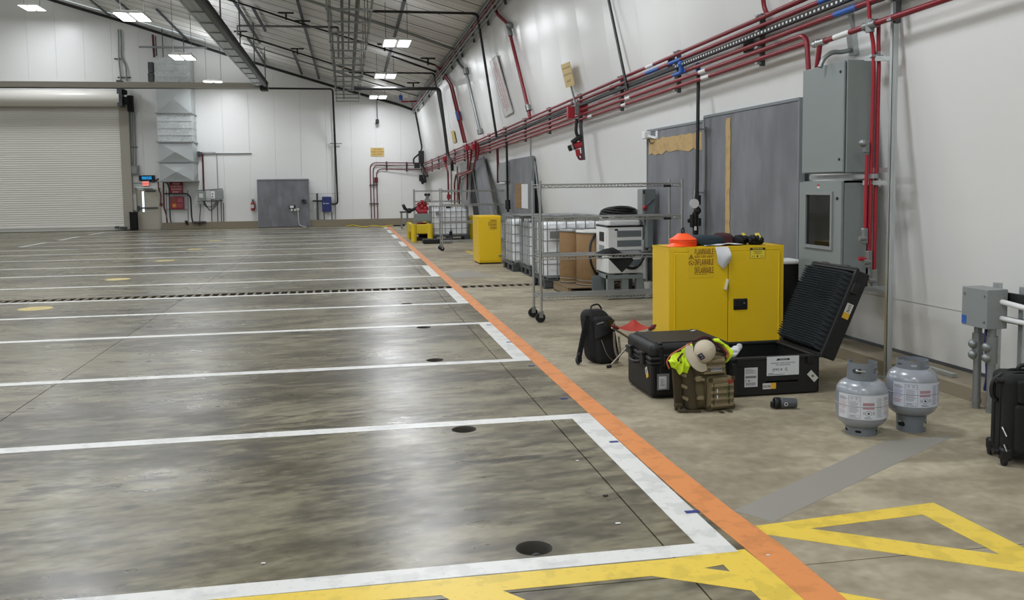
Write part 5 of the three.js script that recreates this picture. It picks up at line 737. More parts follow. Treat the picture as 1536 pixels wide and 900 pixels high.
{ // cardboard drums on a wooden pallet
  const t = thing('wood_pallet', 'weathered wooden pallet under the cardboard drums', 'pallet', [3.92, 0, -13.92]); const w = 1.2, d = 1.0;
  for (let k = 0; k < 7; k++) part(t, 'deck_board', rb(w, 0.02, 0.1, 0.004, 0, 0.132, -d / 2 + 0.05 + k * (d - 0.1) / 6, 1), M.wood); for (const z of [-1, 0, 1]) part(t, 'bottom_board', rb(w, 0.018, 0.1, 0.004, 0, 0.01, z * (d / 2 - 0.05), 1), M.wood); for (const x of [-1, 0, 1]) part(t, 'stringer', rb(0.05, 0.1, d, 0.004, x * (w / 2 - 0.03), 0.071, 0, 1), M.wood);
  const drum = (label, x, z, r, h, white) => { const k = thing('fiber_drum', label, 'drum', [x, 0.143, z], 0, 'cardboard drums on the pallet'); part(k, 'shell', lathe([[0, 0], [r, 0], [r, h], [0, h]], 40), M.card); part(k, 'rim', [tor(r + 0.003, 0.008).rotateX(Math.PI / 2).translate(0, 0.02, 0), tor(r + 0.004, 0.012).rotateX(Math.PI / 2).translate(0, h - 0.02, 0), tor(r + 0.003, 0.006).rotateX(Math.PI / 2).translate(0, 0.08, 0)], M.strut); part(k, 'lid', lathe([[0, h + 0.006], [r - 0.03, h + 0.006], [r - 0.02, h + 0.014], [r + 0.004, h + 0.014], [r + 0.004, h - 0.02]], 40), white ? M.offwhite : M.strut); };
  drum('wide tan cardboard drum on the wooden pallet, partly behind the white machine', 3.885, -13.78, 0.32, 0.85, true); drum('tan cardboard drum at the left back of the wooden pallet', 3.6, -14.2, 0.21, 0.86, false); drum('tan cardboard drum behind the stand of the white machine', 4.36, -14.05, 0.14, 0.5, false);
}
{ // white machine on a grey stand
  const p = fl(912, 450), q = az(965, 446, p.z), z = p.z, Y = y => az(912, y, z).y, t = thing('white_machine', 'white floor-standing machine with grey louvers and cable on a grey steel stand', 'machine', [p.x, 0, z]); const w = q.x - p.x, y0 = Y(411), y1 = Y(340), d = 0.62, tl = -0.34;   // body runs back along -z
  const ang = 0.0;
  part(t, 'body', [rb(w, y1 - y0, d, 0.02, w / 2, (y0 + y1) / 2, -d / 2), rb(w - 0.03, 0.14, d - 0.08, 0.05, w / 2, y1 + 0.05, -d / 2, 3)], M.plasticWhite);
  part(t, 'top_cover', [rb(w * 0.8, 0.03, d * 0.7, 0.012, w * 0.5, y1 + 0.125, -d / 2, 2)], M.offwhite);
  part(t, 'seal_strip', bx(w + 0.01, 0.025, d + 0.01, w / 2, y1, -d / 2), M.black);
  for (let k = 0; k < 4; k++) { const yy = y1 - 0.11 - k * 0.145; const l = part(t, 'louver', [rb(w * 0.68, 0.095, 0.012, 0.005, w * 0.6, yy, 0.003)], M.greyDark); part(l, 'louver_slit', Array.from({ length: 4 }, (_, i) => bx(w * 0.64, 0.008, 0.008, w * 0.6, yy - 0.034 + i * 0.022, 0.011)), M.frameGrey); }
  // control face on the left side
  part(t, 'control_face', bx(0.012, y1 - y0 - 0.04, d * 0.9, -0.004, (y0 + y1) / 2, -d / 2), M.plasticWhite); part(t, 'screen', bx(0.008, 0.14, 0.24, -0.012, y1 - 0.16, -d * 0.45), M.dark); part(t, 'keypad', bx(0.008, 0.08, 0.26, -0.012, y1 - 0.33, -d * 0.45), M.greyBox); part(t, 'knob', [sp(0.05, -0.03, y1 - 0.45, -d * 0.5)], M.black); part(t, 'badge', bx(0.05, 0.025, 0.004, w * 0.24, y1 - 0.05, 0.003), M.dark);
  for (const [x, zz] of [[0.05, -0.06], [w - 0.05, -0.06], [0.05, -d + 0.06], [w - 0.05, -d + 0.06], [w * 0.5, -0.06]]) part(t, 'stand_leg', bx(0.1, y0 - 0.02, 0.09, x, (y0 - 0.02) / 2 + 0.01, zz), M.grey); part(t, 'stand_frame', [bx(w, 0.06, d, w / 2, y0 - 0.05, -d / 2), bx(w, 0.04, 0.05, w / 2, 0.06, -0.06), bx(w * 0.5, 0.04, 0.05, w * 0.35, 0.3, -0.06)], M.grey); part(t, 'stand_panel', bx(0.14, y0 - 0.1, 0.02, -0.09, y0 / 2, -d * 0.5), M.greyDark);
  // hoses
  const top = y1 + 0.155; for (let k = 0; k < 5; k++) part(t, 'hose_coil', tube(smooth(Array.from({ length: 9 }, (_, i) => { const a = i / 8 * 6.283; return V(w * 0.5 + (0.26 - k * 0.012) * Math.cos(a) * 1.15, top + k * 0.026 + 0.02 * Math.sin(a * 2 + k), -d / 2 + (0.22 - k * 0.01) * Math.sin(a)); }), 40), 0.02, 0, 6), M.black);
  part(t, 'hose', tube(smooth([V(w * 0.85, top, -0.1), V(w + 0.02, y1 + 0.1, 0.05), V(w + 0.04, y1 - 0.3, 0.07), V(w * 0.8, y0 + 0.12, 0.08), V(w * 0.5, y0 + 0.1, 0.1), V(w * 0.25, y0 + 0.22, 0.07)], 40), 0.026, 0, 8), M.black); part(t, 'hose', tube(smooth([V(-0.02, y1 - 0.15, -d), V(-0.13, y1 - 0.3, -d * 0.8), V(-0.14, y0 + 0.15, -d * 0.7), V(-0.04, y0 - 0.05, -d * 0.8)], 30), 0.02, 0, 8), M.black);
  const b = az(975, 330, z); part(t, 'side_hopper', [rb(0.16, 0.5, 0.3, 0.05, w + 0.1, y1 - 0.02, -0.35, 3)], M.plasticWhite); part(t, 'filter', [cy(0.05, 0.22, w + 0.12, y1 - 0.32, -0.05, 14), cy(0.05, 0.22, w + 0.02, y1 - 0.32, -0.05, 14), cy(0.015, 0.7, w + 0.07, y0 - 0.05, -0.05, 8)], M.chrome); part(t, 'bucket', lathe([[0, 0], [0.08, 0], [0.095, 0.24], [0.09, 0.24], [0.075, 0.012], [0, 0.012]], 20).translate(w + 0.09, 0.012, -0.1), M.offwhite);
}
{ // black sheeting and cable left on the wire rack's shelf
  const z = fl(812, 483).z - 0.2, y = az(930, 386, z).y + 0.01;
  const pts = [[882, 384], [900, 380], [912, 378], [918, 366], [926, 372], [945, 378], [960, 383], [978, 375], [978, 384], [950, 389], [925, 411], [908, 398], [895, 390]].map(p => az(p[0], p[1], z));
  const fold = grid(24, 10, (u, v) => { const a = az(885 + 92 * u, 383, z), b = Math.sin(u * 9) * 0.03 + Math.max(0, 0.13 - Math.abs(u - 0.36) * 0.5) * Math.sin(v * Math.PI); return V(a.x, y + 0.015 + b * 0.9 + 0.012 * Math.sin(v * 9 + u * 20), z + 0.2 - v * 0.34); });
  const drop = grid(10, 8, (u, v) => { const a = az(898 + 42 * u, 386, z), hang = 0.2 * v * Math.max(0, 1 - Math.abs(u - 0.6) * 1.9); return V(a.x + 0.02 * v, y + 0.012 - hang, z + 0.205 + 0.012 * Math.sin(u * 9) + 0.012 * v); });
  const t = wthing('black_sheeting', 'crumpled black sheeting draped over the middle shelf of the wire rack', 'sheeting', V(az(930, 386, z).x, y, z)); wpart(t, 'fold', [fold, fold.clone().translate(0, 0.006, 0)], M.nylon); wpart(t, 'hanging_corner', [drop, drop.clone().translate(0, 0, 0.004)], M.nylon); wpart(t, 'flap', [grid(8, 4, (u, v) => { const a = az(950 + 29 * u, 379, z); return V(a.x, y + 0.03 + 0.05 * u + 0.01 * Math.sin(v * 5), z + 0.15 - 0.2 * v); })], M.nylon);
}
// ---------------------------------------------------------------- far end
{ // yellow guard frame with red pump set
  const a = fl(619.5, 362), t = thing('machine_guard', 'yellow steel guard around the red pump set', 'guard', [a.x, 0, a.z]); const w = 0.52, d = 1.5, h = az(619, 335.5, a.z).y;
  for (const [x, z] of [[0, 0.45], [0, -d], [w, 0.45], [w, -d]]) part(t, 'post', cy(0.09, h, x, h / 2, z, 16), M.yellowGuard); part(t, 'rail', [rb(w, 0.3, 0.09, 0.03, w / 2, h - 0.16, 0.42)], M.yellowGuard); part(t, 'rail', [rb(0.09, 0.3, d + 0.45, 0.03, 0, h - 0.16, -d / 2 + 0.2)], M.yellowGuard); part(t, 'rail', [rb(0.09, 0.3, d + 0.45, 0.03, w, h - 0.16, -d / 2 + 0.2)], M.yellowGuard);
  solo('guard_post', 'yellow guard post right of the far white tote', 'guard', (() => { const p = fl(706.5, 359), hh = az(706.5, 327, p.z).y; return [cy(0.09, hh, p.x, hh / 2, p.z, 16), sp(0.09, p.x, hh, p.z)]; })(), M.yellowGuard);
  const z = a.z - 0.7, Q = (x, y) => az(x, y, z), r = thing('pump_set', 'red pump set with valves and grey skid panel inside the yellow guard', 'pump', [Q(632, 340).x, 0, z]); const o = r.position, L = (x, y, dz = 0) => Q(x, y).sub(o).add(V(0, 0, dz));
  const bb = (x0, y0, x1, y1, dd, rad = 0.02, dz = 0) => { const p = L(x0, y1), q = L(x1, y0); return rb(q.x - p.x, q.y - p.y, dd, rad, (p.x + q.x) / 2, (p.y + q.y) / 2, dz); };
  part(r, 'skid_panel', bb(624, 320, 645, 332, 0.5), M.grey); part(r, 'base', [bb(626, 346, 648, 352, 0.8), bx(0.6, 0.1, 0.9, 0, 0.05, 0)], M.dark); part(r, 'motor', [tube([L(628, 349), L(646, 349)], 0.2, 0, 16)], M.redDark);
  for (const x of [630, 636]) part(r, 'column', tube([L(x, 334), L(x, 344)], 0.09, 0, 10), M.redBright); for (const [x, y] of [[628, 314], [633, 310], [638, 313]]) part(r, 'valve', [sp(0.11, ...L(x, y).toArray()), cy(0.05, 0.25, ...L(x, y - 4).toArray(), 10), tor(0.1, 0.02).rotateX(Math.PI / 2).translate(...L(x, y - 7).toArray())], M.redBright);
  part(r, 'manifold', [tube([L(626, 318), L(641, 318)], 0.13, 0, 12)], M.redBright); part(r, 'nozzle_arm', [tube([L(606, 312), L(614, 317), L(626, 311)], 0.05, 0.05, 8), tube([L(604, 311), L(608, 309)], 0.08, 0, 8), sp(0.09, ...L(614, 316).toArray())], M.dark); part(r, 'gauge_stand', [tube([L(639, 300), L(640, 292)], 0.03, 0, 6), tube([L(642, 300), L(643, 292)], 0.03, 0, 6), bb(636, 299, 646, 303, 0.15)], M.strut); part(r, 'gauge', [sp(0.05, ...L(638.5, 292).toArray()), sp(0.05, ...L(643, 292).toArray())], M.black);
  const st = fl(604, 341), k = thing('work_stand', 'small dark workbench stand with a hose nozzle beside the yellow guard', 'stand', [st.x, 0, -38.5]); { const zz = -38.5, A = az(600, 318, zz), B = az(613, 318, zz), h2 = A.y; part(k, 'top', rb(B.x - A.x, 0.06, 0.6, 0.01, (A.x + B.x) / 2 - st.x, h2, 0), M.strutDark); for (const x of [A.x + 0.06, B.x - 0.06]) for (const s of [-1, 1]) part(k, 'leg', bx(0.05, h2, 0.05, x - st.x, h2 / 2, s * 0.25), M.strut); }
  solo('black_case', 'long black case on the floor under the far wire rack', 'case', rb(0.9, 0.14, 0.5, 0.03, fl(640, 366).x + 0.35, 0.07, fl(640, 366).z - 0.25), M.caseBlack);
  solo('floor_hose', 'yellow hose lying along the foot of the end wall', 'hose', tube(smooth([[520, 338], [530, 336.5], [545, 339], [560, 337], [575, 338.5], [588, 336.5]].map(p => fl(p[0], p[1] + 1.5, 0.03)), 40), 0.025, 0, 6), M.yellowGuard); solo('floor_litter', 'dark tool left on the floor by the end wall curb', 'tool', [rb(0.5, 0.06, 0.08, 0.02, fl(596, 338).x, 0.035, fl(596, 339.5).z), rb(0.12, 0.1, 0.12, 0.02, fl(596, 338).x + 0.22, 0.055, fl(596, 339.5).z)], M.dark);
}
// ---------------------------------------------------------------- yellow safety cabinets
const flam = canvasTex(320, 400, (g, w, h) => {
  g.fillStyle = '#dcb816'; g.fillRect(0, 0, w, h); g.fillStyle = '#521a10'; g.strokeStyle = '#521a10'; g.textAlign = 'left'; g.textBaseline = 'alphabetic';
  const line = (s, x, y, wd, ht, wt = 'bold') => { g.save(); g.translate(x, y); g.font = wt + ' 100px sans-serif'; const m = g.measureText(s).width; g.scale(wd / m, ht / 73); g.fillText(s, 0, 0); g.restore(); };
  line('FLAMMABLE', 76, 84, 236, 78); line('KEEP FIRE AWAY', 76, 128, 236, 32); line('INFLAMABLE', 76, 226, 236, 82); g.fillRect(76, 238, 170, 4); line('INFLAMMABLE', 76, 340, 236, 86); g.fillRect(76, 352, 160, 5);
  g.lineWidth = 7; g.beginPath(); g.moveTo(36, 84); g.lineTo(6, 140); g.lineTo(66, 140); g.closePath(); g.stroke(); g.beginPath(); g.arc(36, 122, 10, 0, 7); g.fill(); g.beginPath(); g.moveTo(36, 96); g.lineTo(44, 122); g.lineTo(28, 122); g.fill(); g.beginPath(); g.arc(36, 196, 29, 0, 7); g.stroke(); g.beginPath(); g.moveTo(16, 176); g.lineTo(56, 216); g.stroke(); g.beginPath(); g.arc(36, 200, 8, 0, 7); g.fill();
});
{
  const z = -7.95, x0 = az(1003.6, 430, z).x, x1 = az(1175, 430, z).x, w = x1 - x0, h = 1.118, d = 0.46, t = thing('safety_cabinet', 'yellow flammables cabinet with red-brown lettering, behind the black cases', 'cabinet', [x0, 0, z]);
  const P = (px, py) => { const p = az(px, py, z); return [p.x - x0, p.y]; };
  part(t, 'body', [bx(0.02, h - 0.05, d, 0.01, h / 2 + 0.025, -d / 2), bx(0.02, h - 0.05, d, w - 0.01, h / 2 + 0.025, -d / 2), bx(w + 0.004, 0.02, d + 0.004, w / 2, h - 0.01, -d / 2), bx(w - 0.006, 0.1, d - 0.006, w / 2, 0.103, -d / 2), bx(w - 0.01, h - 0.06, 0.02, w / 2, h / 2 + 0.025, -d + 0.012), bx(0.05, h - 0.06, 0.03, 0.028, h / 2 + 0.025, -0.012), bx(0.05, h - 0.06, 0.03, w - 0.028, h / 2 + 0.025, -0.012), bx(w - 0.006, 0.04, 0.03, w / 2, h - 0.024, -0.011)], M.yellow);
  const mid = P(1091.5, 430)[0]; for (const [a, b] of [[0.055, mid - 0.003], [mid + 0.003, w - 0.055]]) part(t, 'door', rb(b - a, h - 0.2, 0.022, 0.005, (a + b) / 2, (h - 0.2) / 2 + 0.152, 0.002), M.yellow); for (const x of [0.02, w - 0.1]) for (const zz of [-0.06, -d + 0.06]) part(t, 'foot', cy(0.02, 0.06, x + 0.04, 0.03, zz, 10), M.black);
  for (const x of [0.052, w - 0.052]) part(t, 'hinge', cy(0.008, h - 0.22, x, h / 2 + 0.05, 0.012, 8), M.yellow);
  const pl = (name, x0p, y0p, x1p, y1p, m, tz = 0.014, lab) => { const a = P(x0p, y1p), b = P(x1p, y0p); return part(t, name, bx(b[0] - a[0], b[1] - a[1], 0.002, (a[0] + b[0]) / 2, (a[1] + b[1]) / 2, tz), m, lab); };
  pl('flammable_label', 1031.5, 372, 1070.5, 417, print(flam, 0.42), 0.014, 'red-brown flammable lettering in three languages');
  pl('warning_sign', 1124, 371, 1147, 387.5, print(canvasTex(192, 140, (g, w2, h2) => { g.fillStyle = '#e5cf3c'; g.fillRect(0, 0, w2, h2); g.fillStyle = '#2a1c10'; g.fillRect(0, 0, w2, 32); g.fillStyle = '#e5cf3c'; g.font = 'bold 26px sans-serif'; g.textAlign = 'center'; g.fillText('WARNING', w2 / 2, 25); g.fillStyle = '#3a2a12'; g.font = 'bold 20px sans-serif'; g.fillText('CORROSIVE', w2 / 2, 60); g.fillText('STORAGE', w2 / 2, 82); g.fillRect(20, 110, 40, 5); g.fillRect(86, 100, 16, 26); g.fillRect(130, 110, 40, 5); g.strokeStyle = '#6a5a20'; g.lineWidth = 4; g.strokeRect(2, 2, w2 - 4, h2 - 4); }), 0.45), 0.014, 'small yellow warning sign with black header');
  { const a = P(1099, 465), b = P(1120.5, 447), c = [(a[0] + b[0]) / 2, (a[1] + b[1]) / 2], k = part(t, 'handle_recess', rb(b[0] - a[0], b[1] - a[1], 0.02, 0.012, c[0], c[1], 0.01, 2), M.black); part(k, 'paddle', rb(0.1, 0.07, 0.012, 0.006, c[0] - 0.012, c[1] + 0.01, 0.022), M.blackMatte); part(k, 'key_lock', [cy(0.008, 0.012, 0, 0, 0, 12).rotateX(Math.PI / 2).translate(c[0] + 0.03, c[1] + 0.012, 0.028)], M.chrome); }
  { const c = P(1079, 370), e = P(1083, 404); part(t, 'peeling_label', grid(6, 12, (u, v) => { const x = c[0] - 0.05 + 0.13 * u + 0.02 * v, y = c[1] - v * (c[1] - e[1]) * (0.55 + 0.45 * (1 - Math.abs(u - 0.45) * 1.6)); return V(x, y, 0.016 + 0.05 * Math.sin(v * Math.PI * 0.9) * (0.4 + 0.6 * u)); }), M.paper, 'grey-white label sheet peeling off the door'); const f = P(1088, 426); part(t, 'clip_tag', [bx(0.012, 0.1, 0.035).rotateZ(-0.25).translate(f[0], f[1], 0.03)], M.offwhite); }
  part(t, 'vent_bung', [new THREE.CylinderGeometry(0.03, 0.03, 0.02, 16).rotateZ(Math.PI / 2).translate(-0.005, 0.25, -d / 2)], M.yellow);
  // second, farther cabinet: same make, seen from its side
  const p = fl(718.5, 396.5), q = az(752, 360, p.z), wz = p.z, h2 = az(735, 324, wz).y, u = thing('safety_cabinet', 'yellow flammables cabinet standing alone beside the caged totes', 'cabinet', [p.x, 0, wz]); const w2 = q.x - p.x;
  part(u, 'body', rb(w2, h2 - 0.03, 0.9, 0.008, w2 / 2, (h2 - 0.03) / 2 + 0.03, -0.46), M.yellow); part(u, 'door', rb(w2 - 0.03, h2 - 0.1, 0.02, 0.004, w2 / 2, h2 / 2 + 0.02, 0.0), M.yellow); part(u, 'flammable_label', bx(0.2, 0.25, 0.002, w2 * 0.62, h2 - 0.2, 0.0112), print(flam, 0.42)); part(u, 'foot', [bx(0.05, 0.04, 0.05, 0.04, 0.02, -0.05), bx(0.05, 0.04, 0.05, w2 - 0.04, 0.02, -0.05), bx(w2 - 0.1, 0.02, 0.8, w2 / 2, 0.025, -0.46)], M.black); part(u, 'latch', bx(0.1, 0.03, 0.03, w2 - 0.02, 0.18, 0.02), M.strut);
}
{ // things lying on the yellow cabinet
  const y = 1.118, z = -8.18, at = (px, dz = 0) => az(px, 360, z + dz).x;
  const t = thing('cone_stack', 'stack of orange disc cones with a black carry strap on the yellow cabinet', 'cones', [at(1021), y, z + 0.06]); for (let k = 0; k < 7; k++) part(t, 'disc_cone', lathe([[0.12, 0.002], [0.128, 0.0], [0.132, 0.003], [0.128, 0.007], [0.105, 0.018], [0.045, 0.06], [0.04, 0.06], [0.1, 0.012]].map(a => [a[0], a[1] + k * 0.0105]), 36), M.coneOrange); part(t, 'tilted_cone', lathe([[0.1, 0], [0.11, 0], [0.112, 0.004], [0.085, 0.016], [0.04, 0.05], [0.036, 0.05], [0.08, 0.012]], 32).rotateZ(0.03).translate(-0.06, 0.004, 0.03), M.coneOrange); part(t, 'carry_strap', tube(smooth([V(-0.01, 0.12, 0), V(-0.015, 0.155, 0), V(0, 0.175, 0), V(0.012, 0.155, 0), V(0.01, 0.12, 0)], 20), 0.006, 0, 6), M.black);
  const lump = (w, h, d, s, f = 0.25) => { const g = new THREE.SphereGeometry(1, 28, 18); return warp(g, v => { const n = 1 + f * (fbm((v.x + 2) / 8, (v.z + 2 + v.y * 0.7) / 8, 16, 16, 3, s) - 0.5) * 2; v.multiplyScalar(n); v.set(Math.sign(v.x) * Math.pow(Math.abs(v.x), 0.75) * w / 2, (Math.sign(v.y) * Math.pow(Math.abs(v.y), 0.8) * 0.5) * h, Math.sign(v.z) * Math.pow(Math.abs(v.z), 0.75) * d / 2); if (v.y < -h * 0.42) v.y = -h * 0.42; v.y += h * 0.42; }); };
  const c = thing('folded_jacket', 'folded dark teal cloth with a maroon bundle on the yellow cabinet', 'cloth', [at(1066), y, z]); part(c, 'teal_cloth', lump(0.34, 0.11, 0.24, 1, 0.12).translate(-0.05, 0, 0), M.teal); part(c, 'maroon_cloth', lump(0.2, 0.12, 0.2, 2, 0.25).translate(0.13, 0, -0.02), M.maroon);
  solo('white_cloth', 'thin white cloth spread on top of the yellow cabinet', 'cloth', grid(20, 10, (u, v) => V(at(1046) + (at(1104) - at(1046)) * u, y + 0.006 + 0.02 * u * Math.max(0, Math.sin(u * 3)) + 0.004 * Math.sin(u * 14 + v * 5), z + 0.2 - 0.18 * v)), M.paper);
  const gl = thing('work_gloves', 'pair of black work gloves with yellow patches on the yellow cabinet', 'gloves', [at(1118), y, z + 0.06]);
  for (const [x, r, zz] of [[-0.065, 0.3, -0.03], [0.055, -0.35, 0.04]]) { const g = part(gl, 'glove', [lump(0.15, 0.1, 0.13, 3, 0.18)], M.blackMatte); g.position.set(x, 0, zz); g.rotation.y = r; for (let k = 0; k < 4; k++) part(g, 'finger', [lump(0.035, 0.035, 0.1, k, 0.1).rotateX(0.3).translate(-0.05 + k * 0.033, 0.04 + 0.02 * Math.sin(k), 0.05)], M.blackMatte); part(g, 'yellow_patch', [rb(0.045, 0.02, 0.09, 0.008, 0, 0, 0).rotateX(0.7).rotateY(0.4).translate(0.025, 0.08, 0.045)], mat(0xd9c74e, 0.7)); }
  const b = thing('black_bin', 'black bin with a white lid tucked between yellow cabinet and grey board', 'bin', [az(1180, 460, -8.35).x + 0.02, 0, -8.5]); part(b, 'body', new THREE.CylinderGeometry(0.21, 0.15, 0.88, 4).rotateY(Math.PI / 4).translate(0, 0.45, 0), M.blackMatte); part(b, 'lid', rb(0.32, 0.04, 0.32, 0.015, 0, 0.91, 0), M.plasticWhite);
}
// ---------------------------------------------------------------- gear in the foreground
function softBox(w, h, d, r, amp = 0.01, s = 0, seg = 8) {      // cloth-like rounded box, base at y = 0
  const g = new RoundedBoxGeometry(w, h, d, seg, Math.min(r, w / 2.05, h / 2.05, d / 2.05)); const q = g.index ? g : g;
  return warp(q, v => { const a = fbm((v.x + 1) / 4, (v.y + v.z * 0.6 + 1) / 4, 32, 32, 3, s) - 0.5, b = fbm((v.z + 1) / 4, (v.y + 1) / 4, 32, 32, 3, s + 1) - 0.5; v.x += amp * 2 * b; v.z += amp * 2 * a; }).translate(0, h / 2, 0);
}
function lumpy(w, h, d, s, f = 0.2, n = 28) { const g = new THREE.SphereGeometry(1, n, n * 0.7 | 0); return warp(g, v => { const k = 1 + f * 2 * (fbm((v.x + 2 + v.y) / 8, (v.z + 2 + v.y * 0.7) / 8, 16, 16, 3, s) - 0.5); v.set(v.x * k * w / 2, v.y * k * h / 2, v.z * k * d / 2); }); }
const waves = (a, b, amp) => (u, v) => amp * (Math.sin(u * a + v * 3) * 0.6 + Math.sin(v * b + u * 5) * 0.4);
{ // closed black hard case
  const a = fl(975, 600), x0 = a.x, z0 = a.z, w = 0.70, d = 0.66, hb = 0.3, h = 0.435, t = thing('hard_case', 'closed black hard case with latches behind the tan backpack', 'case', [x0 + w / 2, 0, z0 - d / 2]);
  part(t, 'base_shell', [rb(w - 0.03, hb, d - 0.03, 0.05, 0, hb / 2, 0, 3), rb(w, 0.035, d, 0.02, 0, hb - 0.012, 0, 2)], M.caseBlack); part(t, 'lid', [rb(w, 0.03, d, 0.014, 0, hb + 0.022, 0, 2), rb(w - 0.025, h - hb - 0.01, d - 0.025, 0.045, 0, hb + 0.02 + (h - hb - 0.02) / 2, 0, 3), rb(w - 0.14, 0.012, d - 0.14, 0.006, 0, h + 0.008, 0, 1)], M.caseBlack);
  for (const x of [-w / 2 + 0.1, w / 2 - 0.1]) part(t, 'lid_rib', [rb(0.035, 0.014, d - 0.05, 0.006, x, h + 0.006, 0, 1), rb(0.035, h - 0.06, 0.014, 0.006, x, h / 2 + 0.02, d / 2 - 0.008, 1)], M.caseBlack); for (const z of [-0.14, 0.17]) part(t, 'latch', [rb(0.03, 0.1, 0.07, 0.01, -w / 2 - 0.006, hb + 0.01, z), rb(0.02, 0.03, 0.08, 0.008, -w / 2 - 0.018, hb + 0.05, z)], M.black); for (const x of [-0.2, 0.2]) part(t, 'latch', [rb(0.08, 0.1, 0.03, 0.01, x, hb + 0.01, d / 2 + 0.004)], M.black);
  part(t, 'handle', [tube([V(-w / 2, hb - 0.03, -0.06), V(-w / 2 - 0.05, hb - 0.035, -0.05), V(-w / 2 - 0.05, hb - 0.035, 0.09), V(-w / 2, hb - 0.03, 0.1)], 0.014, 0.03, 8)], M.black); for (const x of [-1, 1]) part(t, 'corner_rib', [rb(0.05, hb - 0.05, 0.05, 0.02, x * (w / 2 - 0.04), hb / 2, d / 2 - 0.035, 2)], M.caseBlack);
  const pk = part(t, 'document_pouch', bx(0.1, 0.13, 0.004, -w / 2 + 0.11, 0.14, d / 2 + 0.0), mat(0x777a7c, 0.35)); part(pk, 'paper_slip', bx(0.062, 0.1, 0.003, -w / 2 + 0.105, 0.135, d / 2 + 0.004), print(canvasTex(96, 160, (g) => { g.fillStyle = '#c9cbcd'; g.fillRect(0, 0, 96, 160); g.fillStyle = '#555'; for (let k = 0; k < 9; k++) g.fillRect(14, 30 + k * 11, 30 + (k * 17) % 40, 4); })));
  part(t, 'side_sticker', bx(0.003, 0.085, 0.05, 0, 0, 0).rotateX(-0.5).translate(-w / 2 + 0.011, 0.25 - 0.05, 0.22), print(canvasTex(64, 96, (g) => { g.fillStyle = '#d8d8d4'; g.fillRect(0, 0, 64, 96); g.fillStyle = '#e2b83a'; g.fillRect(0, 60, 64, 36); g.fillStyle = '#222'; g.fillRect(18, 14, 24, 40); }), 0.5), 'white and yellow sticker'); part(t, 'lid_scrap', bx(0.05, 0.002, 0.02).rotateY(0.5).translate(0.22, h + 0.016, -0.2), M.paper);
}
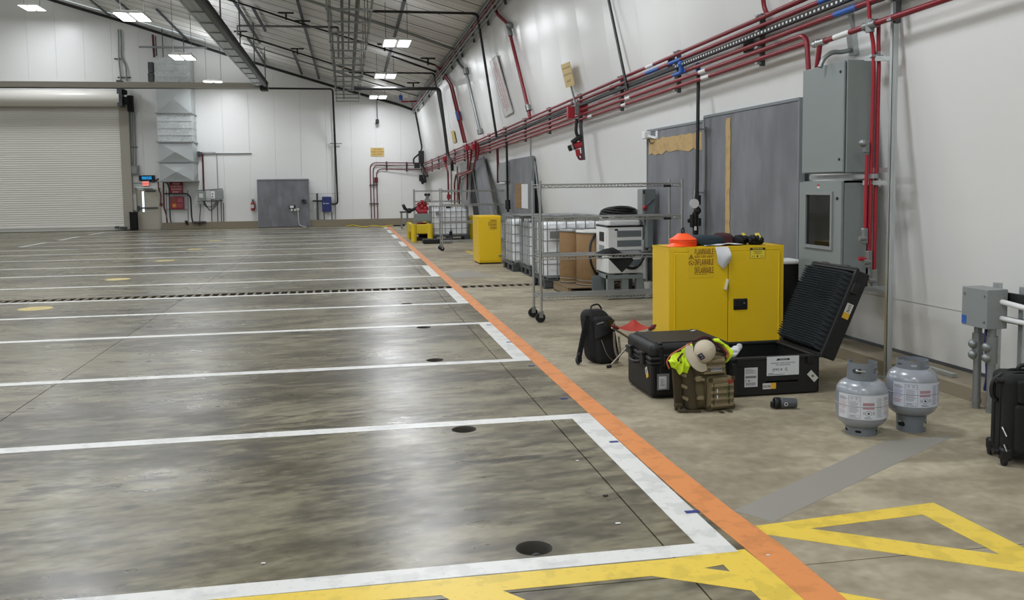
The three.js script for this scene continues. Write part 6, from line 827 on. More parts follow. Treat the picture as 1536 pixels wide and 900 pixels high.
{ // open black hard case with egg-crate foam in its lid
  const zf = -6.64, x0 = fl(1090, 596).x, x1 = 3.74, w = x1 - x0, d = 0.72, h = 0.315, t = thing('hard_case', 'open black hard case with egg-crate foam in its raised lid', 'case', [(x0 + x1) / 2, 0, zf - d / 2]);
  const wall = 0.03; part(t, 'base_shell', [rb(w, 0.04, d, 0.02, 0, 0.022, 0), rb(w, h - 0.01, wall, 0.014, 0, h / 2, d / 2 - wall / 2), rb(w, h - 0.01, wall, 0.014, 0, h / 2, -d / 2 + wall / 2), rb(wall, h - 0.01, d, 0.014, -w / 2 + wall / 2, h / 2, 0), rb(wall, h - 0.01, d, 0.014, w / 2 - wall / 2, h / 2, 0), rb(w + 0.02, 0.03, 0.05, 0.012, 0, h - 0.012, d / 2 - 0.02), rb(w + 0.02, 0.03, 0.05, 0.012, 0, h - 0.012, -d / 2 + 0.02), rb(0.05, 0.03, d, 0.012, -w / 2 + 0.02, h - 0.012, 0), rb(0.05, 0.03, d, 0.012, w / 2 - 0.02, h - 0.012, 0)], M.caseBlack);
  part(t, 'foam_lining', [bx(w - 0.07, 0.1, d - 0.07, 0, 0.1, 0), bx(0.12, 0.12, d - 0.1, -w / 2 + 0.12, 0.18, 0)], M.foam); for (const x of [-0.3, 0.31]) part(t, 'latch', rb(0.06, 0.07, 0.025, 0.008, x, h - 0.03, d / 2 + 0.01), M.black); for (const x of [-0.34]) part(t, 'front_rib', rb(0.05, h - 0.06, 0.02, 0.008, x, h / 2 - 0.01, d / 2 + 0.003), M.caseBlack);
  const P = (px, py) => { const p = az(px, py, zf + 0.004); return [p.x - t.position.x, p.y]; }, zz = d / 2 + 0.003, st = (name, px0, py0, px1, py1, tx, lab, rot = 0) => { const a = P(px0, py1), b = P(px1, py0); const m = part(t, name, bx(b[0] - a[0], b[1] - a[1], 0.002).rotateZ(rot).translate((a[0] + b[0]) / 2, (a[1] + b[1]) / 2, zz + 0.0015), print(tx, 0.5), lab); return m; };
  st('case_sign', 1150, 533, 1198.5, 564, canvasTex(480, 310, (g, W, Hh) => { g.fillStyle = '#cfd3d6'; g.fillRect(0, 0, W, Hh); g.fillStyle = '#1a1c20'; g.fillRect(150, 36, 190, 30); g.beginPath(); g.moveTo(160, 40); g.lineTo(138, 68); g.lineTo(170, 68); g.fill(); g.fillStyle = '#cfd3d6'; g.font = 'bold 20px sans-serif'; g.textAlign = 'center'; g.fillText('MICROPACK', 250, 58); g.fillStyle = '#23262b'; g.font = 'bold 27px sans-serif'; g.fillText('HANGAR FLAME DETECTION', W / 2, 118, 380); g.fillText('TEST EQUIPMENT', W / 2, 150, 250); g.font = 'bold 52px sans-serif'; g.fillText('JFFS #', 160, 232, 160); g.font = '76px sans-serif'; g.fillText('6', 290, 240); g.fillStyle = '#3a3d42'; g.fillRect(20, 272, 80, 8); g.fillRect(20, 288, 250, 8); }), 'white equipment sign reading JFFS # 6');
  st('shipping_label', 1116.5, 551, 1136.5, 581, canvasTex(200, 300, (g) => { g.fillStyle = '#c9ccce'; g.fillRect(0, 0, 200, 300); g.fillStyle = '#62666a'; for (let k = 0; k < 5; k++) g.fillRect(16, 20 + k * 16, 90 + (k * 37) % 80, 6); g.fillStyle = '#77797c'; g.fillRect(14, 128, 165, 36); g.fillStyle = '#222'; g.font = 'bold 34px sans-serif'; g.fillText('F', 14, 214); g.fillRect(50, 196, 34, 14); for (let k = 0; k < 30; k++) if (k % 3) g.fillRect(20 + k * 5, 230, 3, 46); }), 'white shipping label with barcode');
  const nos = canvasTex(160, 80, (g) => { g.fillStyle = '#c9c9c4'; g.fillRect(0, 0, 160, 80); g.fillStyle = '#d9a92a'; g.fillRect(0, 0, 62, 80); g.fillStyle = '#1b1c1e'; g.font = 'bold 46px sans-serif'; g.fillText('NOS', 64, 52, 92); });
  st('brand_sticker', 1144, 574, 1164, 584, canvasTex(160, 80, (g) => { g.save(); g.translate(160, 80); g.rotate(Math.PI); g.fillStyle = '#c9c9c4'; g.fillRect(0, 0, 160, 80); g.fillStyle = '#d9a92a'; g.fillRect(0, 0, 62, 80); g.fillStyle = '#1b1c1e'; g.font = 'bold 46px sans-serif'; g.fillText('NOS', 64, 52, 92); g.restore(); }), 'yellow and white sticker upside down'); st('torn_label', 1211, 559, 1227, 569, canvasTex(128, 64, (g) => { g.fillStyle = '#c2c3bd'; g.fillRect(0, 0, 128, 64); g.fillStyle = '#444'; g.fillRect(50, 20, 26, 22); }), 'torn white label stuck at a slant', -0.8); st('scratch_line', 1149, 571.3, 1197, 572.4, canvasTex(8, 8, (g) => { g.fillStyle = '#8d9092'; g.fillRect(0, 0, 8, 8); }));
  // lid
  const lid = new THREE.Group(); lid.name = 'lid'; lid.userData.label = 'raised lid lined with charcoal egg-crate foam'; t.add(lid); lid.position.set(w / 2 + 0.01, h - 0.01, 0.0); lid.rotation.z = -R(24);            // local y runs up the lid, -x is its inside
  const L = 0.76, dp = 0.1, D = d - 0.03; part(lid, 'lid_shell', [rb(0.02, L, D, 0.009, dp + 0.03, L / 2, 0), rb(dp + 0.04, 0.025, D, 0.01, dp / 2 + 0.02, 0.012, 0), rb(dp + 0.04, 0.025, D, 0.01, dp / 2 + 0.02, L - 0.012, 0), rb(dp + 0.04, L, 0.025, 0.01, dp / 2 + 0.02, L / 2, D / 2 - 0.012), rb(dp + 0.04, L, 0.025, 0.01, dp / 2 + 0.02, L / 2, -D / 2 + 0.012), rb(0.03, L + 0.02, 0.02, 0.008, 0.012, L / 2, D / 2 + 0.006), rb(0.03, L + 0.02, 0.02, 0.008, 0.012, L / 2, -D / 2 - 0.006), rb(0.03, 0.02, D, 0.008, 0.012, L + 0.006, 0)], M.caseBlack);
  const nz = 15, ny = 17; part(lid, 'egg_crate_foam', grid(nz * 8, ny * 8, (u, v) => { const e = Math.min(1, Math.min(u, 1 - u, v, 1 - v) * 40), s1 = Math.sin(u * nz * Math.PI * 2), s2 = Math.sin(v * ny * Math.PI * 2); const dent = Math.exp(-(Math.pow((u - 0.34) / 0.13, 2) + Math.pow((v - 0.6) / 0.1, 2))); return V(0.05 - 0.1 * e - 0.05 * s1 * s2 * e + 0.05 * dent, 0.03 + (L - 0.06) * v, D / 2 - 0.03 - (D - 0.06) * u); }), M.foam);
  part(lid, 'lid_latch', [rb(0.06, 0.02, 0.08, 0.006, 0.03, L + 0.015, 0.16), rb(0.06, 0.02, 0.08, 0.006, 0.03, L + 0.015, -0.16), rb(0.05, 0.025, 0.14, 0.006, 0.05, L + 0.012, 0)], M.black); part(lid, 'lid_sticker', bx(0.06, 0.13, 0.003, 0.075, L * 0.55, D / 2 + 0.0015), print((() => { const q = canvasTex(80, 160, (g) => { g.fillStyle = '#c9c9c4'; g.fillRect(0, 0, 80, 160); g.fillStyle = '#d9a92a'; g.fillRect(0, 98, 80, 62); g.fillStyle = '#1b1c1e'; g.save(); g.translate(20, 92); g.rotate(-Math.PI / 2); g.font = 'bold 46px sans-serif'; g.fillText('NOS', 0, 38, 84); g.restore(); }); return q; })(), 0.5), 'white and yellow sticker on the lid edge'); part(lid, 'lid_clip', rb(0.06, 0.09, 0.03, 0.01, 0.05, L * 0.8, D / 2 + 0.01), M.black);
  // crumpled paper left on the rim
  const c = az(1101, 512, zf - 0.1); solo('crumpled_wipe', 'crumpled grey-white wipe sticking up on the rim of the open case', 'paper', [lumpy(0.1, 0.07, 0.06, 2, 0.5, 18).rotateZ(0.5).translate(c.x, h + 0.035, zf - 0.1), lumpy(0.05, 0.05, 0.03, 1, 0.5, 14).rotateZ(0.6).translate(c.x + 0.045, h + 0.075, zf - 0.1)], M.paper);
  solo('black_pouch', 'small black pouch on the left rim of the open case', 'pouch', lumpy(0.1, 0.05, 0.1, 1, 0.25, 18).translate(c.x - 0.1, h + 0.024, zf - 0.1), M.nylon);
}
{ // tan backpack
  const c = fl(1064, 616), t = thing('tan_backpack', 'tan military backpack with webbing standing against the black cases', 'backpack', [c.x + 0.02, 0, c.z - 0.12], 0.12);
  part(t, 'main_bag', warp(softBox(0.35, 0.44, 0.22, 0.08, 0.012, 0), v => { v.z -= v.y * 0.12; v.x -= (v.y - 0.1) * 0.06; }), M.tan);
  part(t, 'front_pocket', softBox(0.23, 0.25, 0.09, 0.035, 0.006, 1).translate(0.045, 0.01, 0.12), M.tan); part(t, 'upper_pocket', softBox(0.22, 0.14, 0.08, 0.03, 0.005, 2).translate(0.005, 0.265, 0.075), M.tan); part(t, 'side_panel', warp(softBox(0.07, 0.36, 0.19, 0.03, 0.01, 3), v => { v.x -= v.y * 0.1; }).translate(-0.165, 0.005, 0.03), M.tanDark);
  for (let k = 0; k < 4; k++) part(t, 'webbing', [rb(0.19, 0.024, 0.014, 0.004, 0.045, 0.05 + k * 0.05, 0.168)], M.tanWeb); for (let k = 0; k < 3; k++) part(t, 'webbing', [rb(0.18, 0.02, 0.014, 0.004, 0.005, 0.29 + k * 0.042, 0.117)], M.tanWeb); for (const x of [-0.03, 0.1]) part(t, 'webbing_stitch', rb(0.012, 0.17, 0.006, 0.002, x, 0.13, 0.172), M.tanDark);
  part(t, 'white_marker', [rb(0.008, 0.028, 0.01, 0.003, 0.0, 0.16, 0.174), rb(0.008, 0.028, 0.01, 0.003, 0.0, 0.115, 0.174)], M.paper); part(t, 'green_pen', rb(0.006, 0.1, 0.01, 0.003, 0.085, 0.15, 0.176), mat(0x3f7a4a, 0.5)); part(t, 'red_tab', rb(0.04, 0.03, 0.01, 0.004, 0.11, 0.225, 0.172), mat(0x8a2a22, 0.7));
  part(t, 'name_patch', bx(0.09, 0.032, 0.004, 0.02, 0.315, 0.122), print(canvasTex(180, 64, (g) => { g.fillStyle = '#b9bcbe'; g.fillRect(0, 0, 180, 64); g.fillStyle = '#202226'; g.fillRect(6, 14, 168, 36); g.fillStyle = '#c9ccce'; g.font = 'bold 24px sans-serif'; g.textAlign = 'center'; g.fillText('MICROPACK', 90, 41); })), 'grey and black name patch');
  part(t, 'compression_strap', [tube([V(-0.19, 0.24, 0.05), V(-0.14, 0.25, 0.11), V(-0.08, 0.24, 0.12)], 0.012, 0.03, 6), rb(0.05, 0.04, 0.02, 0.008, -0.13, 0.25, 0.12)], M.tanWeb); part(t, 'compression_strap', [tube([V(-0.18, 0.1, 0.08), V(-0.1, 0.1, 0.14)], 0.011, 0, 6), rb(0.05, 0.03, 0.02, 0.008, -0.12, 0.11, 0.14)], M.tanWeb);
  part(t, 'shoulder_strap', [warp(rb(0.07, 0.34, 0.025, 0.01, 0, 0.17, 0, 3), v => { v.x += 0.05 * Math.sin(v.y * 6); v.z += 0.04 * Math.sin(v.y * 9); }).rotateZ(0.22).translate(-0.24, 0.0, 0.02)], M.tanDark); part(t, 'strap_tail', [tube(smooth([V(-0.24, 0.05, 0.06), V(-0.28, 0.02, 0.1), V(-0.2, 0.01, 0.12), V(-0.12, 0.008, 0.14)], 14), 0.012, 0, 6), rb(0.06, 0.03, 0.04, 0.01, -0.27, 0.05, 0.07), rb(0.03, 0.006, 0.05, 0.002, 0.02, 0.004, 0.2), rb(0.03, 0.006, 0.05, 0.002, 0.09, 0.004, 0.2)], M.tanDark);
  for (const [x, y] of [[-0.05, 0.245], [0.14, 0.245], [-0.06, 0.03], [0.14, 0.03]]) part(t, 'buckle', rb(0.028, 0.034, 0.016, 0.005, x, y, 0.165), M.tanDark); for (const y of [0.1, 0.19, 0.28]) part(t, 'side_webbing', rb(0.012, 0.024, 0.17, 0.004, -0.205 - y * 0.09, y, 0.03), M.tanWeb); part(t, 'pocket_zip', tube(smooth([V(-0.07, 0.02, 0.13), V(-0.068, 0.2, 0.14), V(-0.04, 0.252, 0.145), V(0.1, 0.255, 0.145), V(0.155, 0.2, 0.14), V(0.158, 0.03, 0.13)], 30), 0.005, 0, 5), M.tanDark); part(t, 'haul_loop', tube(smooth([V(-0.06, 0.43, -0.06), V(-0.04, 0.49, -0.07), V(0.04, 0.49, -0.07), V(0.06, 0.43, -0.06)], 16), 0.011, 0, 6), M.tanDark);
  part(t, 'open_flap', grid(16, 8, (u, v) => { const a = Math.PI * (0.05 + 0.9 * u); return V(0.15 * Math.cos(a) + 0.02, 0.4 + 0.11 * Math.sin(a) * (0.4 + 0.6 * v) - 0.02 * v, 0.03 - 0.1 * v); }), mat(0x1f1712, 0.9), 'dark open flap lining'); part(t, 'zipper_tape', tube(smooth([V(-0.13, 0.4, 0.07), V(-0.05, 0.425, 0.1), V(0.06, 0.42, 0.1), V(0.12, 0.39, 0.07)], 20), 0.006, 0, 5), M.tanDark);
  // cap lying on the pack
  const k = az(1056, 527, c.z + 0.0), cap = thing('baseball_cap', 'tan baseball cap with a dark emblem lying on the tan backpack', 'cap', [k.x, k.y, k.z]); { const d = V(-0.75, -0.45, 0.45).normalize(), u = V(0.279, 0.367, 0.83).normalize(), x = d.clone().negate(), zc = V().crossVectors(x, u).normalize(); u.crossVectors(zc, x); cap.quaternion.setFromRotationMatrix(new THREE.Matrix4().makeBasis(x, u, zc)); cap.scale.setScalar(0.98); }
  part(cap, 'crown', warp(new THREE.SphereGeometry(0.085, 28, 14, 0, Math.PI * 2, 0, Math.PI * 0.52), v => { v.x *= 1.12; v.y *= 1.02; if (v.x < 0) v.y *= 1.04; }), M.cap); part(cap, 'brim', grid(16, 8, (u, v) => { const a = -1.15 + 2.3 * u, r = 0.09 + 0.075 * v * Math.cos(a * 0.75); return V(-r * Math.cos(a) * 1.06, 0.004 - 0.03 * Math.abs(Math.sin(a)) ** 2 - 0.012 * v, r * Math.sin(a)); }), M.cap); part(cap, 'brim_underside', grid(16, 8, (u, v) => { const a = -1.15 + 2.3 * u, r = 0.09 + 0.075 * v * Math.cos(a * 0.75); return V(-r * Math.cos(a) * 1.06, 0.0 - 0.03 * Math.abs(Math.sin(a)) ** 2 - 0.012 * v, r * Math.sin(a)); }), M.cap); part(cap, 'button', sp(0.008, 0, 0.088, 0, 10), M.cap);
  part(cap, 'emblem', [poly([[-0.024, -0.02], [0.024, -0.02], [0.024, 0.022], [-0.024, 0.022]], [[[-0.015, -0.012], [0.015, -0.012], [0.015, 0.014], [-0.015, 0.014]]], 0.004), bx(0.008, 0.02, 0.004, 0, 0, 0.002), bx(0.02, 0.006, 0.004, 0, -0.006, 0.002)].map(g => g.rotateY(-Math.PI / 2).rotateZ(-0.45).translate(-0.087, 0.042, 0)), M.navy, 'dark navy emblem');
  // hi-vis vest stuffed round the pack's top
  const vz = c.z - 0.06, ve = wthing('safety_vest', 'crumpled yellow-green safety vest stuffed into the tan backpack', 'vest', V(c.x - 0.05, 0.28, vz)); const Q = (px, py, dz = 0) => az(px, py, vz + dz);
  const sheet = (pts, s, thick = 0.05, amp = 0.016) => grid(30, 14, (u, v) => { const n = pts.length - 1, f = Math.min(n - 1e-6, u * n), i = Math.floor(f), q = f - i, sm = q * q * (3 - 2 * q), A = pts[i][0].clone().lerp(pts[i + 1][0], sm), B = pts[i][1].clone().lerp(pts[i + 1][1], sm), p = A.lerp(B, v); p.z += thick * Math.sin(v * Math.PI) + amp * (Math.sin(u * 17 + s + v * 4) + 0.7 * Math.sin(v * 11 + u * 6 + s)); p.y += amp * 0.5 * Math.sin(u * 13 + v * 9 + s); return p; });
  wpart(ve, 'left_fold', [sheet([[Q(1037, 515), Q(1031, 548)], [Q(1022, 524), Q(1030, 560)], [Q(1008, 533), Q(1016, 556)], [Q(1001, 541), Q(1005, 552)]], 0, 0.06)], M.hivis); wpart(ve, 'left_fold', [sheet([[Q(1036, 534, 0.05), Q(1030, 560, 0.05)], [Q(1026, 536, 0.05), Q(1018, 560, 0.05)], [Q(1018, 530, 0.05), Q(1012, 548, 0.05)]], 2, 0.05)], M.hivis); wpart(ve, 'right_fold', [sheet([[Q(1063, 507, -0.04), Q(1070, 512, -0.04)], [Q(1078, 508, -0.04), Q(1084, 520, -0.04)], [Q(1090, 517, -0.03), Q(1090, 532, -0.03)], [Q(1100, 526, -0.02), Q(1088, 545, -0.02)]], 4, 0.04, 0.008)], M.hivis);
  for (const q of [tube(smooth([Q(1037, 514, 0.04), Q(1022, 523, 0.05), Q(1007, 532, 0.05), Q(1000.5, 543, 0.05), Q(1004, 553, 0.05)], 24), 0.006, 0, 6), tube(smooth([Q(1086, 522, 0), Q(1092, 530, 0), Q(1090, 536, 0)], 12), 0.012, 0, 6)]) wpart(ve, 'orange_trim', q, M.hiOrange); for (const q of [tube(smooth([Q(1040, 512, 0.02), Q(1054, 506, 0), Q(1066, 508, -0.02), Q(1080, 520, 0), Q(1088, 530, 0)], 24), 0.012, 0, 6), tube(smooth([Q(1024, 530, 0.07), Q(1017, 540, 0.08), Q(1026, 545, 0.08)], 14), 0.008, 0, 6)]) wpart(ve, 'dark_trim', q, M.maroon);
}
{ // black backpack
  const c = fl(903, 546), t = thing('black_backpack', 'black backpack standing on the floor in front of the wire rack', 'backpack', [c.x, 0, c.z - 0.1], 0.25);
  part(t, 'main_bag', warp(softBox(0.31, 0.51, 0.2, 0.085, 0.012, 2), v => { v.x *= 1 - Math.max(0, v.y - 0.3) * 0.9; v.z -= v.y * 0.14; v.x -= (v.y - 0.1) * 0.1 - 0.02; }), M.nylon); part(t, 'front_panel', warp(softBox(0.26, 0.44, 0.1, 0.05, 0.008, 1), v => { v.x *= 1 - Math.max(0, v.y - 0.25) * 0.8; v.z -= v.y * 0.16; v.x -= (v.y - 0.1) * 0.06; }).translate(0.035, 0.01, 0.1), M.nylon);
  part(t, 'gloss_flap', warp(grid(14, 10, (u, v) => V(-0.1 + 0.22 * u, 0.42 - 0.17 * v * (1 - 0.5 * u), 0.105 + 0.03 * Math.sin(u * 3) - 0.02 * (1 - v))), v => { }), M.nylonGloss, 'glossy black flap'); part(t, 'grab_handle', tube(smooth([V(-0.07, 0.5, -0.03), V(-0.05, 0.545, -0.05), V(0.02, 0.555, -0.05), V(0.06, 0.51, -0.05)], 20), 0.009, 0, 6), M.black);
  part(t, 'shoulder_strap', [warp(rb(0.055, 0.4, 0.022, 0.009, 0, 0.2, 0, 3), v => { v.z += 0.03 * Math.sin(v.y * 7); }).rotateZ(-0.22).translate(-0.22, 0.08, 0.0)], M.nylon); part(t, 'buckle', [rb(0.05, 0.08, 0.03, 0.01, -0.23, 0.06, 0.02), tube(smooth([V(-0.21, 0.12, 0), V(-0.26, 0.05, 0.03), V(-0.25, 0.01, 0.05)], 10), 0.016, 0, 6)], M.black); part(t, 'zipper', [tube(smooth([V(-0.05, 0.24, 0.13), V(0.0, 0.1, 0.152), V(0.07, 0.03, 0.155), V(0.12, 0.025, 0.15)], 20), 0.004, 0, 5), tube([V(-0.09, 0.39, 0.115), V(-0.02, 0.405, 0.12)], 0.006, 0, 5), tube([V(0.08, 0.36, 0.12), V(0.11, 0.4, 0.11)], 0.005, 0, 5)], M.alu);
}
{ // folding stool with red seat
  const p = fl(914, 552), zc = p.z - 0.12, Q = (x, y, dz = 0) => az(x, y, zc + dz), t = wthing('folding_stool', 'three-legged folding stool with a red sling seat beside the closed case', 'stool', V(Q(955, 500).x, 0, zc)); const A = Q(918, 489, 0.08), B = Q(983, 489, 0.05), C = Q(951, 478, -0.3);
  wpart(t, 'seat', grid(14, 14, (u, v) => { const a = A.clone().lerp(B, u), q = a.lerp(C, v * (1)); const w = (1 - v); q.y -= 0.05 * Math.sin(u * Math.PI) * w * 1.0 + 0.0; q.y -= 0.035 * Math.sin(v * Math.PI) * Math.abs(2 * u - 1); return q; }), M.redCloth); for (const [c, n] of [[A, 0], [B, 1]]) wpart(t, 'corner_pocket', lumpy(0.09, 0.035, 0.06, n, 0.1, 14).rotateZ(n ? 0.5 : -0.5).translate(c.x + (n ? -0.03 : 0.03), c.y - 0.01, c.z), mat(0x5a1a14, 0.8));
  const m = V((A.x + B.x + C.x) / 3, 0.24, (A.z + B.z + C.z) / 3); for (const [a, f] of [[B, fl(914, 552)], [A, V(m.x + 0.14, 0, m.z - 0.1)], [C, V(m.x + 0.16, 0, m.z + 0.12)]]) wpart(t, 'leg', tube([a.clone().add(V(0, -0.015, 0)), m.clone().lerp(V((a.x + f.x) / 2, 0.22, (a.z + f.z) / 2), 0.5), V(f.x, 0.012, f.z)], 0.0105, 0.04, 8), M.alu); wpart(t, 'foot_cap', [tube([V(fl(914, 552).x - 0.025, 0.012, fl(914, 552).z), V(fl(914, 552).x + 0.02, 0.02, fl(914, 552).z)], 0.014, 0, 8)], M.rubber); wpart(t, 'strap', tube(smooth([Q(921, 498, 0.06), Q(922, 520, 0.05), Q(926, 535, 0.05), Q(930, 530, 0.05), Q(928, 505, 0.05)], 24), 0.011, 0, 6), M.alu);
}
{ // tumbler lying on the floor
  const c = fl(1176, 614), t = thing('tumbler', 'grey tumbler with black lid lying on the floor before the open case', 'tumbler', [c.x, 0.042, c.z - 0.03], -0.25); const g = pr => lathe(pr, 28).rotateZ(-Math.PI / 2);
  part(t, 'cup', g([[0, 0.105], [0.034, 0.105], [0.036, 0.1], [0.041, 0.0], [0.0415, -0.02], [0, -0.02]]), mat(0x4a4d50, 0.4)); part(t, 'lid', g([[0, -0.02], [0.044, -0.02], [0.045, -0.055], [0.035, -0.065], [0, -0.065]]), M.black); part(t, 'mouthpiece', [rb(0.03, 0.05, 0.03, 0.01, -0.075, -0.01, 0.01)], M.black); part(t, 'logo', [tor(0.012, 0.002).translate(0.02, 0.0, 0.041)], M.paper);
}
// gas tanks
const tankLabel = k => canvasTex(1024, 320, (g, w, h) => {
  g.fillStyle = k ? '#c4c9d4' : '#c6cacf'; g.fillRect(0, 0, w, h); const lines = (x, y, wd, n, c, st = 15) => { g.fillStyle = c; for (let i = 0; i < n; i++) g.fillRect(x, y + i * st, wd * (0.7 + 0.3 * ((i * 37) % 10) / 10), 6); };
  const block = (x) => { g.strokeStyle = '#6d7176'; g.lineWidth = 3; g.strokeRect(x + 130, 18, 130, 290); g.strokeRect(x + 140, 26, 110, 54); for (const q of [170, 218]) { g.beginPath(); g.arc(x + q, 48, 16, 0, 7); g.stroke(); g.beginPath(); g.arc(x + q, 48, 6, 0, 7); g.fillStyle = '#33363a'; g.fill(); } g.beginPath(); g.moveTo(x + 150, 72); lines(x + 142, 92, 108, 11, '#74787d', 14); g.strokeRect(x + 146, 262, 100, 40); lines(x + 152, 270, 80, 2, '#4c5055'); };
  block(0); block(512); for (const x of [0, 512]) { lines(x + 10, 40, 112, 3, '#4c5055'); lines(x + 10, 92, 112, 7, k ? '#7c6f94' : '#b0868c', 16); lines(x + 10, 214, 100, 4, k ? '#8a4a5c' : '#a88c92', 16); g.fillStyle = k ? '#a8848f' : '#a27c84'; g.fillRect(x + 282, 96, 120, 38); g.fillRect(x + 282, 146, 120, 34); g.strokeStyle = '#3a3d42'; g.lineWidth = 4; g.beginPath(); g.arc(x + 342, 234, 32, 0, 7); g.stroke(); g.fillStyle = '#2c2f33'; g.beginPath(); g.arc(x + 342, 234, 13, 0, 7); g.fill(); lines(x + 286, 212, 20, 3, '#55595e'); lines(x + 384, 212, 30, 3, '#55595e'); lines(x + 300, 282, 90, 2, '#55595e'); lines(x + 430, 40, 76, 15, k ? '#5d6484' : '#7d8186', 17); }
});
const tankGeo = (() => {
  const r = 0.167, body = lathe([[0, 0.045], [0.06, 0.046], [0.11, 0.058], [0.145, 0.085], [0.162, 0.115], [r, 0.145], [r, 0.285], [0.162, 0.318], [0.145, 0.348], [0.115, 0.37], [0.07, 0.384], [0.03, 0.388], [0, 0.388]], 48);
  let collar = cut(new THREE.CylinderGeometry(0.094, 0.098, 0.115, 48, 1, false).translate(0, 0.435, 0), [new THREE.CylinderGeometry(0.0895, 0.0935, 0.2, 48).translate(0, 0.435, 0), ...[0.25, 1.25, -1.25, 3.05].map((a, i) => rb(0.062, 0.036, 0.12, 0.015, 0, 0, 0.1).rotateY(a).translate(0, 0.44, 0)), bx(0.1, 0.08, 0.1, 0, 0.485, 0.09).rotateY(2.4)]);
  const foot = cut(new THREE.CylinderGeometry(0.105, 0.1, 0.06, 40).translate(0, 0.03, 0), [new THREE.CylinderGeometry(0.1, 0.095, 0.2, 40).translate(0, 0.03, 0), ...[0.4, 1.2, 2.2, 3.2, 4.2, 5.2].map(a => rb(0.04, 0.016, 0.06, 0.006, 0, 0, 0.1).rotateY(a).translate(0, 0.03, 0))]);
  return { body, collar, foot };
})();
function gasTank(label, p, turn, flip, k) {
  const t = thing('gas_tank', label, 'gas tank', p, turn); const f = g => flip ? g.clone().rotateX(Math.PI).translate(0, 0.4925, 0) : g.clone();
  part(t, 'body', f(tankGeo.body), M.tank); part(t, 'collar', f(tankGeo.collar), M.tankDark); part(t, 'foot_ring', f(tankGeo.foot), M.tankDark);
  part(t, 'weld_seam', [f(tor(0.1675, 0.0025, 0, 0, 0, 48).rotateX(Math.PI / 2).translate(0, 0.215, 0))], M.tank); const v = part(t, 'valve', [f(cy(0.018, 0.07, 0, 0.42, 0, 14)), f(cy(0.014, 0.05, 0, 0, 0, 12).rotateX(Math.PI / 2).translate(0, 0.43, 0.03)), f(cy(0.022, 0.018, 0, 0.462, 0, 14))], M.brass);
  const lb = part(t, 'wrap_label', new THREE.CylinderGeometry(0.1688, 0.1688, 0.165, 56, 1, true, -1.9, 3.8).translate(0, flip ? 0.275 : 0.212, 0), print(tankLabel(k), 0.4), 'white printed wrap label'); if (!flip) part(t, 'tear_off_ring', [tube(smooth([V(-0.09, 0.455, 0.04), V(-0.12, 0.457, 0.05), V(-0.125, 0.45, 0.06), V(-0.08, 0.445, 0.09)], 10), 0.006, 0, 6)], M.chrome);
  return t;
}
{
  const a = fl(1304, 655), b = fl(1380, 650); gasTank('grey gas tank standing upright with its collar on top', [a.x, 0, a.z - 0.1], 0.35, false, 0); gasTank('grey gas tank standing upside down on its collar', [b.x, 0, b.z - 0.1], 0.55, true, 1);
}
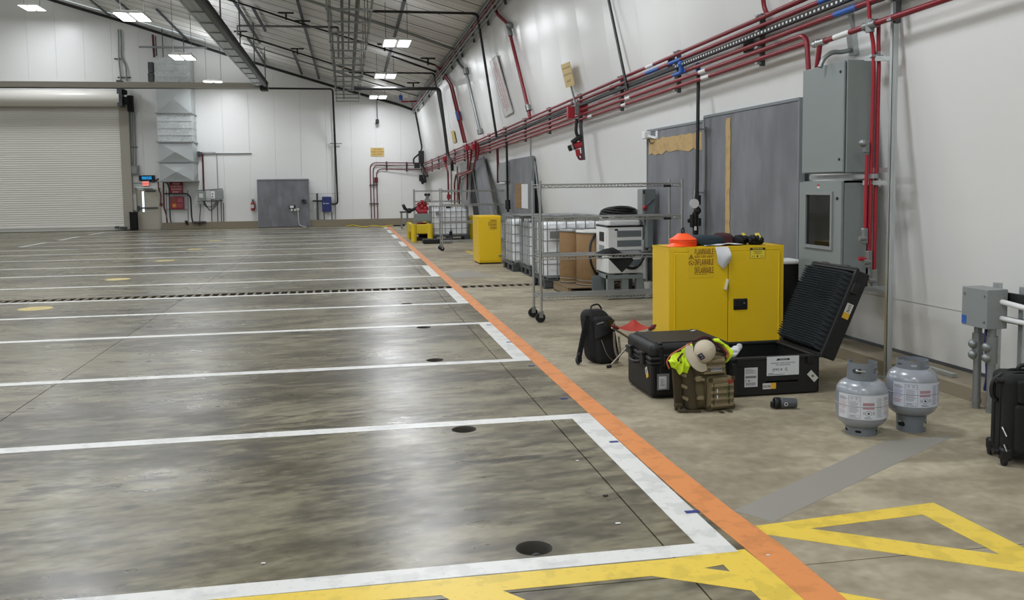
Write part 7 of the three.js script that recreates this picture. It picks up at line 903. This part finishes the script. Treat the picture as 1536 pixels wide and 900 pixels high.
{ // suitcase at the right edge
  const p = fl(1491, 698), h = 0.535, w = 0.44, d = 0.27, t = thing('suitcase', 'black soft-sided upright suitcase with wheels at the right edge', 'suitcase', [p.x + 0.29, 0.035, p.z - 0.02], -0.35);
  part(t, 'shell', warp(softBox(w, h - 0.02, d, 0.05, 0.004, 1), v => { v.z += 0.012 * Math.sin((v.y) * 5); }), M.nylon); part(t, 'front_pocket', softBox(w - 0.08, h * 0.55, 0.05, 0.024, 0.004, 2).translate(0.01, 0.05, d / 2 + 0.01), M.nylon); part(t, 'front_pocket', softBox(w - 0.1, h * 0.26, 0.04, 0.02, 0.004, 3).translate(0.01, h * 0.65, d / 2 + 0.008), M.nylon);
  for (const z of [-0.03, 0.06]) part(t, 'piping', tube([V(-w / 2 - 0.002, 0.06, z), V(-w / 2 - 0.002, h - 0.07, z), V(-w / 2 + 0.06, h - 0.014, z), V(w / 2 - 0.06, h - 0.014, z), V(w / 2 + 0.002, h - 0.07, z), V(w / 2 + 0.002, 0.06, z)], 0.008, 0.05, 6), M.black);
  part(t, 'side_handle', tube(smooth([V(-w / 2, h - 0.2, 0.02), V(-w / 2 - 0.035, h - 0.16, 0.02), V(-w / 2 - 0.03, h - 0.08, 0.02), V(-w / 2 + 0.02, h - 0.03, 0.02)], 16), 0.014, 0, 8), M.black); part(t, 'top_handle', tube(smooth([V(-0.1, h - 0.03, -0.02), V(-0.08, h + 0.012, -0.02), V(0.08, h + 0.012, -0.02), V(0.1, h - 0.03, -0.02)], 16), 0.013, 0, 8), M.black);
  for (const x of [-1, 1]) for (const z of [-1, 1]) { const g = part(t, 'wheel_guard', rb(0.07, 0.08, 0.07, 0.02, x * (w / 2 - 0.02), 0.035, z * (d / 2 - 0.03)), M.black); part(g, 'wheel', new THREE.CylinderGeometry(0.03, 0.03, 0.025, 16).rotateZ(Math.PI / 2).translate(x * (w / 2 - 0.01), -0.004, z * (d / 2 - 0.02)), M.rubber); } for (const q of [new THREE.CylinderGeometry(0.022, 0.022, 0.05, 12).rotateZ(Math.PI / 2).translate(-w / 2 - 0.02, 0.045, d / 2 - 0.05), new THREE.CylinderGeometry(0.018, 0.018, 0.05, 12).rotateZ(Math.PI / 2).translate(-w / 2 - 0.015, h - 0.06, d / 2 - 0.05)]) part(t, 'bumper', q, M.black);
  part(t, 'zipper_pull', [tube([V(-w / 2 - 0.006, 0.2, d / 2 - 0.02), V(-w / 2 + 0.01, 0.15, d / 2 + 0.012)], 0.005, 0, 6), tube([V(-w / 2 + 0.0, 0.1, d / 2), V(-w / 2 + 0.012, 0.06, d / 2 + 0.012)], 0.005, 0, 6)], M.chrome);
}
{ // small litter
  const bits = [[866, 692, 'pale chip of litter on the sealed floor near the bay corner', M.paper, 0.012], [927, 786, 'white paper scrap on the sealed floor beside the round socket', M.paper, 0.016], [908, 744, 'dark twig-like scrap on the sealed floor in the bay bordering the hatching', M.dark, 0.018], [1152, 834, 'tiny white chip on the orange line', M.paper, 0.01], [395, 846, 'small pale chip in the middle of the bay bordering the hatching', M.paper, 0.012]];
  for (const [x, y, l, m, s] of bits) { const p = fl(x, y); solo('litter_scrap', l, 'litter', rb(s * 1.6, 0.004, s, 0.0015, p.x, 0.0045, p.z, 1), m); }
}
scene.traverse(o => { if (o.isMesh) { o.castShadow = o.receiveShadow = true; } if (o.userData_base) delete o.userData_base; });
renderer.render(scene, camera);
